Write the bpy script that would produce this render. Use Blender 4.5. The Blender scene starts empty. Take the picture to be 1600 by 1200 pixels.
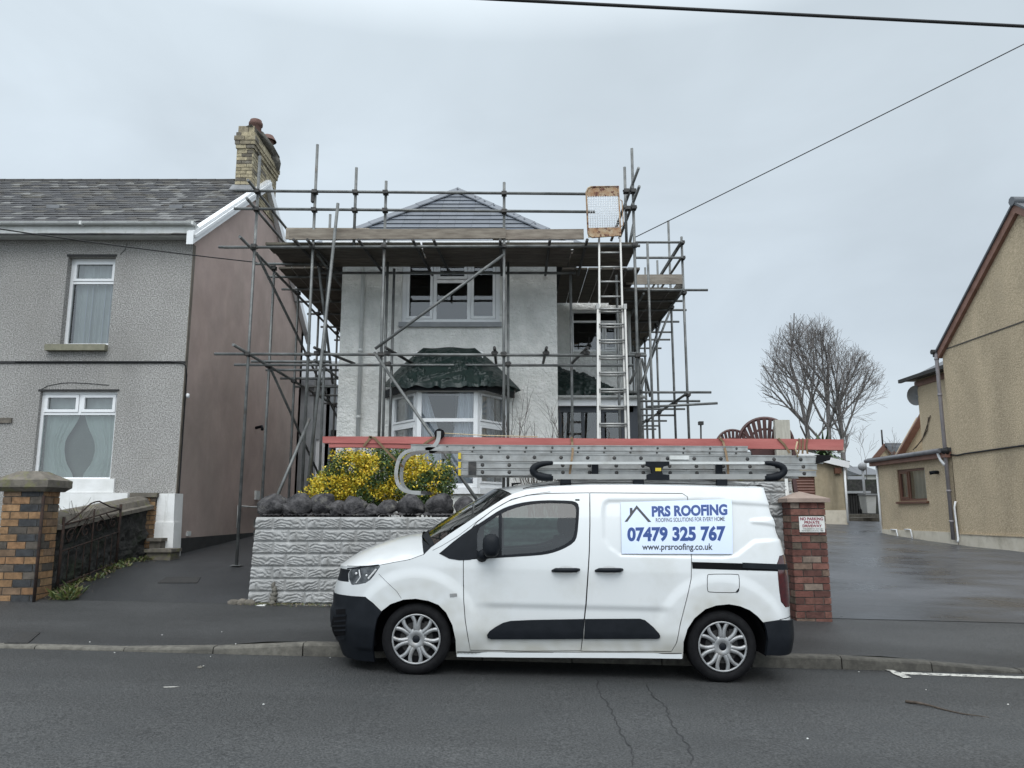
import bpy, bmesh, math, random
from mathutils import Vector, Matrix, noise
from mathutils.geometry import delaunay_2d_cdt
R = math.radians
S = bpy.context.scene
C = S.collection
PI = math.pi
# ---------------------------------------------------------------- camera
PITCH = math.atan(200 / 1200); CH = 1.474
cs, sn = math.cos(PITCH), math.sin(PITCH)
cd = bpy.data.cameras.new('camera'); cam = bpy.data.objects.new('camera', cd); C.objects.link(cam)
cam.location = (0, 0, CH); cam.rotation_euler = (PI / 2 + PITCH, 0, 0)
cd.sensor_width = 36; cd.lens = 27.0; cd.clip_start = .05; cd.clip_end = 3000
S.camera = cam
# ---------------------------------------------------------------- sky and light
SUN_EL, SUN_AZ = R(50), R(180)       # azimuth from +Y, clockwise: behind the camera
w = bpy.data.worlds.new('World'); S.world = w; w.use_nodes = True
nt = w.node_tree; nt.nodes.clear()
def wn(t, **k):
    n = nt.nodes.new(t)
    for a, b in k.items(): setattr(n, a, b)
    return n
out = wn('ShaderNodeOutputWorld'); bg = wn('ShaderNodeBackground'); bg.inputs[1].default_value = 0.1
sky = wn('ShaderNodeTexSky', sky_type='NISHITA', sun_disc=False, sun_elevation=SUN_EL, sun_rotation=SUN_AZ)
tc = wn('ShaderNodeTexCoord'); sep = wn('ShaderNodeSeparateXYZ')
nt.links.new(tc.outputs['Generated'], sep.inputs[0])
# overcast deck: brightness climbs with height, softly mottled
ramp = wn('ShaderNodeValToRGB'); nt.links.new(sep.outputs['Z'], ramp.inputs[0])
els = ramp.color_ramp.elements
els[0].position = 0.0; els[0].color = (7.4, 8.3, 8.9, 1)
els[1].position = 1.0; els[1].color = (17, 18, 18.6, 1)
e = els.new(.22); e.color = (6.6, 7.5, 8.3, 1)
e = els.new(.55); e.color = (6.7, 7.6, 8.3, 1)
e = els.new(.72); e.color = (15, 16.2, 17, 1)
mp = wn('ShaderNodeMapping'); mp.inputs['Scale'].default_value = (1, 1, 2.2)
nt.links.new(tc.outputs['Generated'], mp.inputs[0])
nz = wn('ShaderNodeTexNoise'); nz.inputs['Scale'].default_value = 2.1; nz.inputs['Detail'].default_value = 6; nz.inputs['Roughness'].default_value = .5; nz.inputs['Distortion'].default_value = .6
nt.links.new(mp.outputs[0], nz.inputs['Vector'])
mr = wn('ShaderNodeMapRange'); mr.inputs[1].default_value = .3; mr.inputs[2].default_value = .7; mr.inputs[3].default_value = .92; mr.inputs[4].default_value = 1.12
nt.links.new(nz.outputs[0], mr.inputs[0])
# the side of the sky left of the street is a little brighter (thinner cloud)
mx = wn('ShaderNodeMath', operation='MULTIPLY_ADD'); mx.inputs[1].default_value = -.14; mx.inputs[2].default_value = 1.0
nt.links.new(sep.outputs['X'], mx.inputs[0])
mu = wn('ShaderNodeMath', operation='MULTIPLY'); nt.links.new(mr.outputs[0], mu.inputs[0]); nt.links.new(mx.outputs[0], mu.inputs[1])
# the cloud is thinner towards the hidden sun behind the viewer
ym = wn('ShaderNodeMapRange'); ym.inputs[1].default_value = .1; ym.inputs[2].default_value = -.9; ym.inputs[3].default_value = 1.0; ym.inputs[4].default_value = 1.7
nt.links.new(sep.outputs['Y'], ym.inputs[0])
mu2 = wn('ShaderNodeMath', operation='MULTIPLY'); nt.links.new(mu.outputs[0], mu2.inputs[0]); nt.links.new(ym.outputs[0], mu2.inputs[1])
vm = wn('ShaderNodeVectorMath', operation='SCALE'); nt.links.new(ramp.outputs[0], vm.inputs[0]); nt.links.new(mu2.outputs[0], vm.inputs['Scale'])
mix = wn('ShaderNodeMix', data_type='RGBA'); mix.inputs[0].default_value = .93
nt.links.new(sky.outputs[0], mix.inputs[6]); nt.links.new(vm.outputs[0], mix.inputs[7])
nt.links.new(mix.outputs[2], bg.inputs[0]); nt.links.new(bg.outputs[0], out.inputs[0])
sl = bpy.data.lights.new('sun', 'SUN'); sl.energy = 1.3; sl.angle = R(45); sl.color = (1, .985, .96)
so = bpy.data.objects.new('sun', sl); C.objects.link(so)
so.rotation_euler = (PI / 2 - SUN_EL, 0, PI - SUN_AZ + 0)
so.rotation_euler = Vector((math.sin(SUN_AZ) * math.cos(SUN_EL), math.cos(SUN_AZ) * math.cos(SUN_EL), math.sin(SUN_EL))).to_track_quat('Z', 'Y').to_euler()
S.view_settings.view_transform = 'Standard'; S.view_settings.look = 'None'; S.view_settings.exposure = 0; S.view_settings.gamma = 1
S.render.engine = 'CYCLES'; S.cycles.max_bounces = 8; S.cycles.transparent_max_bounces = 24

# ---------------------------------------------------------------- helpers
def at(px, py, Y):
    """point at depth Y that stands where the photograph (1600x1200) shows it"""
    a = (px - 800) / 1200; r = (600 - py) / 1200
    t = Y / (cs - r * sn)
    return Vector((a * t, Y, (sn + r * cs) * t + CH))
def proj(p):
    x, y, z = p[0], p[1], p[2] - CH
    d = y * cs + z * sn
    return 800 + 1200 * x / d, 600 - 1200 * (z * cs - y * sn) / d
def lerp(a, b, t): return a + (b - a) * t
def interp(x, tab):
    if x <= tab[0][0]: return tab[0][1]
    for (a, b), (c, d) in zip(tab, tab[1:]):
        if x <= c: return b + (d - b) * (x - a) / (c - a)
    return tab[-1][1]
def sstep(a, b, x):
    t = min(1, max(0, (x - a) / (b - a))); return t * t * (3 - 2 * t)

class MB:
    """collects shapes and links them as ONE mesh object"""
    def __init__(s): s.v = []; s.f = []; s.m = []; s.c = []; s.sm = []; s.col = (1, 1, 1, 1); s.mi = 0; s.smooth = False
    def add(s, vs, fs, smooth=None):
        b = len(s.v); s.v += [tuple(v) for v in vs]
        for f in fs:
            s.f.append([i + b for i in f]); s.m.append(s.mi); s.c.append(s.col); s.sm.append(s.smooth if smooth is None else smooth)
    def quad(s, a, b, c, d): s.add([a, b, c, d], [(0, 1, 2, 3)])
    def box(s, x0, x1, y0, y1, z0, z1, M=None, bev=0):
        vs = [Vector((x, y, z)) for z in (z0, z1) for y in (y0, y1) for x in (x0, x1)]
        if M: vs = [M @ v for v in vs]
        s.add(vs, [(0, 2, 3, 1), (4, 5, 7, 6), (0, 1, 5, 4), (1, 3, 7, 5), (3, 2, 6, 7), (2, 0, 4, 6)], False)
    def hexa(s, b4, t4):
        """b4 and t4: bottom and top quads, anticlockwise from above"""
        s.add(list(b4) + list(t4), [(3, 2, 1, 0), (4, 5, 6, 7), (0, 1, 5, 4), (1, 2, 6, 5), (2, 3, 7, 6), (3, 0, 4, 7)], False)
    def bar(s, p, q, w, h, up=(0, 0, 1)):
        p = Vector(p); q = Vector(q); d = (q - p).normalized(); u = Vector(up)
        if abs(d.dot(u)) > .98: u = Vector((0, 1, 0))
        r = d.cross(u).normalized(); u = r.cross(d)
        cb = [p + r * (a * w / 2) + u * (b * h / 2) for a, b in ((-1, -1), (1, -1), (1, 1), (-1, 1))]
        ct = [v + (q - p) for v in cb]
        s.add(cb + ct, [(0, 1, 2, 3), (7, 6, 5, 4), (4, 5, 1, 0), (5, 6, 2, 1), (6, 7, 3, 2), (7, 4, 0, 3)], False)
    def tube(s, pts, r, n=8, cap=True, smooth=True):
        pts = [Vector(p) for p in pts]; rs = r if isinstance(r, (list, tuple)) else [r] * len(pts)
        vs = []; prev = None
        for i, p in enumerate(pts):
            d = (pts[min(i + 1, len(pts) - 1)] - pts[max(i - 1, 0)])
            if d.length < 1e-9: d = Vector((0, 0, 1))
            d.normalize()
            if prev is None:
                u = Vector((0, 0, 1)) if abs(d.z) < .9 else Vector((0, 1, 0))
                u = (u - d * u.dot(d)).normalized()
            else:
                u = prev - d * prev.dot(d)
                u = u.normalized() if u.length > 1e-6 else d.orthogonal().normalized()
            prev = u; w_ = d.cross(u)
            for k in range(n):
                a = 2 * PI * k / n; vs.append(p + (u * math.cos(a) + w_ * math.sin(a)) * rs[i])
        fs = []
        for i in range(len(pts) - 1):
            for k in range(n):
                a = i * n + k; b = i * n + (k + 1) % n
                fs.append((a, b, b + n, a + n))
        s.add(vs, fs, smooth)
        if cap:
            m = len(pts) - 1
            b = len(s.v) - len(vs)
            s.f.append([b + k for k in range(n)][::-1]); s.m.append(s.mi); s.c.append(s.col); s.sm.append(False)
            s.f.append([b + m * n + k for k in range(n)]); s.m.append(s.mi); s.c.append(s.col); s.sm.append(False)
    def prism(s, poly, d):
        """poly: 3D outline, d: extrusion vector"""
        n = len(poly); d = Vector(d); vs = [Vector(p) for p in poly]; vs = vs + [v + d for v in vs]
        s.add(vs, [tuple(range(n))[::-1], tuple(range(n, 2 * n))] + [(i, (i + 1) % n, (i + 1) % n + n, i + n) for i in range(n)], False)
    def lathe(s, prof, c, axis='Z', n=24, smooth=True, a0=0, a1=2 * PI):
        """prof: (radius, height) pairs"""
        full = abs(a1 - a0 - 2 * PI) < 1e-6; m = n if full else n + 1
        vs = []
        for r, h in prof:
            for k in range(m):
                a = a0 + (a1 - a0) * k / n; x, y = r * math.cos(a), r * math.sin(a)
                vs.append(Vector(c) + (Vector((x, y, h)) if axis == 'Z' else Vector((x, h, y)) if axis == 'Y' else Vector((h, x, y))))
        fs = []
        for i in range(len(prof) - 1):
            for k in range(m if full else n):
                a = i * m + k; b = i * m + (k + 1) % m
                fs.append((a, b, b + m, a + m))
        s.add(vs, fs, smooth)
    def grid(s, fn, nu, nv, smooth=True):
        vs = [fn(i / nu, j / nv) for j in range(nv + 1) for i in range(nu + 1)]
        s.add(vs, [(j * (nu + 1) + i, j * (nu + 1) + i + 1, (j + 1) * (nu + 1) + i + 1, (j + 1) * (nu + 1) + i) for j in range(nv) for i in range(nu)], smooth)
    def blob(s, c, rx, ry, rz, seed, rough=.25, n=10, m=7, fine=0, cuts=0):
        vs = []; c = Vector(c); rs_ = random.Random(seed * 7 + 1)
        pl = [(Vector((rs_.uniform(-1, 1), rs_.uniform(-1, 1), rs_.uniform(-.4, 1))).normalized(), rs_.uniform(.62, .88)) for _ in range(cuts)]
        for j in range(m + 1):
            th = PI * j / m
            for i in range(n):
                ph = 2 * PI * i / n
                d = Vector((math.sin(th) * math.cos(ph), math.sin(th) * math.sin(ph), math.cos(th)))
                k = 1 + rough * noise.noise(d * 1.7 + Vector((seed * 3.1, seed, 0))) * 1.6 + fine * (abs(noise.noise(d * 4.2 + Vector((seed, 2, 0)))) + .5 * noise.noise(d * 9 + Vector((0, seed, 1))))
                q = d * k
                for pn, h in pl:
                    e = q.dot(pn) - h
                    if e > 0: q = q - pn * e * .85
                vs.append(c + Vector((q.x * rx, q.y * ry, q.z * rz)))
        s.add(vs, [(j * n + i, (j + 1) * n + i, (j + 1) * n + (i + 1) % n, j * n + (i + 1) % n) for j in range(m) for i in range(n)], True)
    def mirror_y(s, Y):
        nv = len(s.v); nf = len(s.f)
        s.v += [(x, 2 * Y - y, z) for x, y, z in s.v]
        s.f += [[i + nv for i in f][::-1] for f in s.f[:nf]]; s.m += s.m[:nf]; s.c += s.c[:nf]; s.sm += s.sm[:nf]
    def build(s, name, mats, parent=None):
        me = bpy.data.meshes.new(name)
        org = Vector(parent.matrix_world.translation) if parent else Vector((0, 0, 0))
        if parent:
            p = parent; org = Vector((0, 0, 0))
            while p: org += Vector(p.location); p = p.parent
        me.from_pydata([(x - org.x, y - org.y, z - org.z) for x, y, z in s.v], [], s.f)
        for m in (mats if isinstance(mats, (list, tuple)) else [mats]): me.materials.append(m)
        me.polygons.foreach_set('material_index', s.m); me.polygons.foreach_set('use_smooth', s.sm)
        ca = me.color_attributes.new('tint', 'FLOAT_COLOR', 'CORNER')
        buf = []
        for p in me.polygons: buf += list(s.c[p.index]) * p.loop_total
        ca.data.foreach_set('color', buf)
        me.update()
        o = bpy.data.objects.new(name, me); C.objects.link(o)
        if parent: o.parent = parent
        return o

def tag(o, label=None, cat=None, group=None, kind=None):
    if label: o['label'] = label
    if cat: o['category'] = cat
    if group: o['group'] = group
    if kind: o['kind'] = kind
    return o
def thing(name, label, cat, loc=(0, 0, 0), group=None):
    o = bpy.data.objects.new(name, None); C.objects.link(o); o.location = loc; o.empty_display_size = .1
    return tag(o, label, cat, group)
def dup_tree(o, parent=None):
    c = o.copy(); C.objects.link(c)
    if parent: c.parent = parent
    for ch in list(o.children): dup_tree(ch, c)
    return c
def text_faces(txt, bold=0.0, res=3):
    cu = bpy.data.curves.new('t', 'FONT'); cu.body = txt; cu.size = 1; cu.offset = bold; cu.resolution_u = res
    ob = bpy.data.objects.new('t', cu); C.objects.link(ob)
    bpy.context.view_layer.update()
    me = bpy.data.meshes.new_from_object(ob.evaluated_get(bpy.context.evaluated_depsgraph_get()))
    vs = [(v.co.x, v.co.y) for v in me.vertices]; fs = [list(p.vertices) for p in me.polygons]
    bpy.data.objects.remove(ob); bpy.data.curves.remove(cu); bpy.data.meshes.remove(me)
    x0 = min(v[0] for v in vs); x1 = max(v[0] for v in vs); y0 = min(v[1] for v in vs); y1 = max(v[1] for v in vs)
    return [((x - x0) / (x1 - x0), (y - y0) / (y1 - y0)) for x, y in vs], fs
def rnd_seed(k): random.seed(k)
U = random.uniform

# ---------------------------------------------------------------- materials
def mat(name, c1, c2=None, scale=6, rough=.8, metal=0, bump=0, bscale=60, detail=5, tint=False, spec=.5, lo=.35, hi=.65, stretch=(1, 1, 1),
        c3=None, s3=1.3, lo3=.5, hi3=.75, coat=0, big=None, rough2=None, streak=0, bdist=.01):
    m = bpy.data.materials.new(name); m.use_nodes = True; t = m.node_tree; b = t.nodes['Principled BSDF']
    L = t.links.new
    def N(k, **kw):
        n = t.nodes.new(k)
        for a, v in kw.items(): setattr(n, a, v)
        return n
    b.inputs['Roughness'].default_value = rough; b.inputs['Metallic'].default_value = metal
    b.inputs['Specular IOR Level'].default_value = spec; b.inputs['Coat Weight'].default_value = coat; b.inputs['Coat Roughness'].default_value = .06
    co = N('ShaderNodeTexCoord'); mpn = N('ShaderNodeMapping'); mpn.inputs['Scale'].default_value = stretch
    L(co.outputs['Object'], mpn.inputs[0]); vec = mpn.outputs[0]
    col = None
    if c2:
        n1 = N('ShaderNodeTexNoise'); n1.inputs['Scale'].default_value = scale; n1.inputs['Detail'].default_value = detail; n1.inputs['Roughness'].default_value = .6
        L(vec, n1.inputs['Vector'])
        mr1 = N('ShaderNodeMapRange'); mr1.inputs[1].default_value = lo; mr1.inputs[2].default_value = hi; L(n1.outputs[0], mr1.inputs[0])
        mxx = N('ShaderNodeMix', data_type='RGBA'); L(mr1.outputs[0], mxx.inputs[0])
        mxx.inputs[6].default_value = (*c1, 1); mxx.inputs[7].default_value = (*c2, 1); col = mxx.outputs[2]
        if rough2 is not None:
            mrr = N('ShaderNodeMapRange'); mrr.inputs[3].default_value = rough; mrr.inputs[4].default_value = rough2
            L(mr1.outputs[0], mrr.inputs[0]); L(mrr.outputs[0], b.inputs['Roughness'])
    if c3:
        n3 = N('ShaderNodeTexNoise'); n3.inputs['Scale'].default_value = s3; n3.inputs['Detail'].default_value = 6; n3.inputs['Roughness'].default_value = .65
        if streak:
            mp3 = N('ShaderNodeMapping'); mp3.inputs['Scale'].default_value = (streak, streak, .35); mp3.inputs['Location'].default_value = (3, 7, 1)
            L(co.outputs['Object'], mp3.inputs[0]); L(mp3.outputs[0], n3.inputs['Vector'])
        else: L(vec, n3.inputs['Vector'])
        mr3 = N('ShaderNodeMapRange'); mr3.inputs[1].default_value = lo3; mr3.inputs[2].default_value = hi3; L(n3.outputs[0], mr3.inputs[0])
        mx3 = N('ShaderNodeMix', data_type='RGBA'); L(mr3.outputs[0], mx3.inputs[0])
        if col: L(col, mx3.inputs[6])
        else: mx3.inputs[6].default_value = (*c1, 1)
        mx3.inputs[7].default_value = (*c3, 1); col = mx3.outputs[2]
    if big:
        nb_ = N('ShaderNodeTexNoise'); nb_.inputs['Scale'].default_value = big[0]; nb_.inputs['Detail'].default_value = 7; nb_.inputs['Roughness'].default_value = .62; nb_.inputs['Distortion'].default_value = .4
        mpb = N('ShaderNodeMapping'); mpb.inputs['Location'].default_value = (17, 5, 9); mpb.inputs['Scale'].default_value = big[3] if len(big) > 3 else (1, 1, 1); L(co.outputs['Object'], mpb.inputs[0]); L(mpb.outputs[0], nb_.inputs['Vector'])
        mb_ = N('ShaderNodeMapRange'); mb_.inputs[1].default_value = .32; mb_.inputs[2].default_value = .68; mb_.inputs[3].default_value = big[1]; mb_.inputs[4].default_value = big[2]; L(nb_.outputs[0], mb_.inputs[0])
        sc_ = N('ShaderNodeVectorMath', operation='SCALE'); L(mb_.outputs[0], sc_.inputs['Scale'])
        if col: L(col, sc_.inputs[0])
        else: sc_.inputs[0].default_value = c1
        col = sc_.outputs[0]
    if tint:
        at_ = N('ShaderNodeAttribute', attribute_name='tint')
        mt = N('ShaderNodeMix', data_type='RGBA', blend_type='MULTIPLY'); mt.inputs[0].default_value = 1
        if col: L(col, mt.inputs[6])
        else: mt.inputs[6].default_value = (*c1, 1)
        L(at_.outputs['Color'], mt.inputs[7]); col = mt.outputs[2]
    if col: L(col, b.inputs['Base Color'])
    else: b.inputs['Base Color'].default_value = (*c1, 1)
    if bump:
        nb = N('ShaderNodeTexNoise'); nb.inputs['Scale'].default_value = bscale; nb.inputs['Detail'].default_value = 4; nb.inputs['Roughness'].default_value = .65
        L(vec, nb.inputs['Vector'])
        bp = N('ShaderNodeBump'); bp.inputs['Strength'].default_value = bump; bp.inputs['Distance'].default_value = bdist
        L(nb.outputs[0], bp.inputs['Height']); L(bp.outputs[0], b.inputs['Normal'])
    return m
def glass_mat(name, tintc=(.8, .85, .85), refl=1.0, rough=.02):
    m = bpy.data.materials.new(name); m.use_nodes = True; t = m.node_tree; t.nodes.clear(); L = t.links.new
    o = t.nodes.new('ShaderNodeOutputMaterial'); tr = t.nodes.new('ShaderNodeBsdfTransparent'); tr.inputs[0].default_value = (*tintc, 1)
    g = t.nodes.new('ShaderNodeBsdfGlossy'); g.inputs['Roughness'].default_value = rough
    fr = t.nodes.new('ShaderNodeFresnel'); fr.inputs[0].default_value = 1.5
    ma = t.nodes.new('ShaderNodeMath'); ma.operation = 'MULTIPLY'; ma.inputs[1].default_value = 2.6 * refl; ma.use_clamp = True
    L(fr.outputs[0], ma.inputs[0]); mx_ = t.nodes.new('ShaderNodeMixShader')
    L(ma.outputs[0], mx_.inputs[0]); L(tr.outputs[0], mx_.inputs[1]); L(g.outputs[0], mx_.inputs[2]); L(mx_.outputs[0], o.inputs[0])
    return m
M = {}
M['asphalt'] = mat('asphalt', (.016, .017, .018), (.088, .090, .090), 62, .58, bump=1, bscale=70, detail=3, c3=(.042, .047, .050), s3=.8, lo3=.5, hi3=.95, bdist=.02, lo=.36, hi=.64, big=(.55, .72, 1.22, (.45, 1.5, 1)), tint=True)
M['footway'] = mat('footway_tarmac', (.016, .0165, .017), (.058, .059, .060), 65, .55, bump=1, bscale=80, detail=3, c3=(.048, .048, .048), s3=.9, lo3=.55, hi3=.9, bdist=.014, lo=.36, hi=.66, big=(.7, .68, 1.25, (.6, 1.6, 1)), tint=True)
M['drive'] = mat('drive_tarmac', (.013, .014, .016), (.044, .046, .049), 65, .5, bump=.9, bscale=80, detail=3, c3=(.045, .046, .045), s3=1.3, lo3=.55, hi3=.85, bdist=.007, lo=.36, hi=.68, big=(.8, .65, 1.25))
M['wet'] = mat('wet_tarmac', (.040, .042, .048), (.085, .088, .097), .8, .24, bump=.3, bscale=60, rough2=.55, stretch=(.6, 1.3, 1), bdist=.003, lo=.36, hi=.64, big=(60, .6, 1.4), tint=True)  # paler mottling puts part of the wet sheen into the colour
M['kerb'] = mat('kerb_stone', (.09, .084, .072), (.16, .15, .128), 14, .9, bump=.5, bscale=60, c3=(.06, .057, .05), s3=2.2, tint=True)
M['earth'] = mat('earth', (.035, .028, .020), (.07, .06, .045), 8, .95, bump=1, bscale=25)
M['grass_ground'] = mat('ground_cover', (.03, .04, .018), (.05, .05, .03), 2, .95, bump=1, bscale=12)
M['hill'] = mat('hill_side', (.045, .05, .045), (.07, .075, .065), .05, 1)
M['pebble'] = mat('pebbledash', (.17, .163, .155), (.47, .458, .44), 46, .95, bump=1, bscale=50, c3=(.26, .25, .23), s3=.6, lo3=.45, hi3=.9, lo=.38, hi=.64, bdist=.015, big=(.7, .82, 1.12, (1, 1, .6)))
M['pink'] = mat('pink_render', (.42, .325, .29), (.49, .38, .345), 1.1, .95, bump=.35, bscale=30, c3=(.27, .235, .205), s3=.8, lo3=.42, hi3=.9, streak=.5, big=(1.1, .88, 1.08))
M['black_band'] = mat('black_plinth_paint', (.018, .018, .019), (.03, .03, .03), 5, .8, bump=.3)
M['white_paint'] = mat('white_masonry_paint', (.70, .70, .68), (.80, .80, .79), 3, .75, bump=.4, bscale=30, c3=(.35, .34, .30), s3=2.5, lo3=.58, hi3=.8, streak=4)
M['rough_white'] = mat('roughcast_white', (.70, .70, .67), (.83, .82, .79), 5, .9, bump=1, bscale=16, c3=(.54, .56, .52), s3=1.0, lo3=.5, hi3=.9, bdist=.045, big=(1.4, .88, 1.05, (1, 1, .4)))
M['beige'] = mat('beige_render', (.40, .32, .215), (.60, .49, .345), 26, .95, bump=1, bscale=28, c3=(.33, .275, .20), s3=.7, lo3=.55, hi3=.95, lo=.36, hi=.68, bdist=.02, big=(.8, .80, 1.1, (1, 1, .4)))
M['beige_trim'] = mat('cream_plinth', (.55, .50, .41), (.62, .57, .48), 3, .85, c3=(.36, .32, .25), s3=2, bump=.2)
M['slate'] = mat('old_slate', (.75, .75, .75), (1, 1, 1), 9, .8, tint=True, bump=.4, bscale=30, c3=(.62, .6, .52), s3=2.2, lo3=.55, hi3=.75)
M['tile'] = mat('new_slate', (.85, .85, .85), (1, 1, 1), 5, .5, tint=True, bump=.1, bscale=30)
M['upvc'] = mat('white_upvc', (.74, .75, .76), (.8, .81, .82), 2, .35, c3=(.62, .62, .6), s3=4, lo3=.55, hi3=.9)
M['upvc_dirty'] = mat('weathered_upvc', (.52, .53, .52), (.66, .67, .66), 3, .5, c3=(.36, .37, .33), s3=6, lo3=.5, hi3=.8)
M['brown_trim'] = mat('brown_painted_timber', (.095, .04, .024), (.13, .058, .036), 8, .45, bump=.1)
M['brown_fascia'] = mat('faded_brown_fascia', (.17, .085, .06), (.23, .12, .09), 4, .6)
M['galv'] = mat('galvanised_tube', (.10, .105, .105), (.20, .205, .20), 5, .5, .4, bump=.15, bscale=50, c3=(.11, .085, .065), s3=3.2, lo3=.6, hi3=.8)
M['galv_dark'] = mat('dark_steel_fitting', (.035, .036, .038), (.08, .075, .07), 20, .6, .5, bump=.3)
M['board'] = mat('scaffold_board', (.19, .165, .135), (.33, .30, .25), 3, .9, bump=.5, bscale=20, stretch=(1, 6, 6), tint=True)
M['alu'] = mat('aluminium', (.30, .30, .29), (.41, .41, .40), 5, .45, .55, c3=(.24, .23, .21), s3=5, lo3=.5, hi3=.85)
M['alu_ladder'] = mat('dull_aluminium', (.27, .275, .27), (.38, .385, .38), 7, .5, .3, c3=(.22, .21, .195), s3=9, lo3=.5, hi3=.8)
M['black_plastic'] = mat('black_plastic', (.006, .008, .011), (.010, .012, .016), 9, .55, bump=.1, bscale=300, spec=.18)
M['rubber'] = mat('tyre_rubber', (.006, .006, .007), (.011, .011, .012), 12, .8, spec=.15, bump=.15, bscale=90)
M['dark'] = mat('dark_interior', (.006, .006, .007), (.010, .010, .011), 4, .9, spec=.05)
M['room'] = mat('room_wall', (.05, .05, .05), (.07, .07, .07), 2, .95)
M['cloth'] = mat('seat_cloth', (.045, .05, .055), (.06, .065, .07), 40, .95)
M['van'] = mat('white_van_paint', (.60, .62, .625), (.645, .66, .665), .8, .30, coat=.8, c3=(.50, .50, .47), s3=2.0, lo3=.52, hi3=.95, tint=True)
M['silver'] = mat('wheel_silver', (.24, .245, .25), (.36, .365, .37), 9, .4, .5, c3=(.22, .20, .18), s3=14, lo3=.5, hi3=.8)
M['lens'] = mat('headlamp_reflector', (.30, .32, .34), (.07, .08, .09), 16, .12, .7, coat=1)
M['red_lens'] = mat('tail_lens', (.035, .004, .006), (.07, .006, .008), 20, .12, coat=1)
M['clear_lens'] = mat('clear_lens', (.6, .6, .6), (.8, .8, .8), 20, .1, coat=1)
M['sign_white'] = mat('printed_panel', (.60, .68, .84), (.64, .72, .87), 2, .35)
M['ink_blue'] = mat('blue_ink', (.012, .05, .21), rough=.4)
M['ink_dark'] = mat('dark_ink', (.022, .026, .034), rough=.4)
M['plate_white'] = mat('sign_plate', (.62, .62, .60), (.72, .72, .70), 8, .5, c3=(.45, .42, .36), s3=7)
M['ink_red'] = mat('maroon_ink', (.22, .012, .035), rough=.5)
M['red_wood'] = mat('red_painted_board', (.33, .09, .08), (.44, .14, .125), 3, .7, stretch=(.6, 4, 4), c3=(.38, .16, .13), s3=1.6, lo3=.5, hi3=.8, bump=.2, bscale=30)
M['strap'] = mat('bronze_strap', (.14, .09, .045), (.20, .13, .07), 30, .7)
M['rope'] = mat('pale_rope', (.45, .36, .22), (.5, .4, .26), 60, .9)
M['yellow_plastic'] = mat('yellow_plastic', (.60, .45, .03), rough=.5)
M['tarp'] = mat('green_tarpaulin', (.004, .013, .011), (.007, .020, .017), 3, .45, bump=.5, bscale=14, bdist=.02)
M['lead'] = mat('lead_flashing', (.13, .135, .145), (.19, .195, .205), 5, .55)
M['block'] = mat('painted_block', (.27, .27, .265), (.38, .38, .375), 6, .75, tint=True, bump=.35, bscale=70, c3=(.28, .275, .26), s3=2.4, lo3=.5, hi3=.85)
M['brick'] = mat('brick_face', (.6, .6, .6), (1.05, 1.05, 1.05), 14, .9, tint=True, bump=.6, bscale=60, c3=(1.25, 1.35, 1.45), s3=3.5, lo3=.55, hi3=.85)
M['mortar'] = mat('mortar', (.055, .05, .045), (.12, .11, .095), 25, .95, bump=.5)
M['cap'] = mat('weathered_capstone', (.10, .09, .075), (.17, .15, .125), 9, .95, bump=.8, bscale=35, c3=(.16, .16, .05), s3=6, lo3=.55, hi3=.75)
M['red_cap'] = mat('pink_capstone', (.24, .18, .15), (.31, .24, .20), 7, .9, bump=.5, bscale=30)
M['rubble'] = mat('dark_rubble', (.018, .018, .017), (.05, .048, .045), 7, .95, bump=1, bscale=22, bdist=.03, c3=(.02, .03, .012), s3=3)
M['rock'] = mat('dark_boulder', (.022, .021, .023), (.095, .09, .092), 11, .95, bump=1, bscale=24, bdist=.04, c3=(.20, .19, .165), s3=6, lo3=.56, hi3=.75)
M['rust'] = mat('rusty_iron', (.012, .009, .008), (.045, .022, .014), 20, .9, bump=.5)
M['gate_rust'] = mat('rusty_cream_paint', (.42, .33, .22), (.30, .16, .08), 11, .75, c3=(.10, .03, .018), s3=14, lo3=.52, hi3=.6)
M['leaf'] = mat('leaf', (1, 1, 1), rough=.55, tint=True)
M['stem'] = mat('woody_stem', (.05, .038, .028), (.09, .07, .055), 20, .95)
M['bark'] = mat('bark', (.11, .10, .095), (.19, .175, .17), 8, .95, bump=.8, bscale=20)
M['net'] = mat('net_curtain', (.50, .51, .48), (.58, .59, .56), 3, .95)
M['net_grey'] = mat('grey_voile', (.58, .58, .62), (.66, .66, .70), 3, .95)
M['blind'] = mat('pale_green_blind', (.50, .56, .50), (.58, .64, .58), 2, .9)
M['cable'] = mat('black_cable', (.012, .012, .013), rough=.7)
M['road_paint'] = mat('road_paint', (.36, .35, .32), (.56, .55, .51), 30, .8, c3=(.10, .10, .10), s3=18, lo3=.52, hi3=.6)
M['iron'] = mat('cast_iron', (.022, .022, .023), (.04, .038, .036), 30, .7, .2, bump=.6, bscale=60)
M['chair'] = mat('dark_red_resin', (.045, .014, .012), (.065, .022, .018), 8, .45)
M['post'] = mat('bleached_timber', (.36, .34, .29), (.47, .45, .39), 5, .9, stretch=(5, 5, .7), bump=.4, bscale=30)
M['roller'] = mat('brown_roller_door', (.13, .055, .038), (.16, .07, .05), 4, .5)
M['grey_paint'] = mat('grey_paint', (.22, .23, .24), (.3, .31, .32), 3, .8)
M['far_wall'] = mat('far_render', (.44, .43, .40), (.52, .51, .48), .8, .95)
M['anth'] = mat('anthracite_cladding', (.030, .036, .046), (.04, .046, .056), 2, .6)
M['pot'] = mat('chimney_pot_clay', (.10, .055, .045), (.16, .09, .075), 9, .9, bump=.4)
M['glass'] = glass_mat('window_glass', (.84, .90, .92), 1.35)
M['vglass'] = glass_mat('van_glass', (.27, .35, .33), .8)
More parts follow.
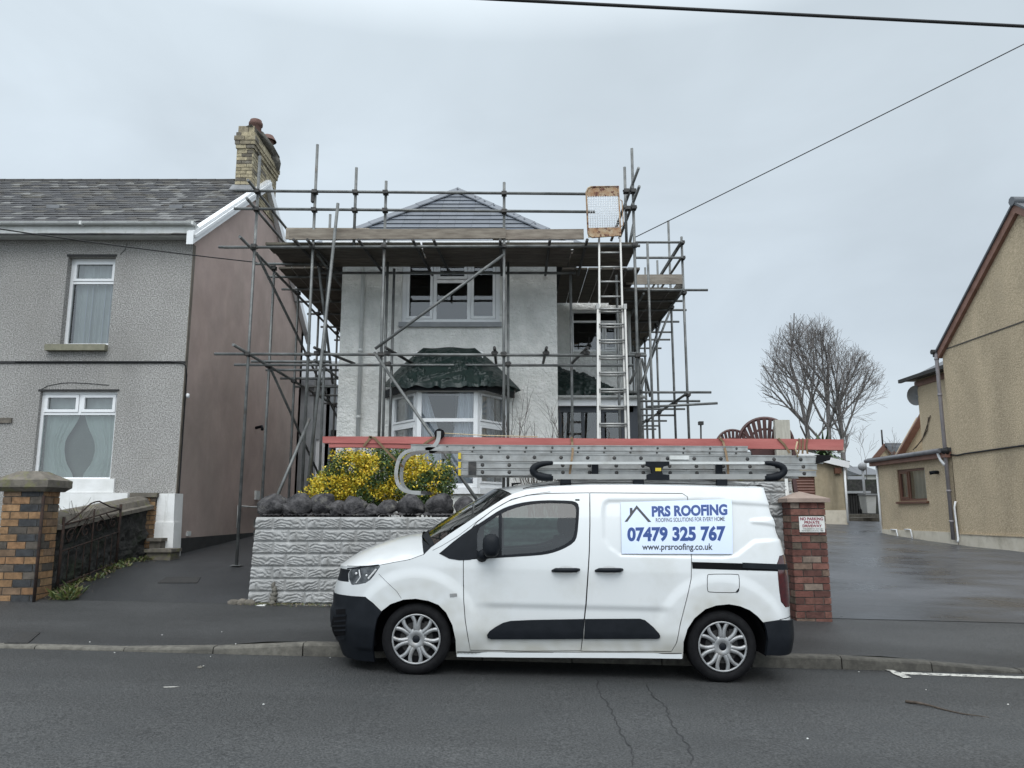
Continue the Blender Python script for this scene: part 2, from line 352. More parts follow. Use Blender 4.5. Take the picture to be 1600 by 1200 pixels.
M['wglass'] = glass_mat('windscreen_glass', (.10, .14, .14), .8)
# ================================================================ setting
def slope(X): return -.0237 * X
def kerb_h(X): return interp(X, [(-3.3, .028), (-2.45, .115), (3.75, .115), (5.1, .03)])
def struct(o): o['kind'] = 'structure'; return o
def road_z(X, Y): return slope(X)
def foot_z(X, Y): return slope(X) + lerp(kerb_h(X), .24, min(1, max(0, (Y - 8.2) / 1.9)))
DR = [(10.1, .24), (11, .40), (12, .565), (13.4, .60), (18, .84), (24, 1.1), (40, 1.4)]
YD = [(10.1, .24), (14, .55), (17.7, .84), (20.6, .88), (24.5, 1.07), (28, 1.42), (34, 1.5), (60, 1.7)]
def drive_z(X, Y): return slope(X) + interp(Y, DR)
def yard_z(X, Y): return slope(X) + interp(Y, YD) + .004
def sheet(name, x0, x1, ys, zf, m, dx=.5, tint=None):
    b = MB(); n = max(1, int((x1 - x0) / dx)); k = len(ys) - 1
    def fn(u, v):
        X = lerp(x0, x1, u); j = min(k - 1, int(v * k + 1e-6)); Y = lerp(ys[j], ys[j + 1], v * k - j); return Vector((X, Y, zf(X, Y)))
    b.grid(fn, n, k)
    if tint: b.c = [(*[tint(sum(b.v[i][0] for i in f) / 4, sum(b.v[i][1] for i in f) / 4)] * 3, 1) for f in b.f]
    return struct(b.build(name, m))
# worn: the gutter strip and the tracks under parked cars are darker than the driven crown of the road
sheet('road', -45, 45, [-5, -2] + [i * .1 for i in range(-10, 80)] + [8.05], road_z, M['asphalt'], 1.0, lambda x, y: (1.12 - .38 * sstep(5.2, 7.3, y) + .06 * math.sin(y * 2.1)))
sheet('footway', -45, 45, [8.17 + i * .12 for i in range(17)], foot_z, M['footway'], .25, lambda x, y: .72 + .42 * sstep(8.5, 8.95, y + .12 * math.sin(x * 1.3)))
sheet('driveway', -6.15, -3.2, [10.09, 10.4, 10.7, 11, 11.3, 11.6, 11.9, 12.4, 13, 13.6, 15, 18, 22, 27], drive_z, M['drive'], .3)
sheet('yard', 3.7, 24, [10.08, 10.5, 11, 11.5, 12, 12.5, 13, 14, 15.5, 17, 18.5, 20, 22, 24, 26, 28, 31, 36], yard_z, M['wet'], 1.0, lambda x, y: .66 + .34 * sstep(10, 12.5, y + .5 * math.sin(x)))
sheet('patio', -24, -6.1, [10.09, 11, 12, 13.5], lambda X, Y: .62, M['footway'], 3)
# kerb stones laid end to end
b = MB(); rnd_seed(4); x = -30.0
while x < 30:
    L_ = .9; dz = U(-.004, .004); a, e = x + .006, x + L_ - .006; yo = U(-.006, .006)
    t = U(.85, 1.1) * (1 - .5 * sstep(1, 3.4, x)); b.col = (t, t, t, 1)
    za, ze = slope(a) + kerb_h(a) + dz + .004, slope(e) + kerb_h(e) + dz + .004
    def ring(X, zt): return [Vector((X, 8.04 + yo, slope(X) - .05)), Vector((X, 8.045 + yo, zt - .022)), Vector((X, 8.055 + yo, zt - .006)), Vector((X, 8.075 + yo, zt)), Vector((X, 8.175, zt)), Vector((X, 8.175, slope(X) - .05))]
    A, B = ring(a, za), ring(e, ze)
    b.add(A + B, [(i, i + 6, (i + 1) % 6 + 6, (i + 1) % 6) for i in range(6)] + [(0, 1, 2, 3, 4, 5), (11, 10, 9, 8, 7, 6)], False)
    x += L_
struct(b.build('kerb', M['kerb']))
# garden terrace held by the block wall
b = MB()
def tz(X, Y): return 1.33 + .42 * sstep(2.0, 2.9, X) + .03 * noise.noise(Vector((X * 2, Y * 2, 0)))
b.grid(lambda u, v: Vector((lerp(-3.3, 3.72, u), lerp(10.25, 24, v), tz(lerp(-3.3, 3.72, u), lerp(10.25, 24, v)))), 40, 50)
struct(b.build('garden_ground', M['earth']))
# one ground sheet to the horizon, and the hills
b = MB()
def gz(X, Y): return lerp(-.9, 1.25, sstep(24, 34, Y)) - .0 + (0 if Y > 0 else 0)
ys = [-300, -60, -8, 8, 18, 24, 27, 30, 34, 60, 120, 300, 900]
xs = [-900, -200, -60, -25, 0, 25, 60, 200, 900]
b.grid(lambda u, v: Vector((xs[round(u * 8)], ys[round(v * 12)], gz(0, ys[round(v * 12)]))), 8, 12, False)
struct(b.build('ground', M['grass_ground']))
b = MB()
b.grid(lambda u, v: Vector((lerp(-250, 420, u), 260 + 160 * v, 1 + (math.sin(v * PI / 2)) * (17 + 9 * noise.noise(Vector((u * 7, .3, 2))) + 2.5 * noise.noise(Vector((u * 40, v * 3, 5)))))), 140, 10)
struct(b.build('hills', M['hill']))
# road markings: white bay line with its angled end, worn dashes
b = MB()
def flat(pts, h=.004): b.add([Vector((p.x, p.y, road_z(p.x, p.y) + h)) for p in pts], [tuple(range(len(pts)))])
def on_road(px, py):
    a = (px - 800) / 1200; r = (600 - py) / 1200; dx, dy, dz = a, cs - r * sn, sn + r * cs
    t = CH / (-dz - .0237 * dx); return Vector((dx * t, dy * t, 0))
flat([on_road(*p) for p in [(1408, 1050.5), (1409, 1054), (1600, 1061), (2200, 1083), (2200, 1077), (1600, 1057.5)]])
flat([on_road(*p) for p in [(1380, 1047), (1390, 1049.5), (1396, 1054), (1412, 1060.5), (1424, 1060), (1406, 1051.8), (1392, 1047)]], .008)
flat([on_road(*p) for p in [(1258, 1040), (1262, 1043), (1285, 1045), (1292, 1041), (1275, 1039)]])
flat([on_road(*p) for p in [(255, 1073.8), (256, 1075), (270, 1074.6), (282, 1073.6), (270, 1073.4)]])
struct(b.build('road_marking', M['road_paint']))
# tarred cracks in the road
b = MB()
def crack(pts, w_):
    P = [on_road(*p) for p in pts]; rnd_seed(int(pts[0][0]))
    Q = []
    for p, q in zip(P, P[1:]):
        for i in range(8): Q.append(p.lerp(q, i / 8) + Vector((U(-.012, .012), U(-.012, .012), 0)))
    for p, q in zip(Q, Q[1:]):
        d = (q - p).normalized(); n_ = Vector((-d.y, d.x, 0)) * w_ * U(.3, 1)
        flat([p - n_, q - n_, q + n_, p + n_], .0035)
crack([(932, 1062), (938, 1085), (955, 1110), (968, 1140), (985, 1170), (990, 1200)], .006)
crack([(1010, 1070), (1020, 1088), (1040, 1105), (1052, 1135), (1075, 1165), (1085, 1200)], .007)
crack([(150, 1001), (170, 995), (200, 990)], .003)
struct(b.build('road_cracks', mat('tar', (.012, .012, .013), rough=.6)))
# covers let into the tarmac
def cover(pts, zf, label, grp=None):
    t = thing('manhole_cover', label, 'manhole cover', pts[0], grp); b = MB()
    P = [Vector((p.x, p.y, zf(p.x, p.y) + .004)) for p in pts]; b.prism(P, (0, 0, .008)); b.build('cover_plate', M['iron'], t)
    f = MB(); c = sum(P, Vector()) / 4
    for i in range(4): f.bar(c + (P[i] - c) * 1.06, c + (P[(i + 1) % 4] - c) * 1.06, .03, .012)
    f.build('cover_frame', M['iron'], t)
def on_foot(px, py, off):
    a = (px - 800) / 1200; r = (600 - py) / 1200; dx, dy, dz = a, cs - r * sn, sn + r * cs
    t = (CH - off) / (-dz - .0237 * dx); return Vector((dx * t, dy * t, 0))
cover([on_foot(12, 991, .12), on_foot(42, 991, .12), on_foot(60, 979, .14), on_foot(30, 979, .14)], foot_z, 'square iron cover in the footway at the far left')
def on_drive(px, py):
    t0 = .3
    for _ in range(30): p = on_foot(px, py, t0); t0 = interp(p.y, DR)*.5 + t0*.5
    return p
q = [on_drive(250, 911), on_drive(305, 911), on_drive(310, 903), on_drive(262, 903)]
cover(q, drive_z, 'sunken iron cover in the sloping driveway')
# litter on the road
b = MB(); p0, p1 = on_road(1415, 1098), on_road(1545, 1124)
pts = [p0.lerp(p1, i / 6) + Vector((0, .02 * math.sin(i), road_z(lerp(p0.x, p1.x, i / 6), 0) + .01 + .006 * math.sin(i * 1.3))) for i in range(7)]
b.tube(pts, [.012, .011, .008, .006, .005, .004, .002], 6); tag(b.build('stick', M['stem']), 'thin brown stick lying on the road at the right', 'stick')
rnd_seed(12)
for (px, py, where) in [(318, 1041, 'road'), (329, 1026, 'road'), (179, 1020, 'road'), (412, 1101, 'road'), (516, 1028, 'road'), (1262, 1155, 'road'), (1447, 1078, 'road'), (1575, 1101, 'road'), (1342, 1050, 'road'),
                    (254, 981, 'foot'), (347, 980, 'foot'), (369, 995, 'foot'), (142, 986, 'foot')]:
    p = on_road(px, py) if where == 'road' else on_foot(px, py, .15)
    z = road_z(p.x, p.y) if where == 'road' else foot_z(p.x, p.y)
    b = MB(); r_ = U(.004, .008); b.blob((p.x, p.y, z + r_ * .5), r_ * U(1, 1.7), r_, r_ * .7, U(0, 50), .4, 7, 5)
    tag(b.build('pebble', M['plate_white']), 'tiny pale pebble lying loose on the tarmac ' + ('road' if where == 'road' else 'footway'), 'pebble', 'loose pale pebbles on the ' + where)
b = MB()
p = on_road(316, 1044); rnd_seed(3)
for k in range(5):
    a = U(0, 6.3); b.add([(p.x, p.y, road_z(p.x, 0) + .006), (p.x + .035 * math.cos(a), p.y + .035 * math.sin(a), road_z(p.x, 0) + .02), (p.x + .05 * math.cos(a + .5), p.y + .05 * math.sin(a + .5), road_z(p.x, 0) + .007)], [(0, 1, 2)])
tag(b.build('dead_leaf', M['kerb']), 'crumpled pale dead leaf on the road below the kerb', 'leaf')
# ================================================================ building helpers
class Frame:
    """a wall plane: origin, u along the wall, up = z, n outwards"""
    def __init__(s, o, u): s.o = Vector(o); s.u = Vector(u).normalized(); s.n = s.u.cross(Vector((0, 0, 1))).normalized()
    def p(s, a, z, d=0): return Vector((s.o.x, s.o.y, 0)) + s.u * a + s.n * d + Vector((0, 0, z))
    def box(s, b, a0, a1, z0, z1, d0, d1):
        # d measured outwards
        B = [s.p(a0, z0, d1), s.p(a1, z0, d1), s.p(a1, z0, d0), s.p(a0, z0, d0)]
        T = [s.p(a0, z1, d1), s.p(a1, z1, d1), s.p(a1, z1, d0), s.p(a0, z1, d0)]
        b.hexa(B, T)
def wall_panel(b, F, a0, a1, z0, z1, holes=(), th=.28):
    """wall face with openings (and their reveals)"""
    A = sorted({a0, a1, *[h[0] for h in holes], *[h[1] for h in holes]}); Z = sorted({z0, z1, *[h[2] for h in holes], *[h[3] for h in holes]})
    for i in range(len(A) - 1):
        for j in range(len(Z) - 1):
            ca, cz = (A[i] + A[i + 1]) / 2, (Z[j] + Z[j + 1]) / 2
            if any(h[0] < ca < h[1] and h[2] < cz < h[3] for h in holes): continue
            b.quad(F.p(A[i], Z[j]), F.p(A[i + 1], Z[j]), F.p(A[i + 1], Z[j + 1]), F.p(A[i], Z[j + 1]))
            b.quad(F.p(A[i + 1], Z[j], -th), F.p(A[i], Z[j], -th), F.p(A[i], Z[j + 1], -th), F.p(A[i + 1], Z[j + 1], -th))
    for h in holes:
        l, r, d_, u_ = h[:4]
        b.quad(F.p(l, d_), F.p(l, d_, -th), F.p(l, u_, -th), F.p(l, u_)); b.quad(F.p(r, d_, -th), F.p(r, d_), F.p(r, u_), F.p(r, u_, -th))
        b.quad(F.p(l, u_), F.p(l, u_, -th), F.p(r, u_, -th), F.p(r, u_)); b.quad(F.p(l, d_, -th), F.p(l, d_), F.p(r, d_), F.p(r, d_, -th))
def window(F, l, r, z0, z1, parent, panes, fw=.06, depth=.10, frame=None, glass=None, room=True, gname='pane', roomdepth=1.6, sash=.045):
    """panes: (a0, a1, z0, z1, sash?) fractions of the opening; frame bars fill the rest"""
    frame = frame or M['upvc']; glass = glass or M['glass']
    fr = MB(); W_, H_ = r - l, z1 - z0
    F.box(fr, l, l + fw, z0, z1, -depth - .06, -depth); F.box(fr, r - fw, r, z0, z1, -depth - .06, -depth)
    F.box(fr, l + fw, r - fw, z0, z0 + fw, -depth - .06, -depth); F.box(fr, l + fw, r - fw, z1 - fw, z1, -depth - .06, -depth)
    xs_ = sorted({p[0] for p in panes} | {p[1] for p in panes}); 
    o = None; gl = []
    for (a0, a1, b0, b1, sh) in panes:
        A0, A1 = lerp(l + fw, r - fw, a0), lerp(l + fw, r - fw, a1); B0, B1 = lerp(z0 + fw, z1 - fw, b0), lerp(z0 + fw, z1 - fw, b1)
        hb = fw * .42
        if a0 > 0: F.box(fr, A0, A0 + hb, B0, B1, -depth - .055, -depth - .003); A0 += hb
        if a1 < 1: F.box(fr, A1 - hb, A1, B0, B1, -depth - .055, -depth - .003); A1 -= hb
        if b0 > 0: F.box(fr, A0, A1, B0, B0 + hb, -depth - .055, -depth - .003); B0 += hb
        if b1 < 1: F.box(fr, A0, A1, B1 - hb, B1, -depth - .055, -depth - .003); B1 -= hb
        if sh:
            g = sash; A0 += .006; A1 -= .006; B0 += .006; B1 -= .006
            for q in ((A0, A0 + g, B0, B1), (A1 - g, A1, B0, B1), (A0 + g, A1 - g, B0, B0 + g), (A0 + g, A1 - g, B1 - g, B1)): F.box(fr, q[0], q[1], q[2], q[3], -depth - .04, -depth + .012)
            A0 += g; A1 -= g; B0 += g; B1 -= g
        gl.append((A0, A1, B0, B1))
    o = fr.build('window', frame, parent)
    g = MB()
    for (A0, A1, B0, B1) in gl: g.quad(F.p(A0, B0, -depth - .03), F.p(A1, B0, -depth - .03), F.p(A1, B1, -depth - .03), F.p(A0, B1, -depth - .03))
    g.build('pane', glass, o)
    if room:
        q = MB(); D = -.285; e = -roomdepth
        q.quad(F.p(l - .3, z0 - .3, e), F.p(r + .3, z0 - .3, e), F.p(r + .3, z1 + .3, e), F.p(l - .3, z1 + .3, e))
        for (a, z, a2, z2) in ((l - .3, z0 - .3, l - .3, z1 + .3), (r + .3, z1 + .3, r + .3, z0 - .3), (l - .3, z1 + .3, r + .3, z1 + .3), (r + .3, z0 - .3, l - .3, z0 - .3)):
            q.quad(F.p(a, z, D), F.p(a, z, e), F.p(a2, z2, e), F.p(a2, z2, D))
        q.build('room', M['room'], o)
    return o
def curtain(F, l, r, z0, z1, d, parent, m, folds=14, amp=.02, shape=None, name='curtain', n=90):
    """pleated cloth; shape(v) -> (left, right) fractions at height fraction v"""
    b = MB()
    def fn(u, v):
        a0, a1 = shape(v) if shape else (0, 1)
        uu = lerp(a0, a1, u); ph = noise.noise(Vector((u * 3, v * 1.2, d * 9))) * 2.2
        return F.p(lerp(l, r, uu), lerp(z0, z1, v), d + amp * math.sin(u * folds * 2 * PI * .5 + ph) + amp * .5 * math.sin(u * folds * 4.3 + v))
    b.grid(fn, n, 14); return b.build(name, m, parent)
def slates(b, P, u_dir, up_dir, rows, rowh, width, extent, pal, th=.008, jit=.004, n_out=None, special=None):
    """overlapping slates on a slope. P origin at eaves, u along eaves, up up the slope; extent(row) -> (u0, u1)"""
    u_dir = Vector(u_dir).normalized(); up = Vector(up_dir).normalized(); n = u_dir.cross(up).normalized()
    if n.z < 0: n = -n
    for i in range(rows):
        u0, u1 = extent(i); u1b, u0b = u1, u0
        x = u0 - (width / 2 if i % 2 else 0); z = i * rowh
        while x < u1:
            a, e = max(x, u0) + .002, min(x + width, u1) - .002
            if e - a > .01:
                t = (special(i, a) if special else None) or random.choice(pal); k = U(.88, 1.1); b.col = (t[0] * k, t[1] * k, t[2] * k, 1)
                j = U(-jit, jit); lift = U(0, jit)
                p0 = P + u_dir * a + up * (z + j) + n * (th + .006 + lift); p1 = P + u_dir * e + up * (z + j) + n * (th + .006 + lift * .5)
                q0 = P + u_dir * a + up * (z + rowh + .02) + n * .004; q1 = P + u_dir * e + up * (z + rowh + .02) + n * .004
                b.add([p0, p1, q1, q0, p0 - n * th, p1 - n * th], [(0, 1, 2, 3), (4, 5, 1, 0), (0, 3, 4), (1, 5, 2)], False)
            x += width
def brickwork(b, F, a0, a1, z0, z1, pal, L_=.215, H_=.065, J=.010, d=0, depth=.03, odd=0, special=None):
    """bricks standing 3 mm proud of the mortar; every brick its own colour"""
    k = 0; z = z0
    while z < z1 - .01:
        zt = min(z + H_, z1); x = a0 - (0 if (k + odd) % 2 == 0 else (L_ + J) / 2)
        while x < a1:
            p, q = max(x, a0), min(x + L_, a1)
            if q - p > .015:
                t = special(k, (p + q) / 2) if special else None
                t = t or random.choice(pal); g = U(.82, 1.12); b.col = (t[0] * g, t[1] * g, t[2] * g, 1)
                F.box(b, p, q, z, zt, d - depth, d + U(.002, .006))
            x += L_ + J
        z += H_ + J; k += 1
# ================================================================ left house
YL = 13.4; XL = at(285, 620, YL).x
def ZL(py): return at(200, py, YL).z
LH = thing('terraced_house', 'grey pebbledashed house with pink rendered gable end and slate roof on the left', 'house', (XL, YL, .6))
F = Frame((XL, YL, 0), (1, 0, 0))
def ul(px, py): return at(px, py, YL).x - XL
w1 = (ul(100, 470), ul(175, 470), ZL(539), ZL(401)); w2 = (ul(55, 690), ul(177, 690), ZL(750), ZL(611))
eaveL = at(300, 366, YL - .25).z
b = MB(); wall_panel(b, F, -16, 0, .2, eaveL + .05, [w1, w2]); b.build('wall', M['pebble'], LH)
# gable end
YB = 20.9; RY = (YL + YB) / 2 - .1; RZ = 4.507 / 10 * RY + CH
F2 = Frame((XL, YL, 0), (0, 1, 0)); b = MB()
D_ = YB - YL
def gz2(a): 
    h = RY - YL
    return lerp(eaveL, RZ - .06, a / h) if a <= h else lerp(RZ - .06, eaveL, (a - h) / (D_ - h))
for i in range(24):
    a, e = D_ * i / 24, D_ * (i + 1) / 24
    b.quad(F2.p(a, .95), F2.p(e, .95), F2.p(e, gz2(e)), F2.p(a, gz2(a)))
b.box(-16 + XL, XL, YB - .2, YB, .2, eaveL); b.build('gable_wall', M['pink'], LH)
b = MB(); F2.box(b, -.02, D_, .2, 1.02, -.1, .03); b.build('plinth_band', M['black_band'], LH)
b = MB(); F2.box(b, 0, .14, 1.0, 1.75, 0, .022); F2.box(b, 0, .10, 1.75, eaveL - .1, 0, .012); b.build('corner_render', mat('damp_render', (.14, .12, .095), (.19, .165, .14), 4, .9, c3=(.09, .09, .07), s3=3), LH)
# roof
b = MB(); rnd_seed(7); ev = Vector((0, YL - .30, eaveL - .03)); rg = Vector((0, RY, RZ)); upv = rg - ev; slen = upv.length
b.col = (.10, .10, .10, 1)
b.quad((XL + .12, ev.y, ev.z), (XL + .12, RY, RZ), (XL - 16, RY, RZ), (XL - 16, ev.y, ev.z))
b.quad((XL + .12, RY, RZ), (XL + .12, YB + .3, eaveL), (XL - 16, YB + .3, eaveL), (XL - 16, RY, RZ))
pal = [(.062, .062, .066)] * 5 + [(.085, .083, .082), (.045, .045, .05), (.10, .095, .085), (.07, .065, .06)] + [(.17, .17, .165)]
slates(b, Vector((XL, ev.y, ev.z)), (1, 0, 0), upv, 26, slen / 26, .22, lambda i: (-15.9, .1), pal, jit=.012, special=lambda i, a: (U(.12, .19),) * 3 if (U(0, 1) < .35 * sstep(-2.6, -1.2, a) * sstep(.8, .2, abs(noise.noise(Vector((a * 2, i * .6, 3)))) * 2) * (1 if i > 6 else .5) or (i < 7 and U(0, 1) < .13)) else None)
b.build('roof', M['slate'], LH)
b = MB(); rnd_seed(8)
for i in range(36):
    x = XL - 16 + i * .45
    if x > XL - .75: break
    b.col = (.07, .068, .066, 1); b.tube([(x, RY, RZ + .0), (x + .44, RY, RZ + .004)], .055, 6, smooth=False)
b.build('ridge_tiles', M['slate'], LH)
b = MB()
for px_, py_ in ((85, 313), (278, 312), (497 / 3 + 30, 313)):
    pass
for (px_, py_) in ((86, 312), (277, 313)):
    q = at(px_, py_, 14.8); t_ = (q.y - ev.y) / upv.y; z_ = ev.z + upv.z * t_
    for k in range(4): b.box(q.x - .13 + .02 * k, q.x + .13 - .02 * k, q.y + .03 * k - .05, q.y + .03 * k + .12, z_ - .02, z_ + .05 + .012 * k)
b.build('roof_vent', M['lead'], LH)
b = MB(); F.box(b, -16, .12, ZL(375), ZL(357.5), 0, .24); b.build('fascia', M['upvc_dirty'], LH)
b = MB()
pr = [(.055 * math.cos(a), .05 * math.sin(a)) for a in [PI + PI * k / 8 for k in range(9)]]
for i in range(8):
    a, e = XL + .13 - 2.0 * (i + 1), XL + .13 - 2.0 * i
    g0 = [Vector((a, YL - .30 + p[0], ZL(357) + p[1])) for p in pr]; g1 = [Vector((e, YL - .30 + p[0], ZL(357) + p[1])) for p in pr]
    b.add(g0 + g1, [(k, k + 1, k + 10, k + 9) for k in range(8)], True)
    b.box(e - .04, e + .0, YL - .365, YL - .235, ZL(357) - .06, ZL(357) + .005)
b.build('gutter', M['upvc_dirty'], LH)
b = MB()      # white bargeboard up the verge
for s0, s1 in ((0, 1),):
    p0 = Vector((XL + .13, ev.y - .02, ev.z + .06)); p1 = Vector((XL + .13, RY, RZ + .03)); dn = Vector((0, 0, -.24))
    b.hexa([p0 + dn, p1 + dn, p1 + dn + Vector((-.12, 0, 0)), p0 + dn + Vector((-.12, 0, 0))], [p0, p1, p1 + Vector((-.12, 0, 0)), p0 + Vector((-.12, 0, 0))])
    p2 = Vector((XL + .13, YB + .3, eaveL)); b.hexa([p1 + dn, p2 + dn, p2 + dn + Vector((-.12, 0, 0)), p1 + dn + Vector((-.12, 0, 0))], [p1, p2, p2 + Vector((-.12, 0, 0)), p1 + Vector((-.12, 0, 0))])
    q0 = Vector((XL + .155, ev.y, ev.z - .02)); q1 = Vector((XL + .155, RY, RZ - .05)); b.bar(q0, q1, .03, .05)
b.build('bargeboard', M['upvc'], LH)
# windows
o = window(F, *w1, LH, [(0, 1, 0, .74, 0), (0, 1, .74, 1, 1)], fw=.055, depth=.13); 
curtain(F, w1[0] + .05, w1[1] - .05, w1[2] + .05, w1[3] - .05, -.30, o, M['net'], 12, .02)
b = MB()
for k, xx in enumerate((.30, .42, .68, .80)): F.box(b, lerp(w1[0], w1[1], xx), lerp(w1[0], w1[1], xx) + .012, w1[2] + .1, w1[3] - .45, -.262, -.255)
b.build('curtain_fold', M['net_grey'], o)
b = MB(); F.box(b, w1[0] - .20, w1[1] - .0, ZL(549), ZL(539.5), -.13, .11); b.build('window_sill', mat('mossy_sill', (.17, .165, .12), (.24, .23, .17), 9, .95, bump=.5), LH)
b = MB(); F.box(b, w1[0] - .02, w1[1] + .02, w1[3] + .002, w1[3] + .04, -.02, .015); F.box(b, w2[0] - .03, w2[1] + .03, w2[3] + .002, w2[3] + .03, -.02, .012); b.build('lintel_line', M['black_band'], LH)
o = window(F, *w2, LH, [(0, 1, 0, .765, 0), (0, .5, .765, 1, 1), (.5, 1, .765, 1, 1)], fw=.05, depth=.08, sash=.05)
# the net curtain is parted in a leaf shape
tabL = [(0, .43), (.08, .41), (.25, .31), (.45, .27), (.6, .28), (.75, .36), (.9, .43), (1, .455)]
tabR = [(0, .55), (.08, .56), (.25, .66), (.45, .69), (.6, .66), (.75, .585), (.9, .53), (1, .51)]
curtain(F, w2[0] + .03, w2[1] - .03, w2[2] + .03, w2[3] - .36, -.24, o, M['blind'], 9, .012, lambda v: (0, interp(v, tabL)))
curtain(F, w2[0] + .03, w2[1] - .03, w2[2] + .03, w2[3] - .36, -.24, o, M['blind'], 9, .012, lambda v: (interp(v, tabR), 1))
curtain(F, w2[0] + .03, w2[1] - .03, w2[3] - .36, w2[3] - .03, -.24, o, M['net'], 13, .012)
curtain(F, w2[0] + .03, w2[1] - .03, w2[2] + .03, w2[3] - .3, -.33, o, mat('grey_green_backing', (.16, .175, .15), (.20, .22, .19), 2, .95), 5, .03)
# white painted panel under the window, corner pier and pipes
b = MB(); F.box(b, ul(70, 760), ul(180, 760), ZL(770), ZL(748.5), -.1, .05); F.box(b, ul(60, 780), ul(202, 780), .55, ZL(770.5), -.1, .075)
b.build('painted_plinth', M['white_paint'], LH)
b = MB(); F.box(b, -16, .014, ZL(568), ZL(564.5), 0, .02); b.build('string_course', M['black_band'], LH)
b = MB(); pts = [F.p(-3, ZL(565.5), .03), F.p(-.25, ZL(565.5), .03), F.p(-.04, ZL(567), .03), F.p(.03, ZL(572), .02), (XL + .025, YL + .06, ZL(585)), (XL + .025, YL + .08, 1.8), (XL + .025, YL + .08, 1.1)]
b.tube(pts, .011, 6); b.build('cable', M['cable'], LH)
b = MB(); b.blob((XL + .05, YL + .10, ZL(617)), .035, .04, .045, 3, .1); b.build('outside_light', M['upvc'], LH)
b = MB(); b.tube([(XL + .02, 17.3, 3.35), (XL + .17, 17.25, 3.38), (XL + .2, 17.2, 3.30)], .035, 7); b.build('camera_bracket', M['black_plastic'], LH)
b = MB(); F2.box(b, 4.1, 4.35, 1.75, 1.95, 0, .05); F2.box(b, .55, .7, 1.05, 1.13, 0, .03); b.build('vent_grille', M['upvc_dirty'], LH)
b = MB(); b.tube([(XL + .04, 16.4, 1.15), (XL + .04, 16.4, 1.60), (XL + .05, 17.4, 1.58), (XL + .05, 20.6, 1.60)], .018, 6); b.build('waste_pipe', M['upvc_dirty'], LH)
b = MB(); F.box(b, ul(-60, 650), ul(20, 650), ZL(661), ZL(653), 0, .03); b.build('house_plaque', M['cap'], LH)
b = MB(); rnd_seed(2)
for path in ([(60, 611), (75, 603), (95, 599), (110, 598), (135, 599), (170, 602)], [(265, 748 - 366), (280, 385), (292, 378)][:0] or [(188, 398), (196, 390), (199, 380)]):
    P = [F.p(ul(*p), ZL(p[1] + 0), .004) for p in path]; b.tube(P, .006, 4)
b.build('render_crack', M['black_band'], LH)
# chimney
CX1, CX0 = XL + .02, XL - .34; CY0, CY1 = RY - .95, RY + .75; cz0 = RZ - .75; cz1 = at(372, 232, CY0).z
def stack_face(F_, a0, a1): 
    brickwork(cb, F_, a0, a1, cz0, cz1, BP, .225, .070, .012)
BP = [(.42, .36, .24)] * 4 + [(.35, .30, .20), (.48, .42, .29), (.28, .24, .17), (.17, .15, .12)]
cb = MB(); rnd_seed(5)
stack_face(Frame((CX0, CY0, 0), (1, 0, 0)), 0, CX1 - CX0); stack_face(Frame((CX1, CY0, 0), (0, 1, 0)), 0, CY1 - CY0)
stack_face(Frame((CX1, CY1, 0), (-1, 0, 0)), 0, CX1 - CX0); stack_face(Frame((CX0, CY1, 0), (0, -1, 0)), 0, CY1 - CY0)
for i, (g, h_) in enumerate(((.025, .085), (.045, .085), (.06, .10), (.03, .09), (.0, .16))):
    z0_ = cz1 + [0, .09, .18, .285, .38][i]
    for F_, a0, a1 in ((Frame((CX0 - g, CY0 - g, 0), (1, 0, 0)), 0, CX1 - CX0 + 2 * g), (Frame((CX1 + g, CY0 - g, 0), (0, 1, 0)), 0, CY1 - CY0 + 2 * g)):
        brickwork(cb, F_, a0, a1, z0_, z0_ + h_, BP, .225, h_, .012, odd=i, depth=.12)
ch = cb.build('chimney', M['brick'], LH)
b = MB(); b.box(CX0 + .012, CX1 - .012, CY0 + .012, CY1 - .012, cz0, cz1 + .5)
b.box(CX0 - .015, CX1 + .015, CY0 - .015, CY1 + .015, cz1 + .02, cz1 + .37); b.build('mortar_core', M['mortar'], ch)
b = MB(); b.blob((CX0 + .22, CY0 + .9, cz1 + .5), .28, .95, .14, 6, .3); b.blob((CX1 - .02, CY1 - .25, cz1 + .38), .16, .3, .2, 9, .3); b.build('flaunching', M['kerb'], ch)
for (y_, hh, rr) in ((CY0 + .32, .34, .135), (CY0 + 1.15, .34, .13)):
    b = MB(); z_ = cz1 + .5; b.lathe([(rr, z_), (rr * .93, z_ + hh * .55), (rr * 1.15, z_ + hh * .62), (rr * 1.15, z_ + hh * .8), (rr * .98, z_ + hh * .9), (rr * .95, z_ + hh), (rr * .7, z_ + hh), (rr * .7, z_)], (CX0 + .27, y_, 0), n=18)
    if y_ > CY0 + 1: b.lathe([(.20, z_ + hh * .75), (.12, z_ + hh * 1.15), (.0, z_ + hh * 1.25)], (CX0 + .29, y_, 0), n=16)
    b.build('chimney_pot', M['pot'], ch)
zf_ = at(386, 289, CY0).z; b = MB(); b.prism([(CX0 - .06, CY0 - .16, zf_ - .16), (CX1 + .07, CY0 - .16, zf_ - .16), (CX1 + .07, CY0 - .012, zf_), (CX0 - .06, CY0 - .012, zf_)], (0, 0, -.03)); b.build('chimney_flashing', M['lead'], LH)
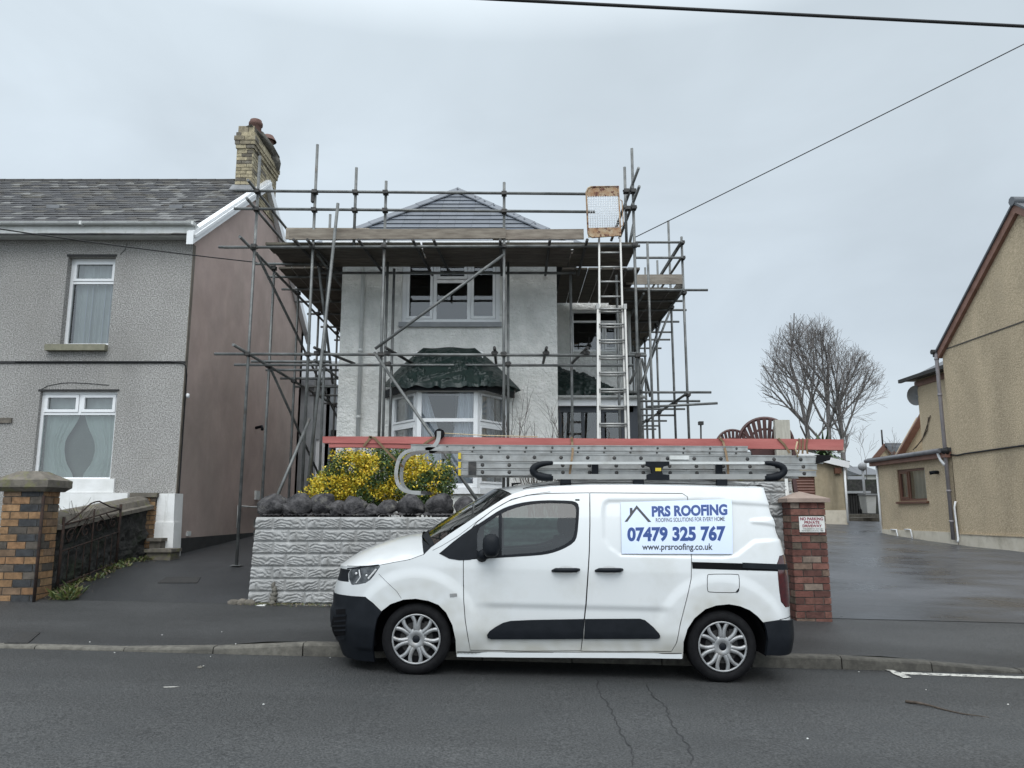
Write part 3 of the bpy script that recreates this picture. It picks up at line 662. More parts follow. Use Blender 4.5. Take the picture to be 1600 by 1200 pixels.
# rear wing behind the gable wall
RW = thing('rear_extension', 'narrow grey rendered extension at the back of the left house', 'building', (XL + .1, 21, .9))
Fr = Frame((XL - 1.5, 22.2, 0), (1, 0, 0)); b = MB(); ww = (1.63, 1.90, 2.35, 3.55)
wall_panel(b, Fr, 0, 2.0, .6, 5.3, [ww]); b.box(XL + .4, XL + .5, 22.2, 26, .6, 5.3); b.build('wall', M['grey_paint'], RW)
window(Fr, *ww, RW, [(0, 1, 0, 1, 1)], fw=.05, depth=.05, sash=.05)
b = MB(); b.quad((XL - 1.6, 22.0, 5.25), (XL + .7, 22.0, 5.25), (XL + .7, 26, 6.6), (XL - 1.6, 26, 6.6)); b.box(XL - 1.6, XL + .7, 21.98, 22.08, 5.1, 5.27); b.build('roof', M['lead'], RW)
b = MB(); Fr.box(b, 1.5, 2.0, 1.7, 1.82, 0, .3); Fr.box(b, 1.5, 2.0, 1.35, 1.47, 0, .45); b.build('step', M['kerb'], RW)
# ---------------------------------------------------------------- front of the left house: pillar, walls, gate
YP = 9.95
def brick_pillar(name, label, px0, px1, base_py, top_py, Y, dep, pal, L_, H_, mort, odd=0, special=None):
    p0, p1 = at(px0, base_py, Y), at(px1, base_py, Y); z0 = p0.z - .08; z1 = at(px0, top_py, Y).z
    t = thing(name, label, 'pillar', ((p0.x + p1.x) / 2, Y + dep / 2, z0)); b = MB(); W_ = p1.x - p0.x
    b.box(p0.x + .006, p1.x - .006, Y + .006, Y + dep - .006, z0, z1); core = b.build('mortar_core', M['mortar'], t)
    b = MB()
    brickwork(b, Frame((p0.x, Y, 0), (1, 0, 0)), 0, W_, z0, z1, pal, L_, H_, .012, odd=odd, special=special)
    brickwork(b, Frame((p1.x, Y, 0), (0, 1, 0)), 0, dep, z0, z1, pal, L_, H_, .012, odd=odd + 1)
    brickwork(b, Frame((p0.x, Y + dep, 0), (0, -1, 0)), 0, dep, z0, z1, pal, L_, H_, .012, odd=odd + 1)
    brickwork(b, Frame((p1.x, Y + dep, 0), (-1, 0, 0)), 0, W_, z0, z1, pal, L_, H_, .012, odd=odd)
    b.build('brick_shaft', M['brick'], t)
    return t, p0.x, p1.x, z0, z1
rnd_seed(21)
YP_PAL = [(.29, .17, .085)] * 5 + [(.25, .14, .07), (.33, .21, .11), (.20, .13, .08), (.13, .10, .075), (.10, .085, .07)]
def dk(k, x): return (.045, .047, .05) if k % 2 == 1 and .30 < x < .62 and k > 0 else None
t, x0, x1, z0, z1 = brick_pillar('gate_pillar', 'yellow and black brick gate pillar with mossy stone cap at far left', -14, 50, 955, 768, YP, .36, YP_PAL, .225, .082, M['mortar'], special=lambda k, x: (.045, .047, .05) if k % 2 == 0 and .28 < x < .55 else None)
b = MB(); e = .10
b.hexa([(x0 - .04, YP - .04, z1), (x1 + .04, YP - .04, z1), (x1 + .04, YP + .40, z1), (x0 - .04, YP + .40, z1)], [(x0 - e, YP - e, z1 + .055), (x1 + e, YP - e, z1 + .055), (x1 + e, YP + .36 + e, z1 + .055), (x0 - e, YP + .36 + e, z1 + .055)])
b.hexa([(x0 - e, YP - e, z1 + .056), (x1 + e, YP - e, z1 + .056), (x1 + e, YP + .36 + e, z1 + .056), (x0 - e, YP + .36 + e, z1 + .056)], [(x0 - e, YP - e, z1 + .145), (x1 + e, YP - e, z1 + .145), (x1 + e, YP + .36 + e, z1 + .145), (x0 - e, YP + .36 + e, z1 + .145)])
xm, ym = (x0 + x1) / 2, YP + .18
b.add([(x0 - e, YP - e, z1 + .146), (x1 + e, YP - e, z1 + .146), (x1 + e, YP + .36 + e, z1 + .146), (x0 - e, YP + .36 + e, z1 + .146), (xm - .12, ym - .12, z1 + .265), (xm + .12, ym - .12, z1 + .265), (xm + .12, ym + .12, z1 + .265), (xm - .12, ym + .12, z1 + .265)], [(0, 1, 5, 4), (1, 2, 6, 5), (2, 3, 7, 6), (3, 0, 4, 7), (4, 5, 6, 7)])
b.build('capstone', M['cap'], t)
b = MB(); b.tube([(x1 + .02, YP - .015, z0 + .15), (x1 + .015, YP - .02, z1 - .05)], .02, 6); b.build('hinge_bar', M['rust'], t)
PX1 = x1
# dark rubble wall up the drive
XW = -6.06
DW = thing('rubble_wall', 'dark rubble stone wall with rounded coping beside the left driveway', 'wall', (XW, 12, .5))
b = MB(); rnd_seed(9); ya, yb = YP + .37, 12.95
def topz(y): return lerp(at(90, 822, 10.3).z - .05, at(225, 795, 13.1).z, (y - ya) / (yb - ya))
nx = 90
def wf(u, v):
    y = lerp(ya, yb, u); z = lerp(drive_z(XW, y) - .1, topz(y), v)
    cell = noise.noise(Vector((y * 4.2, z * 8, 3))) ; f = noise.noise(Vector((y * 11, z * 16, 1)))
    return Vector((XW + .05 * cell + .03 * f, y, z))
b.grid(wf, nx, 26, False); b.box(XW - .35, XW - .03, ya, yb, .1, topz(ya) - .02); b.build('stone_face', M['rubble'], DW)
b = MB()
for i in range(7):
    y0_, y1_ = lerp(ya, yb, i / 7), lerp(ya, yb, (i + 1) / 7) - .012
    ps = [(XW + .10, -.0), (XW + .10, .055), (XW + .04, .075), (XW + .0, .16), (XW - .1, .21), (XW - .25, .2), (XW - .36, .12), (XW - .36, 0)]
    A = [Vector((p[0], y0_, topz(y0_) + p[1])) for p in ps]; B = [Vector((p[0], y1_, topz(y1_) + p[1])) for p in ps]
    n = len(ps); b.add(A + B, [(k, (k + 1) % n, (k + 1) % n + n, k + n) for k in range(n)] + [tuple(range(n))[::-1], tuple(range(n, 2 * n))], False)
b.build('coping', M['cap'], DW)
# rusty ornamental gate lying open against the wall
G = thing('iron_gate', 'rusty wrought iron gate folded back against the dark rubble wall', 'gate', (XW + .2, YP + .5, .4))
gx = XW + .10; g0, g1 = YP + .42, YP + 1.9
def gp(a, h): y = lerp(g0, g1, a); return Vector((gx, y, drive_z(gx, g0) + .06 + .22 * a + h * .9))
b = MB()
for a in (0, .5, 1): b.tube([gp(a, 0), gp(a, 1.02 if a != 1 else .98)], .02 if a in (0, 1) else .012, 6)
for h in (.02, .52, .9): b.tube([gp(0, h), gp(1, h)], .011, 6)
b.build('gate_frame', M['rust'], G)
b = MB()
for i in range(1, 8): b.tube([gp(i / 8, .02), gp(i / 8, .52)], .007, 5)
for k in range(4):
    c_ = (k + .5) / 4; P = []
    for j in range(26): th = j / 25 * 2.6 * PI; r_ = .02 + .10 * (1 - j / 25); P.append(gp(c_ + r_ / 1.4 * math.cos(th), .71 + r_ * math.sin(th)))
    b.tube(P, .009, 5)
for s in (-1, 1): b.tube([gp(.5 + s * .5, .9), gp(.5 + s * .3, .98), gp(.5 + s * .08, 1.12), gp(.5, 1.13)], .011, 5)
for s in (-1, 1):
    for q in (.0, .12): b.tube([gp(.5 + s * (.1 + q), .9), gp(.5 + s * (.2 + q), .78), gp(.5 + s * (.28 + q), .62)], .009, 5)
b.build('scrollwork', M['rust'], G)
# little brick pier and the white corner pier with steps
rnd_seed(23)
SP = thing('brick_pier', 'low yellow brick pier with dark cap beside the white corner pier', 'pillar', (-6.3, 13.0, .7))
p0, p1 = at(201, 850, 13.0), at(238, 850, 13.0); zt = at(201, 777, 13.0).z
b = MB(); brickwork(b, Frame((p0.x, 13.0, 0), (1, 0, 0)), 0, p1.x - p0.x, .5, zt, YP_PAL, .2, .065, .012); brickwork(b, Frame((p1.x, 13.0, 0), (0, 1, 0)), 0, .3, .5, zt, YP_PAL, .2, .065, .012); b.build('brick_shaft', M['brick'], SP)
b = MB(); b.box(p0.x + .01, p1.x - .01, 13.01, 13.34, .4, zt); b.build('mortar_core', M['mortar'], SP)
b = MB(); b.box(p0.x - .03, p1.x + .03, 12.96, 13.36, zt + .002, zt + .075); b.build('capstone', M['cap'], SP)
WP = thing('corner_pier', 'white painted corner pier at the foot of the grey house', 'pillar', (-5.9, 13.1, .7))
p0, p1 = at(239, 830, 13.05), at(269, 830, 13.05); b = MB(); b.hexa([(p0.x - .02, 13.05, .5), (p1.x + .03, 13.05, .5), (p1.x + .03, 13.38, .5), (p0.x - .02, 13.38, .5)], [(p0.x + .03, 13.05, at(240, 771, 13.05).z)] + [(p1.x + .0, 13.05, at(240, 771, 13.05).z), (p1.x, 13.38, at(240, 771, 13.05).z), (p0.x + .03, 13.38, at(240, 771, 13.05).z)])
b.build('shaft', M['white_paint'], WP)
b = MB(); zz = at(240, 816, 13.05).z; b.hexa([(p0.x - .03, 13.03, .5), (p1.x + .045, 13.03, .5), (p1.x + .045, 13.30, .5), (p0.x - .03, 13.30, .5)], [(p0.x - .0, 13.03, zz), (p1.x + .03, 13.03, zz), (p1.x + .03, 13.30, zz), (p0.x, 13.30, zz)]); b.build('pier_foot', M['white_paint'], WP)
ST = thing('stone_steps', 'two worn dark stone steps below the white corner pier', 'steps', (-6, 12.7, .7))
for (pa, pb, ztop, y0_, y1_) in ((225, 268, 858, 12.55, 12.95), (229, 252, 841, 12.8, 13.03)):
    a_, c_ = at(pa, ztop, y0_), at(pb, ztop, y0_); b = MB(); b.box(a_.x, c_.x, y0_, y1_, a_.z - .05, a_.z); b.box(a_.x + .03, c_.x - .03, y0_ + .05, y1_, .3, a_.z - .052); b.build('step', M['cap'], ST)
# weeds along the foot of the wall
def weeds(label, spots, cat='weeds'):
    b = MB()
    for (x, y, z, n, h) in spots:
        for k in range(n):
            a = U(0, 6.28); L_ = h * U(.4, 1.1); c_ = random.choice([(.10, .13, .03), (.06, .09, .03), (.15, .15, .05), (.12, .09, .05)]); b.col = (*c_, 1)
            p = Vector((x + U(-.06, .06), y + U(-.06, .06), z)); q = p + Vector((math.cos(a) * L_ * .7, math.sin(a) * L_ * .7, L_ * U(.3, 1))); s_ = Vector((-math.sin(a), math.cos(a), 0)) * .012; m_ = p.lerp(q, .55) + Vector((0, 0, L_ * .15))
            b.add([p - s_ * .4, p + s_ * .4, m_ + s_, q, m_ - s_], [(0, 1, 2, 3, 4)])
    return tag(b.build('weeds', M['leaf']), label, cat, kind='stuff')
rnd_seed(33); sp = []
for k in range(60):
    y = U(10.2, 13.0); x = XW + U(.03, .28); sp.append((x, y, drive_z(x, y), 14, U(.04, .10)))
for k in range(10): x, y = XW + U(.25, .45), U(10.05, 10.35); sp.append((x, y, drive_z(x, y), 26, .17))
weeds('straggling green and brown weeds along the foot of the dark rubble wall', sp)
b = MB(); rnd_seed(6)
for k in range(420):
    y = U(10.0, 13.0); x = XW + abs(random.gauss(0, .16)) + .02; z = drive_z(x, y) + .006; c_ = random.choice([(.16, .12, .07), (.10, .08, .05), (.22, .18, .12), (.07, .08, .03)]); b.col = (*c_, 1)
    a = U(0, 6.3); s_ = U(.01, .025); b.add([(x, y, z), (x + s_ * math.cos(a), y + s_ * math.sin(a), z + .01), (x + s_ * math.cos(a + 1.4), y + s_ * math.sin(a + 1.4), z + .004)], [(0, 1, 2)])
tag(b.build('leaf_litter', M['leaf']), 'scattered dead leaf litter at the edge of the left driveway', 'leaf litter', kind='stuff')
# dry twiggy plant above the gate
b = MB(); rnd_seed(41); c0 = at(118, 812, 10.9)
for k in range(26):
    a = U(0, 6.28); p = c0 + Vector((U(-.1, .1), U(-.1, .1), -.1)); P = [p]
    for j in range(6): a += U(-.5, .5); p = p + Vector((math.cos(a) * .04, math.sin(a) * .04, U(.02, .08))); P.append(p)
    b.tube(P, [.006, .005, .004, .004, .003, .002, .002], 4, cap=False)
tag(b.build('dry_shrub', M['stem']), 'dry leafless twigs growing over the iron gate', 'shrub')
# ================================================================ centre house (under repair)
YC = 13.5; XC0 = at(530, 560, YC).x; XC1 = at(871, 560, YC).x
def ZC(py, Y=YC): return at(700, py, Y).z
CHs = thing('detached_house', 'white roughcast house with new grey tiled hip roof inside the scaffolding', 'house', ((XC0 + XC1) / 2, YC, 1.3))
F = Frame((XC0, YC, 0), (1, 0, 0)); WW = XC1 - XC0
def uc(px, py=560): return at(px, py, YC).x - XC0
EZ = 4.60 + CH
wu = (uc(628, 460), uc(781, 460), ZC(504), ZC(404))
b = MB(); bayh = (uc(640, 690), uc(775, 690), ZC(762), ZC(612)); wall_panel(b, F, 0, WW, 1.0, EZ, [wu, bayh])
b.quad((XC0, YC, 1.0), (XC0, YC, EZ), (XC0, 21.5, EZ), (XC0, 21.5, 1.0)); b.quad((XC1, YC, 1.0), (XC1, YC, EZ), (XC1, 16.2, EZ), (XC1, 16.2, 1.0)); b.quad((XC0, 21.5, 1), (XC0, 21.5, EZ), (2.5, 21.5, EZ), (2.5, 21.5, 1))
b.build('wall', M['rough_white'], CHs)
# recessed side wing with its own window
YR = 15.7; XR1 = 2.46; FR = Frame((XC1 - .05, YR, 0), (1, 0, 0))
def ur(px, py): return at(px, py, YR).x - XC1 + .05
wr = (ur(893, 515), ur(968, 515), at(900, 549, YR).z, at(900, 484, YR).z)
b = MB(); wall_panel(b, FR, 0, XR1 - XC1 + .05, 1.0, EZ, [wr]); b.quad((XR1, YR, 1), (XR1, 21.5, 1), (XR1, 21.5, EZ), (XR1, YR, EZ)); b.build('side_wing_wall', M['rough_white'], CHs)
o = window(FR, *wr, CHs, [(0, .68, 0, .76, 0), (0, 1, .76, 1, 0), (.68, 1, 0, .76, 1)], fw=.05, depth=.06)
o = window(F, *wu, CHs, [(0, .32, 0, 1, 1), (.32, .70, 0, .68, 0), (.32, .70, .68, 1, 1), (.70, 1, 0, 1, 1)], fw=.075, depth=.05, sash=.05, frame=M['upvc'])
b = MB(); F.box(b, wu[0] - .04, wu[1] + .04, wu[2] - .09, wu[2] - .005, -.05, .07); b.build('window_sill', M['grey_paint'], CHs)
b = MB(); F.box(b, 0, WW, EZ - .02, EZ + .0, 0, .40); F.box(b, -.28, WW + .28, EZ, EZ + .17, .38, .42); b.build('soffit', M['upvc'], CHs)
for px_, nm in ((564, 'downpipe'),):
    b = MB(); x = at(px_, 560, YC).x; b.tube([(x, YC - .30, EZ - .03), (x, YC - .28, EZ - .12), (x, YC - .055, EZ - .3), (x, YC - .055, 1.2)], .036, 10)
    for z_ in (1.9, 3.1, 4.3): b.tube([(x, YC - .055, z_), (x, YC - .055, z_ + .05)], .044, 10)
    b.build(nm, M['upvc_dirty'], CHs)
x = at(984, 560, YR - .06).x; b = MB(); b.tube([(x, YR - .06, EZ - .05), (x, YR - .06, 1.3)], .04, 10); b.build('downpipe', M['upvc_dirty'], CHs)
# hip roof: front triangular slope, two long slopes, ridge going back
xm = (XC0 + XC1) / 2; ex0, ex1 = XC0 - .42, XC1 + .42; ey = YC - .42; pk = at(715, 296, 15.45); xm = pk.x; hz = pk.z - .03
P0 = Vector((ex0, ey, EZ + .06)); P1 = Vector((ex1, ey, EZ + .06)); PK = Vector((xm, 15.45, hz)); PB = Vector((xm, 20.2, hz)); B0 = Vector((ex0, 21.9, EZ + .06)); B1 = Vector((ex1, 21.9, EZ + .06))
b = MB(); b.col = (.04, .042, .045, 1); b.add([P0, P1, PK], [(0, 1, 2)]); b.add([P1, B1, PB, PK], [(0, 1, 2, 3)]); b.add([B0, P0, PK, PB], [(0, 1, 2, 3)]); b.add([B1, B0, PB], [(0, 1, 2)])
rnd_seed(3); up = (PK - Vector((xm, ey, EZ + .06))); sl_ = up.length; rows = 14
pal = [(.115, .13, .155), (.10, .115, .14), (.125, .14, .165), (.105, .118, .138)]
def ext(i):
    t = (i + .5) / rows; return (lerp(0, xm - ex0, t) + .02, lerp(ex1 - ex0, xm - ex0, t) - .02)
slates(b, P0, (1, 0, 0), up, rows, sl_ / rows, .33, ext, pal, th=.02, jit=.002)
for (o_, ud, base, w_) in ((P1, Vector((0, 1, 0)), Vector((ex1, 15.45, EZ + .06)), 8.4), (B0, Vector((0, -1, 0)), None, 8.4)):
    upd = (PK - Vector((o_.x, 15.45, EZ + .06)))
    for_up = upd
    n_ = 12
    if base is not None: slates(b, o_, ud, for_up, n_, for_up.length / n_, .6, lambda i: (lerp(0, 2.35, (i + .5) / n_), 8.3 - lerp(0, 1.7, (i + .5) / n_)), pal, th=.02)
b.build('roof', M['tile'], CHs)
b = MB(); rnd_seed(13)
for (a_, e_) in ((P0, PK), (P1, PK), (PK, PB), (B0, PB), (B1, PB)):
    n_ = max(2, int((e_ - a_).length / .42)); d_ = (e_ - a_) / n_
    for i in range(n_):
        k = U(.9, 1.1); b.col = (.14 * k, .155 * k, .18 * k, 1); p = a_ + d_ * i; q = a_ + d_ * (i + 1.03); s_ = d_.cross(Vector((0, 0, 1))).normalized() * .13; u_ = Vector((0, 0, 1))
        for sg in (1, -1): b.add([p + u_ * .085, q + u_ * .075, q + s_ * sg + u_ * -.01, p + s_ * sg + u_ * 0, p + u_ * .06, q + u_ * .05, q + s_ * sg - u_ * .035, p + s_ * sg - u_ * .025], [(0, 1, 2, 3), (7, 6, 5, 4), (3, 2, 6, 7), (0, 3, 7, 4)])
b.build('hip_tiles', M['tile'], CHs)
# bay window
YBf = 12.78; bz0 = at(700, 762, YBf).z; bz1 = at(700, 606, YBf).z
pA, pB_, pC, pD = Vector((at(611, 690, YC).x, YC, 0)), Vector((at(651, 690, YBf).x, YBf, 0)), Vector((at(746, 690, YBf).x, YBf, 0)), Vector((at(792, 690, YC).x, YC, 0))
BAY = MB(); lo = at(700, 765, YBf).z
for a_, e_ in ((pA, pB_), (pB_, pC), (pC, pD)):
    Fb = Frame(a_, e_ - a_); Lb = (e_ - a_).length; Fb.box(BAY, -.02, Lb + .02, 1.1, bz0 - .10, -.2, 0)
bay = BAY.build('bay_base', M['rough_white'], CHs)
b = MB()
for a_, e_ in ((pA, pB_), (pB_, pC), (pC, pD)):
    Fb = Frame(a_, e_ - a_); Lb = (e_ - a_).length; Fb.box(b, -.05, Lb + .05, bz0 - .10, bz0 - .005, -.1, .06)
b.build('bay_sill', M['upvc'], CHs)
for a_, e_, pn in ((pA, pB_, [(0, 1, 0, .66, 1), (0, 1, .66, 1, 1)]), (pB_, pC, [(0, 1, 0, .69, 0), (0, 1, .69, 1, 0)]), (pC, pD, [(0, 1, 0, .66, 1), (0, 1, .66, 1, 1)])):
    Fb = Frame(a_, e_ - a_); Lb = (e_ - a_).length
    o = window(Fb, 0.0, Lb, bz0, bz1, CHs, pn, fw=.07, depth=-.0, sash=.035, room=False)
    if a_ is pB_:
        curtain(Fb, .05, Lb - .05, bz0 + .45, bz1 - .03, -.14, o, M['net_grey'], 12, .015, lambda v: (0, interp(v, [(0, .40), (.4, .34), (.6, .26), (1, .10)])))
        curtain(Fb, .05, Lb - .05, bz0 + .45, bz1 - .03, -.14, o, M['net_grey'], 12, .015, lambda v: (interp(v, [(0, .54), (.4, .60), (.6, .66), (1, .70)]), 1))
        curtain(Fb, .05, Lb - .05, bz0 + .05, bz0 + .47, -.16, o, M['net_grey'], 16, .012)
    else: curtain(Fb, .04, Lb - .04, bz0 + .04, bz1 - .03, -.13, o, M['net_grey'], 7, .02, (lambda v: (.28, .9)) if a_ is pA else (lambda v: (.1, .8)))
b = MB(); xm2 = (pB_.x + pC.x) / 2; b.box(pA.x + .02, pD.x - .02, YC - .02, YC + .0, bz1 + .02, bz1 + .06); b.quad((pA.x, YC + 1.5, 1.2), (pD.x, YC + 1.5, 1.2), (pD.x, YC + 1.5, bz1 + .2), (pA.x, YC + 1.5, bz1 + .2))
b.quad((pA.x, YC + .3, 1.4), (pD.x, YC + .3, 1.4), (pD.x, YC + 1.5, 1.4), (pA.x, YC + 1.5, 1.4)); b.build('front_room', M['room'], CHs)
b = MB(); b.tube([(xm2 + .05, YC + .5, bz1 + .1), (xm2 + .05, YC + .5, bz1 - .42)], .006, 5); b.blob((xm2 + .05, YC + .5, bz1 - .48), .05, .05, .06, 1, .1); b.build('pendant_lamp', M['net'], CHs)
b = MB(); ztp = at(700, 548, YC - .02).z
ea = [Vector((pA.x - .12, YC, bz1 + .03)), Vector((pB_.x - .14, YBf - .14, bz1 + .03)), Vector((pC.x + .14, YBf - .14, bz1 + .03)), Vector((pD.x + .12, YC, bz1 + .03))]; ta, tb = Vector((pA.x + .4, YC, ztp)), Vector((pD.x - .45, YC, ztp))
b.add(ea + [ta, tb], [(0, 1, 4), (1, 2, 5, 4), (2, 3, 5), (3, 2, 1, 0)]); b.build('bay_roof', M['slate'], CHs)
b = MB()
for a_, e_ in zip(ea, ea[1:]): b.bar(a_ - Vector((0, 0, .03)), e_ - Vector((0, 0, .03)), .04, .13)
b.build('bay_fascia', M['black_plastic'], CHs)
# crumpled green tarpaulin over the bay roof
def crumple(p, s, seed=0):
    q = Vector((p.x + p.z * .5, p.z - p.x * .35, seed)); w_ = noise.noise(q * 1.7) * .5
    r = 1.1 * abs(noise.noise(Vector((q.x * 2.2 + w_, q.y * 5.5, seed)))) + .8 * abs(noise.noise(Vector((q.x * 7 + w_ * 2, q.y * 4.0, seed + 5)))) + .45 * abs(noise.noise(Vector((q.x * 11, q.y * 17, seed + 9)))); return (.42 - min(r, .6)) * s
b = MB()
Lf = [(0, .0), (.18, .06), (1, 1)]
def tf(u, v):
    # u across (0..1), v 0 top .. 1 bottom
    top = Vector((lerp(at(662, 545, 13.46).x, at(742, 545, 13.46).x, u), 13.45, at(700, 545 + 1.0 * math.sin(u * 9), 13.45).z))
    pts = [Vector((at(597, 601, 13.3).x, 13.44, at(600, 601, 13.3).z)), Vector((at(628, 602, 12.6).x, YBf - .22, at(628, 599, 12.55).z)), Vector((at(768, 600, 12.6).x, YBf - .22, at(768, 599, 12.55).z)), Vector((at(809, 603, 13.3).x, 13.40, at(809, 604, 13.3).z))]
    if u < .17: bot = pts[0].lerp(pts[1], u / .17)
    elif u < .83: bot = pts[1].lerp(pts[2], (u - .17) / .66)
    else: bot = pts[2].lerp(pts[3], (u - .83) / .17)
    bot.z += .012 * math.sin(u * 23) + .01 * math.sin(u * 51)
    p = top.lerp(bot, v); p.z += .035 * math.sin(v * PI)
    c_ = crumple(p, .12, 1); e_ = min(1, v * 3) * min(1, u * 8, (1 - u) * 8); return p + Vector((0, -1, .55)).normalized() * (c_ * e_ + .03) + Vector((crumple(p, .05, 4) * e_, 0, 0))
b.grid(tf, 190, 90, True)
b.grid(lambda u, v: tf(u, 1) + Vector((.01 * math.sin(u * 60), -.012 * v + .02 * math.sin(u * 40) * v, -v * (.07 + .05 * noise.noise(Vector((u * 9, 0, 2)))))), 120, 5, True)
b.grid(lambda u, v: tf(.93 + .07 * u, 1).lerp(Vector((at(812, 620, 13.3).x, 13.3, at(804, 615, 13.3).z)), v * .7) + Vector((.05 * v * math.sin(u * 7), -.05 * v, .03 * v * math.cos(u * 5))), 8, 8, True)
tag(b.build('tarpaulin', M['tarp']), 'crumpled dark green tarpaulin draped over the bay window roof', 'tarpaulin')
# porch in the recess and its tarpaulin
PO = thing('porch', 'dark grey porch with white gutter in the recess right of the white house', 'porch', (1.6, 14.4, 1.3)); YPo = 14.2
xa, xb_ = XC1 + .012, at(1008, 640, YPo).x; zg0, zg1 = at(900, 632, YPo).z, at(900, 619, YPo).z
b = MB(); b.box(xa, xb_ - .12, YPo + .02, YPo + .10, zg0 - .02, zg1); b.box(xa, xb_ - .1, YPo - .0, YPo + 1.45, zg1 - .02, zg1 + .0); b.build('fascia', M['upvc'], PO)
b = MB(); pr = [(.06 * math.cos(a), .055 * math.sin(a)) for a in [PI + PI * k / 8 for k in range(9)]]
A = [Vector((xa, YPo - .04 + p[0], zg1 + p[1])) for p in pr]; B = [Vector((xb_, YPo - .04 + p[0], zg1 + p[1])) for p in pr]; b.add(A + B, [(k, k + 1, k + 10, k + 9) for k in range(8)], True); b.build('gutter', M['upvc_dirty'], PO)
b = MB(); b.box(at(978, 660, YPo).x, at(1000, 660, YPo).x, YPo + .12, YPo + 1.4, 1.2, zg0); b.box(xa, xa + .05, YPo + .12, YPo + 1.4, 1.2, zg0); b.box(xa, xb_ - .2, YPo + .12, YPo + .17, 1.2, 2.15); b.box(xa, xb_ - .2, YPo + .12, YPo + .16, zg0 - .13, zg0); b.build('cladding', M['anth'], PO)
b = MB(); b.box(xa + .05, xb_ - .3, YPo + 1.3, YPo + 1.35, 1.2, zg0); b.build('doorway', M['dark'], PO)
b = MB()
for fx in (.0, .36, .68, 1): x = lerp(xa + .08, at(975, 660, YPo).x, fx); b.box(x - .03, x + .03, YPo + .13, YPo + .19, 2.15, zg0 - .13)
b.box(xa + .05, at(978, 660, YPo).x, YPo + .13, YPo + .19, 2.12, 2.2); b.build('porch_frame', M['anth'], PO)
b = MB(); b.quad((xa + .05, YPo + .155, 2.2), (at(978, 660, YPo).x, YPo + .155, 2.2), (at(978, 660, YPo).x, YPo + .155, zg0 - .13), (xa + .05, YPo + .155, zg0 - .13)); b.build('pane', M['glass'], PO)
b = MB(); b.add([Vector((xa, YPo + .0, zg1 + .01)), Vector((xb_ - .1, YPo, zg1 + .01)), Vector((xb_ - .1, YR, zg1 + .05)), Vector((xa, YR, zg1 + .75))], [(0, 1, 2, 3)]); b.build('porch_roof', M['slate'], PO)
b = MB()
def pf(u, v):
    x = lerp(xa + .01, xb_ - .08, u); y = lerp(YPo + .0, YR - .05, v); top = interp(u, [(0, .80), (.45, .62), (.8, .28), (1, .10)])
    z = zg1 + .05 + top * v ** .8; p = Vector((x, y, z)); return p + Vector((0, -.7, .7)) * (crumple(Vector((x, 0, z * 1.5 + y * .3)), .15, 8) + .02)
b.grid(pf, 70, 45, True); b.grid(lambda u, v: pf(u, 0) + Vector((0, -.03 * v, -v * (.05 + .04 * noise.noise(Vector((u * 8, 1, 2)))))), 70, 4, True)
tag(b.build('tarpaulin', M['tarp']), 'dark green tarpaulin bundled over the porch roof behind the leaning ladder', 'tarpaulin')
# ================================================================ right house
XRH = 11.6; YRa = 20.6
VPX = 765.0
ru = Vector(((VPX - 800) / 1200, 1, 0)).normalized()       # direction of the side wall, away from the camera
cn = at(1486, 700, YRa)                                     # far corner of the gable wall
RH = thing('gabled_house', 'beige pebbledashed gable house with brown verge at the right of the yard', 'house', (cn.x, cn.y, .6))
FG = Frame(cn, -ru)       # a = distance towards the camera, n = facing the yard
def hitF(px, py, Fm=None):
    Fm = Fm or FG; a = (px - 800) / 1200; r = (600 - py) / 1200; d = Vector((a, cs - r * sn, sn + r * cs)); o = Vector((0, 0, CH)); oo = Vector((Fm.o.x, Fm.o.y, 0))
    t = (oo - o).dot(Fm.n) / d.dot(Fm.n); q = o + d * t; return (q - oo).dot(Fm.u), q.z
a_e, z_e = hitF(1486, 545); a_p, z_p = hitF(1592, 325)
def gtop(a): return lerp(z_e, z_p, (a - 0) / a_p) if a < a_p else lerp(z_p, z_e, (a - a_p) / a_p)
b = MB(); Lg = 2 * a_p; pz = .95
pzt = hitF(1540, 836)[1]
for i in range(40):
    a, e = Lg * i / 40, Lg * (i + 1) / 40; b.quad(FG.p(a, pzt), FG.p(e, pzt), FG.p(e, gtop(e)), FG.p(a, gtop(a)))
b.quad(FG.p(Lg, .3), FG.p(Lg, .3, -9), FG.p(Lg, z_e, -9), FG.p(Lg, z_e)); b.quad(FG.p(0, .3, -9), FG.p(0, .3), FG.p(0, z_e), FG.p(0, z_e, -9))
b.build('wall', M['beige'], RH)
b = MB(); FG.box(b, 0, Lg, .2, pzt - .004, -.1, .03); b.build('plinth', M['beige_trim'], RH)
b = MB(); FG.box(b, 0, Lg, pzt - .01, pzt + .015, .0, .05); b.build('bell_mould', M['beige'], RH)
b = MB()
for (q0, q1) in (((1510, 548 - 0), (1600, 501)),):
    a0_, zz0 = hitF(1476, 547.5); a1_, zz1 = hitF(1600, 500.5); FG.box(b, .0, Lg, (zz0 + zz1) / 2 - .015, (zz0 + zz1) / 2 + .015, 0, .014)
b.build('render_joint', M['mortar'], RH)
def slab(b, A, E, w0, w1, th):   # sloping board between two (a,z), from depth w0 to w1
    p = [FG.p(A[0], A[1] - th, w1), FG.p(E[0], E[1] - th, w1), FG.p(E[0], E[1] - th, w0), FG.p(A[0], A[1] - th, w0)]; q = [v + Vector((0, 0, th)) for v in p]; b.hexa(p, q)
b = MB(); slab(b, (-.05, z_e + .05), (a_p, z_p + .10), -.02, .10, .22); slab(b, (a_p, z_p + .10), (Lg + .05, z_e + .05), -.02, .10, .22); b.build('bargeboard', M['brown_fascia'], RH)
b = MB(); b.col = (.10, .105, .115, 1)
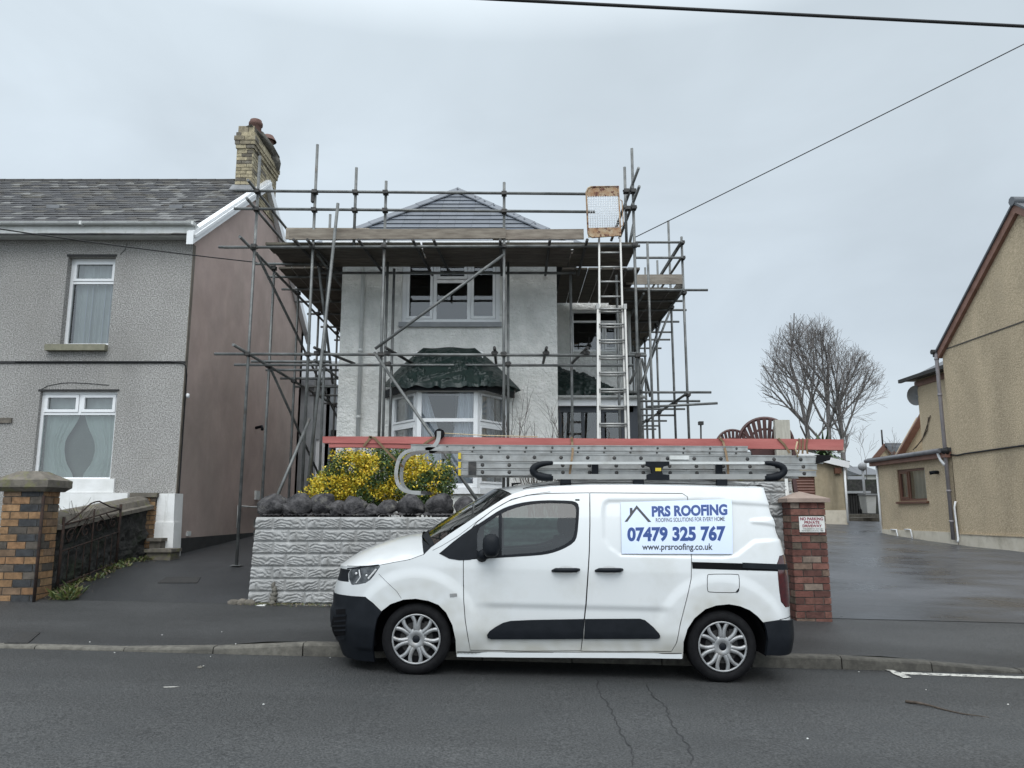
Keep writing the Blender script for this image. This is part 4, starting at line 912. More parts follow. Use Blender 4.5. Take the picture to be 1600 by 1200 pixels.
for A, E in (((-.22, z_e - .04), (a_p, z_p + .16)), ((Lg + .2, z_e - .04), (a_p, z_p + .16))): slab(b, A, E, -9, .14, .06)
b.col = (.13, .14, .155, 1); b.tube([FG.p(a_p, z_p + .17, .16), FG.p(a_p, z_p + .17, -9)], .11, 8); b.build('roof', M['tile'], RH)
b = MB(); b.tube([FG.p(-.16, z_e + .03, .2), FG.p(-.16, z_e + .03, -9)], .07, 8); b.box(0, 0, 0, 0, 0, 0); b.build('gutter', M['iron'], RH)
b = MB()
P = [FG.p(-.02, z_e - .02, .10)] + [FG.p(hitF(x, y)[0], hitF(x, y)[1], .08) for x, y in ((1463.5, 560), (1470, 650), (1474, 692))]
a_d = hitF(1474, 692)[0]; P = [FG.p(-.13, z_e, .09), FG.p(-.13, z_e - .15, .09), FG.p(-.13, .75, .09)]
b.tube(P, .05, 10); 
for z_ in (5.6, 4.6, 3.0, 2.0, 1.2): b.tube([FG.p(-.13, z_, .09), FG.p(-.13, z_ + .06, .09)], .062, 10)
b.build('downpipe', mat('weathered_grey_pipe', (.22, .20, .21), (.32, .30, .31), 5, .5, c3=(.13, .11, .10), s3=5), RH)
b = MB(); zc = hitF(1500, 710)[1]; P = [FG.p(.0, zc + .02, .03), FG.p(.3, zc - .02, .03), FG.p(.6, zc, .03), FG.p(2.5, zc + .02, .03), FG.p(Lg, zc + .05, .03)]; b.tube(P, .022, 6)
b.blob(FG.p(-.05, zc + .12, .12), .10, .10, .10, 2, .3, 8, 6); b.build('service_cable', M['cable'], RH)
b = MB(); b.tube([FG.p(.06, 1.75, .05), FG.p(.02, 1.6, .07), FG.p(.06, .78, .07), FG.p(.10, .70, .12)], .025, 7); b.build('waste_pipe', M['upvc'], RH)
# single storey extension continuing the side wall
a2, _ = hitF(1372, 760); FE = FG
EXT = thing('side_extension', 'single storey beige extension with brown framed window behind the gable house', 'building', FG.p(a2 / 2, .8))
ze0 = hitF(1484, 706)[1]
wx = (hitF(1402, 750)[0], hitF(1446, 750)[0], hitF(1425, 783)[1], hitF(1425, 732)[1])
b = MB(); wall_panel(b, FG, a2, -.03, .6, ze0, [wx]); b.quad(FG.p(a2, .6, -5), FG.p(a2, .6), FG.p(a2, ze0), FG.p(a2, ze0, -5)); b.build('wall', M['beige'], EXT)
b = MB(); FG.box(b, a2 - .02, -.04, .4, hitF(1430, 829)[1], -.02, .03); b.build('plinth', M['beige_trim'], EXT)
o = window(FG, *wx, EXT, [(0, .36, 0, 1, 1), (.36, 1, 0, 1, 0)], fw=.07, depth=.04, frame=M['brown_trim'], sash=.05)
curtain(FG, wx[0] + .05, wx[1] - .05, wx[2] + .05, wx[3] - .05, -.2, o, M['net'], 9, .02, lambda v: (.36, 1)); curtain(FG, wx[0] + .05, wx[1] - .05, wx[2] + .05, wx[3] - .05, -.22, o, M['net_grey'], 5, .03, lambda v: (0, .2))
b = MB(); FG.box(b, wx[0] - .05, wx[1] + .09, wx[2] - .07, wx[2] - .01, -.04, .08); b.build('window_sill', M['brown_trim'], EXT)
b = MB(); FG.box(b, a2 - .15, -.02, ze0 - .15, ze0, .0, .16); b.build('fascia', M['brown_fascia'], EXT)
b = MB(); b.tube([FG.p(a2 - .25, ze0 + .02, .22), FG.p(-.15, ze0 + .04, .22)], .065, 8); b.build('gutter', mat('grey_gutter', (.12, .12, .13), (.18, .18, .19), 5, .5), EXT)
b = MB(); b.col = (.06, .06, .065, 1); p = [FG.p(a2 - .2, ze0, .2), FG.p(-.03, ze0, .2), FG.p(-.03, ze0 + .45, -5), FG.p(a2 - .2, ze0 + .45, -5)]; b.hexa(p, [v + Vector((0, 0, .10)) for v in p]); b.build('roof', M['tile'], EXT)
b = MB(); b.tube([FG.p(a2 + .06, ze0 - .1, .03), FG.p(a2 + .06, .7, .03)], .035, 8); b.build('downpipe', M['upvc'], EXT)
b = MB(); b.tube([FG.p(-.3, ze0 + .0, .2), FG.p(-.28, ze0 - .2, .15), FG.p(-.13, ze0 - .35, .14)], .04, 8); b.build('swan_neck', M['upvc'], EXT)
b = MB(); fa, fz = hitF(1466, 738); b.tube([FG.p(fa, fz, 0), FG.p(fa, fz, .12), FG.p(fa - .05, fz - .02, .22)], .05, 8); b.build('floodlight', M['black_plastic'], EXT)
b = MB()
for (pa, pb2) in ((1401, 1407), (1423, 1429)):
    a0_, z0_ = hitF(pa, 836); b.tube([FG.p(a0_ - .2, z0_ + .16, .06), FG.p(a0_ + .15, z0_ + .16, .07), FG.p(a0_ + .22, z0_ - .15, .07)], .022, 7)
b.build('waste_pipe', M['upvc'], EXT)
# two storey rear wing with hipped roof, dish and small gable further back
YW = 26.5; RWg = thing('rear_wing', 'two storey beige rear wing with satellite dish rising behind the extension roof', 'building', (at(1450, 700, YW).x, YW, 1))
x0_, x1_ = at(1437, 650, YW).x, at(1437, 650, YW).x + 2.5; zt = at(1437, 594, YW).z; YW0 = 20.9
b = MB(); b.box(x0_, x1_ + 3, YW0, YW, .8, zt); b.build('wall', M['beige'], RWg)
b = MB(); b.col = (.10, .105, .115, 1); xx = (x0_ - .35, x1_ + 3.4); zr = at(1466, 567, YW).z
b.add([(xx[0], YW + .35, zt), (xx[0], YW0, zt), (xx[1], YW0, zt), (xx[1], YW + .35, zt), (xx[0] + 2.6, YW - 2.4, zt + 1.5), (xx[0] + 2.6, YW0, zt + 1.5)], [(1, 0, 4, 5), (0, 3, 4), (3, 2, 5, 4), (0, 1, 2, 3)]); b.build('roof', M['tile'], RWg)
b = MB(); b.box(xx[0] - .10, xx[0] + .0, YW0, YW + .4, zt - .05, zt + .07); b.build('gutter', M['iron'], RWg)
b = MB(); b.box(x0_ - .04, x0_ - .005, YW0, YW + .1, zt - .25, zt - .06); b.build('fascia', M['brown_fascia'], RWg)
d_ = at(1431, 617, YW + .1); b = MB()
pr = [(.0, .0), (.15, .015), (.28, .05), (.36, .10)]; b.lathe(pr, (0, 0, 0), 'Y', 20)
Mx = Matrix.Translation(d_) @ Matrix.Rotation(R(-25), 4, 'Z') @ Matrix.Rotation(R(200), 4, 'X')
b.v = [tuple(Mx @ Vector((v[0] * .8, v[1], v[2]))) for v in b.v]; b.tube([d_ + Vector((.02, .1, 0)), (x0_ + .02, YW - .05, d_.z - .1)], .025, 6); b.build('satellite_dish', M['grey_paint'], RWg)
FWg = Frame((x0_, YW0, 0), (0, -1, 0)); b = MB()
for pth in (((1455, 649), (1449, 668), (1443, 685), (1432, 700)), ((1452, 652), (1450, 672), (1440, 690), (1428, 703))):
    P = []
    for x, y in pth: a_, z_ = hitF(x, y, FWg); P.append(FWg.p(a_, z_, .03))
    b.tube(P, .016, 5)
b.build('bare_climber', M['stem'], RWg)
# small gable with brown bargeboard
YG = 29; GB = thing('small_gable', 'small beige gable with brown bargeboard behind the extension', 'building', (at(1450, 700, YG).x, YG, 1))
pA_, pK = at(1407, 712, YG), at(1442, 650, YG); b = MB(); pE = Vector((2 * pK.x - pA_.x, YG, pA_.z))
b.prism([(pA_.x, YG, .8), (pE.x, YG, .8), pE, pK, pA_], (0, .5, 0)); b.build('wall', M['beige'], GB)
b = MB(); b.bar(pA_ + Vector((-.15, -.1, -.1)), pK + Vector((0, -.1, .1)), .12, .22, up=(0, 0, 1)); b.bar(pE + Vector((.15, -.1, -.1)), pK + Vector((0, -.1, .1)), .12, .30); b.build('bargeboard', M['brown_trim'], GB)
# ---------------------------------------------------------------- garage at the back of the yard
YGa = 27.0; GA = thing('garage', 'low beige garage with brown roller door and white fascia behind the brick pillar', 'garage', (at(1290, 800, YGa).x, YGa, 1.2))
gx0, gx1 = at(1195, 780, YGa).x, at(1323, 780, YGa).x; zb, zp = at(1300, 812, YGa).z - .1, at(1300, 797, YGa).z; zt1, zt0 = at(1255, 712, YGa).z, at(1322, 728, YGa).z; zt0_ = zt1 + .35
d0, d1 = at(1236, 780, YGa).x, at(1275, 780, YGa).x; dz = at(1250, 745, YGa).z
b = MB(); b.prism([(d1, YGa, zp), (gx1, YGa, zp), (gx1, YGa, zt0), (d1, YGa, lerp(zt1, zt0, .3))], (0, 6, 0)); b.prism([(gx0, YGa, zp), (d0, YGa, zp), (d0, YGa, zt1), (gx0, YGa, zt1)], (0, 6, 0))
b.prism([(d0, YGa, dz), (d1, YGa, dz), (d1, YGa, lerp(zt1, zt0, .3)), (d0, YGa, zt1)], (0, .2, 0)); b.build('wall', mat('stained_beige_render', (.30, .25, .17), (.38, .32, .225), 5, .95, c3=(.17, .145, .10), s3=.7, streak=1.6, lo3=.45, hi3=.7), GA)
b = MB(); b.box(d1, gx1 - .02, YGa - .04, YGa, zb - .2, zp - .003); b.build('plinth', M['beige_trim'], GA)
b = MB(); n_ = 16
for i in range(n_): zz_ = lerp(zb, dz, i / n_); h_ = (dz - zb) / n_; b.prism([(d0, YGa + .06, zz_), (d0, YGa + .04, zz_ + h_ * .5), (d0, YGa + .06, zz_ + h_ * .95), (d0, YGa + .09, zz_ + h_ * .95), (d0, YGa + .09, zz_)], (d1 - d0, 0, 0))
b.build('roller_door', M['roller'], GA)
b = MB(); b.bar(Vector((gx1 + .1, YGa - .15, zt0 + .02)), Vector((d1 - .9, YGa - .15, zt1 + .16)), .08, .22); b.build('fascia', M['upvc'], GA)
b = MB(); b.col = (.06, .06, .06, 1); b.hexa([(gx0 - .1, YGa - .18, zt1 + .12), (gx1 + .12, YGa - .18, zt0 + .1), (gx1 + .12, YGa + 6, zt0 + .1), (gx0 - .1, YGa + 6, zt1 + .12)], [(gx0 - .1, YGa - .18, zt1 + .2), (gx1 + .12, YGa - .18, zt0 + .16), (gx1 + .12, YGa + 6, zt0 + .16), (gx0 - .1, YGa + 6, zt1 + .2)]); b.build('roof', M['tile'], GA)
b = MB(); l = at(1308, 735, YGa - .05); b.box(l.x - .1, l.x + .12, YGa - .12, YGa - .0, l.z - .11, l.z + .09); b.build('bulkhead_light', M['brown_trim'], GA)
b = MB(); b.tube([(gx1 - .03, YGa - .05, zt0), (gx1 - .03, YGa - .05, zb)], .04, 6); b.build('downpipe', M['upvc'], GA)
# ---------------------------------------------------------------- through the gap: gate, walls, roofs
def tbox(name, label, cat, px0, px1, py0, py1, Y, dep, m, zbot=None):
    p, q = at(px0, py1, Y), at(px1, py0, Y); b = MB(); b.box(p.x, q.x, Y, Y + dep, p.z if zbot is None else zbot, q.z); return tag(b.build(name, m), label, cat)
tbox('garden_wall', 'dark stone boundary wall seen through the gap beside the garage', 'wall', 1322, 1372, 749, 772, 36, .4, M['rubble'], 1.0)
g = thing('timber_gate', 'dark boarded gate in the gap beyond the garage', 'gate', at(1340, 800, 33.5)); b = MB()
for i in range(9): p = at(1325 + i * 3.9, 800, 33.5); q = at(1325 + i * 3.9 + 3.6, 770, 33.5); b.box(p.x, q.x, 33.5, 33.54, 1.3, q.z)
b.build('boards', M['iron'], g); b = MB(); p, q = at(1324, 800, 33.4), at(1361, 769, 33.4); b.box(p.x, q.x, 33.42, 33.48, q.z - .05, q.z + .05); b.build('top_rail', M['grey_paint'], g)
st = thing('steps', 'two pale shallow concrete steps at the back of the yard', 'steps', at(1345, 810, 30))
for (py, Y, h) in ((807, 29.5, .12), (800, 31.2, .24)):
    p, q = at(1324, py, Y), at(1376, py, Y); b = MB(); z_ = yard_z(p.x, Y) + h; b.box(p.x, q.x + .2, Y, 35, z_ - .5, z_); b.build('step', M['kerb'], st)
f = thing('wheelie_bin', 'white lidded bin standing against the corner of the beige extension', 'bin', at(1360, 800, 29)); p, q = at(1354, 802, 29), at(1368, 774, 29)
b = MB(); b.hexa([(p.x + .04, 29, p.z), (q.x - .04, 29, p.z), (q.x - .04, 29.5, p.z), (p.x + .04, 29.5, p.z)], [(p.x, 28.95, q.z), (q.x, 28.95, q.z), (q.x, 29.55, q.z), (p.x, 29.55, q.z)]); b.build('body', M['upvc_dirty'], f); b = MB(); b.box(p.x - .02, q.x + .02, 28.9, 29.6, q.z + .003, q.z + .06); b.build('lid', M['grey_paint'], f); b = MB(); b.tube([(p.x, 29.52, p.z + .08), (q.x, 29.52, p.z + .08)], .09, 10); b.build('wheel', M['rubber'], f)
b = MB(); p = at(1353, 802, 30.5); q = at(1351, 733, 30.5); b.tube([p, (p.x, 30.5, q.z)], .05, 8); b.blob((p.x, 30.5, q.z + .1), .17, .17, .17, 2, .05); tag(b.build('lamp_post', M['grey_paint']), 'grey post with round lamp in the gap by the garage', 'lamp')
# far houses
def far_house(label, px0, px1, ye, yr, Y, dep, wall_m, name='far_house', base=1.0):
    t = thing(name, label, 'house', at((px0 + px1) / 2, ye, Y)); p, q = at(px0, ye, Y), at(px1, ye, Y); zr = at(px0, yr, Y + dep / 2).z
    b = MB(); b.box(p.x, q.x, Y, Y + dep, base, p.z); w_ = b.build('wall', wall_m, t)
    b = MB(); b.col = (.12, .125, .135, 1); e = .3
    b.add([(p.x - e, Y - e, p.z - .05), (q.x + e, Y - e, p.z - .05), (q.x + e, Y + dep + e, p.z - .05), (p.x - e, Y + dep + e, p.z - .05), (p.x - e, Y + dep / 2, zr), (q.x + e, Y + dep / 2, zr)], [(0, 1, 5, 4), (2, 3, 4, 5), (1, 2, 5), (3, 0, 4), (3, 2, 1, 0)]); b.build('roof', M['tile'], t)
    return t, p, q
t, p, q = far_house('pale bungalow under the hill seen over the yard wall', 1318, 1345, 739, 722, 70, 8, M['far_wall'])
t, p, q = far_house('cream far house with small windows between pale bungalow and extension', 1346, 1382, 741, 729, 66, 8, M['far_wall'])
for fx in (.3, .75):
    b = MB(); x = lerp(p.x, q.x, fx); b.box(x - .5, x + .5, 65.95, 66, p.z - 1.6, p.z - .5); b.build('window', M['iron'], t)
t, p, q = far_house('low grey slate roofed shed beyond the yard wall', 1322, 1366, 762, 744, 44, 4, M['grey_paint'], 'shed')
t = thing('far_gabled_house', 'slate roofed house with brown gable peeping over the extension roof', 'house', at(1400, 710, 48)); p, k, q = at(1368, 716, 48), at(1382, 699, 48), at(1396, 716, 48)
b = MB(); b.prism([(p.x, 48, 1), (q.x, 48, 1), q, k, p], (10, 6, 0)); b.build('wall', M['beige'], t)
b = MB(); b.col = (.13, .14, .155, 1); k2 = k + Vector((6, .2, .15)); b.hexa([q + Vector((.1, -.2, -.1)), q + Vector((6, 0, -.1)), k2, k + Vector((-.1, -.3, .1))], [q + Vector((.1, -.2, 0)), q + Vector((6, 0, 0)), k2 + Vector((0, 0, .1)), k + Vector((-.1, -.3, .25))]); b.build('roof', M['tile'], t)
b = MB(); b.bar(p + Vector((-.2, -.2, -.1)), k + Vector((0, -.2, .12)), .1, .3); b.bar(q + Vector((.2, -.2, -.1)), k + Vector((0, -.2, .12)), .1, .3); b.build('bargeboard', M['brown_trim'], t)
b = MB(); b.tube([k + Vector((-.1, 0, .1)), k + Vector((-.1, 0, 1.1))], .05, 6); b.tube([k + Vector((3.5, 0, .1)), k + Vector((3.5, 0, .75))], .07, 6); b.build('finial', M['iron'], t)
t = thing('street_lamp', 'distant street lamp head showing right of the scaffold', 'street lamp', at(1096, 720, 60)); b = MB(); b.tube([at(1096, 740, 60), at(1095, 664, 60)], .07, 6); b.build('post', M['iron'], t); b = MB(); l = at(1095, 661, 60); b.box(l.x - .18, l.x + .18, 59.8, 60.2, l.z - .15, l.z + .12); b.build('lamp_head', M['iron'], t)
# hedge and dark plank fence between the houses on the left
b = MB(); rnd_seed(55)
for k in range(3800):
    x, y, z = U(-7.2, -4.2), U(25.5, 27), 1 + 5.3 * U(0, 1) ** .8
    if noise.noise(Vector((x, z, 1)) * 1.4) + .62 < z / 8.5: continue
    c_ = random.choice([(.03, .045, .02), (.05, .06, .025), (.02, .03, .015), (.06, .05, .035)]); b.col = (*c_, 1); s_ = U(.05, .12); d1 = Vector((U(-1, 1), U(-1, 1), U(-1, 1))).normalized() * s_; d2 = d1.orthogonal().normalized() * s_ * .6; p = Vector((x, y, z)); b.add([p - d1, p + d2, p + d1, p - d2], [(0, 1, 2, 3)])
h = thing('conifer_hedge', 'tall dark hedge in the gap between the grey and the white house', 'hedge', (-5.7, 26, 1)); b.build('foliage', M['leaf'], h)
b = MB()
for x in (-6.8, -6, -5.2, -4.5): b.tube([(x, 26.2, .9), (x + .1, 26.3, 3), (x, 26.2, 5)], [.09, .07, .03], 6)
b.build('trunk', M['bark'], h)
# ================================================================ block wall, boulders, pillar, garden
YB0 = 10.2
BW = thing('block_wall', 'silver grey painted garden wall of rock-faced concrete blocks behind the van', 'wall', (.2, YB0, .1))
wx0, wx1 = at(399, 850, YB0).x, at(1241, 850, YB0).x; zwt = at(402, 808, YB0).z; CO = .157; BL = .44
def rockface(lx, lz, mirror, k):
    """relief of one cast block: a flat margin round leaf-like ridges; lx, lz 0..1"""
    if mirror: lx = 1 - lx
    ex, ez = min(lx, 1 - lx) * BL, min(lz, 1 - lz) * CO
    joint = sstep(.002, .009, ex) * sstep(.003, .010, ez); face = sstep(.010, .030, ex) * sstep(.010, .026, ez)
    X = lx * 3.0; w1 = noise.noise(Vector((X * .9, lz * .8, 3.7 + k * 2.3))); w2 = noise.noise(Vector((X * 1.7, lz * 1.6, 11 + k)))
    ph = lz * 3.2 + w1 * 2.3 + w2 * .8 + .9 * (lx - .5) * (1 if noise.noise(Vector((X * .6, k, 1))) > 0 else -1)
    q = ph % 1.0; r = sstep(0, .38, q) * sstep(1, .72, q)
    cut = sstep(.0, .3, abs(noise.noise(Vector((X * 1.4, lz * 2.4, 21 + k)))) * 2)
    n = noise.noise(Vector((X * 6, lz * 8, k * 3.)))
    return joint * .016 + face * (.004 + .017 * r * (.35 + .65 * cut) + .004 * n)
def block_face(b, F_, a0, a1, zt, zb, res=.008, seed=0):
    na, nz_ = int((a1 - a0) / res), int((zt - zb) / res)
    def fn(u, v):
        a = lerp(a0, a1, u); z = lerp(zb, zt, v); c_ = (zt - z) / CO; row = int(c_ - 1e-6); lz = 1 - (c_ - row)
        off = (.0 if row % 2 else .22) + .03 * math.sin(row * 2.7)
        q = (a + off) / BL; col = math.floor(q); lx = q - col; h = rockface(lx, min(1, max(0, lz)), (col * 7 + row * 3) % 4 == 1, ((col * 5 + row * 11 + seed) % 3) * 1.7)
        bat = .035 * (1 - v) if a < a0 + .6 else 0
        return F_.p(a - (.05 * (1 - v) * max(0, 1 - (a - a0) / .3)), z, h + noise.noise(Vector((a * 1.3, z * 1.5, 0))) * .012)
    b.grid(fn, na, nz_, True)
Fw = Frame((wx0, YB0, 0), (1, 0, 0)); Lw = wx1 - wx0; b = MB(); zbase = at(396, 948, YB0).z - .04
xs_ = at(690, 800, YB0).x - wx0
block_face(b, Fw, 0, 3.1, zwt, zwt - 7 * CO); block_face(b, Fw, 3.1, Lw, zwt, zwt - 7 * CO, .02); lo_ = zwt - 7 * CO
zbr = at(1240, 965, YB0).z - .05
b.quad(Fw.p(0, zbr), Fw.p(Lw, zbr), Fw.p(Lw, lo_ + .002, .006), Fw.p(0, lo_ + .002, .006))
b.build('wall_face', M['block'], BW)
b = MB(); F2w = Frame((wx0, YB0 + 3.2, 0), (0, -1, 0)); F2w.n = Vector((-1, 0, 0)); block_face(b, F2w, 0, 3.2, zwt, zwt - 7 * CO, .03); 
b.build('return_face', M['block'], BW)
# raised right hand stretch
xr0 = at(1100, 760, YB0).x; zrt = at(1200, 757, YB0).z; b = MB(); Fq = Frame((xr0, YB0, 0), (1, 0, 0)); n_r = 3
zt2 = zwt + 3 * CO; b3 = MB(); block_face(b3, Fq, 0, wx1 - xr0, zt2, zwt + .001, seed=4); b3.build('raised_face', M['block'], BW)
b = MB(); b.box(xr0, wx1 + .01, YB0 - .03, YB0 + .25, zt2 + .002, zt2 + .04); b.box(xr0 - .02, xr0, YB0, YB0 + .25, zwt, zt2); b.build('coping', M['cap'], BW)
b = MB(); b.box(wx0 + .02, wx1 - .0, YB0 + .03, YB0 + .22, .05, zwt - .004); b.box(xr0, wx1, YB0 + .03, YB0 + .22, zwt - .004, zt2); b.box(wx0 + .02, wx0 + .2, YB0 + .22, YB0 + 3.2, .05, zwt - .004); b.build('wall_core', M['mortar'], BW)
b = MB(); rnd_seed(2)
for k in range(5):
    q = at(427 + 1.5 * math.sin(k), 915 + k * 7, YB0 - .05); b.blob((q.x, YB0 - .03 - .01 * k, q.z), .03 + .006 * k, .04, .045, k, .4, 8, 6)
tag(b.build('mortar_lump', M['kerb']), 'lump of pale mortar stuck low on the block wall near its left corner', 'lump')
b = MB()
for k in range(3): b.blob(at(365 + k * 12, 940, 10.1) + Vector((0, 0, -.02)), .09, .06, .05, k + 7, .3, 9, 6)
tag(b.build('stone_edging', M['cap']), 'row of low mossy edging stones at the driveway mouth left of the block wall', 'stones')
b = MB(); b.hexa(*[[at(390, 951, 10.0) + Vector((0, 0, -.03)) + Vector(v) for v in q] for q in (((0, 0, 0), (.2, 0, 0), (.2, .15, 0), (0, .15, 0)), ((.02, .02, .06), (.18, .02, .075), (.18, .15, .08), (.02, .15, .06)))])
tag(b.build('kerb_fragment', M['plate_white']), 'broken pale slab fragment at the foot of the block wall corner', 'stone')
# boulders bedded on top of the wall
rnd_seed(77)
bl = [(427, 790, 26, 20), (452, 797, 14, 14), (470, 789, 21, 19), (502, 789, 20, 21), (530, 796, 14, 15), (553, 793, 21, 19), (580, 800, 13, 13), (605, 794, 17, 15), (642, 790, 23, 21), (687, 789, 21, 20), (725, 791, 17, 16), (756, 800, 15, 12)]
desc = ['leftmost boulder on the block wall, wide and pitted', 'small stone beside the leftmost boulder', 'rounded dark boulder left of the leaning tube', 'upright boulder under the left edge of the yellow shrub', 'small round stone between two upright boulders', 'broad dark boulder under the yellow blooms', 'smallest stone under the middle of the shrub', 'grey stone left of the big smooth boulder', 'big smooth domed boulder below the ladder hook', 'big dark domed boulder right of the ladder hook', 'lumpy boulder just left of the windscreen', 'low stone half hidden behind the windscreen']
for i, (px_, py_, rx, rz) in enumerate(bl):
    b = MB(); c_ = at(px_, py_ - 1, YB0 + .18); s_ = 10.2 / 1200; b.blob((c_.x, c_.y + U(-.02, .02), c_.z), rx * s_ * 1.12, .18, rz * s_ * .98, i * 3 + 1, .20, 30, 20, .16, 14)
    tag(b.build('boulder', M['rock']), desc[i], 'boulder', 'boulders along the top of the block wall')
b = MB(); rnd_seed(5)
b.grid(lambda u, v: Vector((lerp(wx0 + .05, at(770, 800, YB0).x, u), YB0 + .02 + .26 * v, zwt + .02 + .045 * abs(noise.noise(Vector((u * 60, v * 4, 1)))) + .02 * math.sin(v * PI))), 160, 6, False)
b.build('stone_bedding', M['rock'], BW)
# red brick pillar with its sign
rnd_seed(61); RP_PAL = [(.155, .062, .048)] * 5 + [(.19, .085, .065), (.12, .052, .042), (.20, .135, .10), (.26, .20, .16), (.13, .10, .075)]
YRP = 9.88
t, x0, x1, z0, z1 = brick_pillar('brick_pillar', 'weathered red brick pillar with pink pyramid cap at the yard entrance', 1245, 1300, 966, 785, YRP, .5, RP_PAL, .225, .072, M['mortar'])
b = MB(); e = .055; b.box(x0 - e, x1 + e, YRP - e, YRP + .5 + e, z1 + .002, z1 + .05); xm_, ym_ = (x0 + x1) / 2, YRP + .25
b.add([(x0 - e, YRP - e, z1 + .05), (x1 + e, YRP - e, z1 + .05), (x1 + e, YRP + .5 + e, z1 + .05), (x0 - e, YRP + .5 + e, z1 + .05), (xm_, ym_, z1 + .145)], [(0, 1, 4), (1, 2, 4), (2, 3, 4), (3, 0, 4)]); b.build('capstone', M['red_cap'], t)
sg = thing('warning_sign', 'small white NO PARKING PRIVATE DRIVEWAY sign on the red brick pillar', 'sign', at(1268, 820, YRP - .02))
P, Q = at(1249.5, 831.5, YRP - .012), at(1287.5, 807, YRP - .012); b = MB(); b.box(P.x, Q.x, YRP - .018, YRP - .008, P.z, Q.z); b.build('plate', M['plate_white'], sg)
def words_on(txt, fx0, fx1, fz0, fz1, m, bold):
    vs, fs = text_faces(txt, bold); b = MB(); b.add([(lerp(P.x, Q.x, lerp(fx0, fx1, v[0])), YRP - .0195, lerp(P.z, Q.z, lerp(fz0, fz1, v[1]))) for v in vs], fs, False); b.build('lettering', m, sg)
words_on('NO PARKING', .04, .95, .75, .95, M['ink_red'], .035); words_on('PRIVATE', .20, .80, .53, .71, M['ink_red'], .035); words_on('DRIVEWAY', .12, .88, .31, .49, M['ink_red'], .035)
words_on('THIS DRIVEWAY IS IN USE', .12, .90, .17, .25, M['ink_dark'], .01); words_on('PLEASE KEEP CLEAR AT ALL TIMES', .08, .93, .05, .13, M['ink_dark'], .01)
b = MB(); p = at(1237, 860, YB0); b.hexa([(p.x - .05, YB0 - .04, .05), (p.x + .03, YB0 - .04, .05), (p.x + .03, YB0 + .1, .05), (p.x - .05, YB0 + .1, .05)], [(p.x - .05, YB0 - .035, zt2 + .05), (p.x - .01, YB0 - .035, zt2 + .05), (p.x - .01, YB0 + .1, zt2 + .05), (p.x - .05, YB0 + .1, zt2 + .05)]); b.build('end_render', M['plate_white'], BW)
# fan-backed garden chairs
def chair(c, s, rz, label):
    t = thing('garden_chair', label, 'chair', c, 'fan backed garden chairs behind the wall'); Mt = Matrix.Translation(c) @ Matrix.Rotation(rz, 4, 'Z')
    def w(p): return Mt @ Vector((p[0] * s, p[1] * s, p[2] * s))
    b = MB(); R0 = .33; zc = .62
    rim = [w((R0 * math.cos(a), .02 + .05 * math.cos(a) ** 2 * -1, zc + R0 * math.sin(a))) for a in [R(-35 + 250 * k / 30) for k in range(31)]]
    b.tube(rim, .022 * s, 8); b.build('back_rim', M['chair'], t)
    b = MB()
    for k in range(11):
        a = R(25 + 13 * k); p0 = w((.05 * math.cos(a), .02, zc - .30)); p1 = w((R0 * math.cos(a) * .98, .0, zc + R0 * math.sin(a) * .98)); b.bar(p0, p1, .045 * s, .012 * s, up=tuple(w((0, 1, 0)) - w((0, 0, 0))))
    ring = [w((.21 * math.cos(a), .015, zc - .02 + .21 * math.sin(a))) for a in [R(10 + 160 * k / 16) for k in range(17)]]; b.tube(ring, .016 * s, 6); b.build('back_slats', M['chair'], t)
    b = MB()
    for k in range(7): b.bar(w((-.23, -.42 + .065 * k, .38)), w((.23, -.42 + .065 * k, .38)), .05 * s, .02 * s)
    b.build('seat', M['chair'], t)
    for (lx, ly) in ((-.24, -.4), (.24, -.4), (-.22, .02), (.22, .02)):
        b = MB(); b.bar(w((lx, ly, .38)), w((lx * 1.1, ly * 1.08, 0)), .045 * s, .045 * s); b.build('leg', M['chair'], t)
    for sx in (-1, 1):
        b = MB(); b.bar(w((sx * .29, -.42, .58)), w((sx * .29, .02, .62)), .06 * s, .02 * s); b.bar(w((sx * .28, -.38, .38)), w((sx * .29, -.38, .58)), .04 * s, .03 * s); b.build('armrest', M['chair'], t)
c1 = at(1196, 690, 10.95); chair(Vector((c1.x, c1.y, at(1196, 652, 10.95).z - .96 * 1.12)), 1.12, R(-12), 'large dark red fan-backed garden chair beside the bleached post')
c2 = at(1146, 690, 13.2); chair(Vector((c2.x, c2.y, at(1146, 671, 13.2).z - .96)), 1.0, R(5), 'smaller dark red fan-backed chair further back left of the post')
b = MB(); p, q = at(1219, 800, 10.75), at(1236, 656, 10.75); b.box(p.x, q.x - .02, 10.75, 10.83, 1.6, q.z); b.box(p.x + .1, q.x, 10.835, 10.87, 1.6, q.z - .01); tag(b.build('fence_post', M['post']), 'bleached square timber post beside the larger garden chair', 'post')
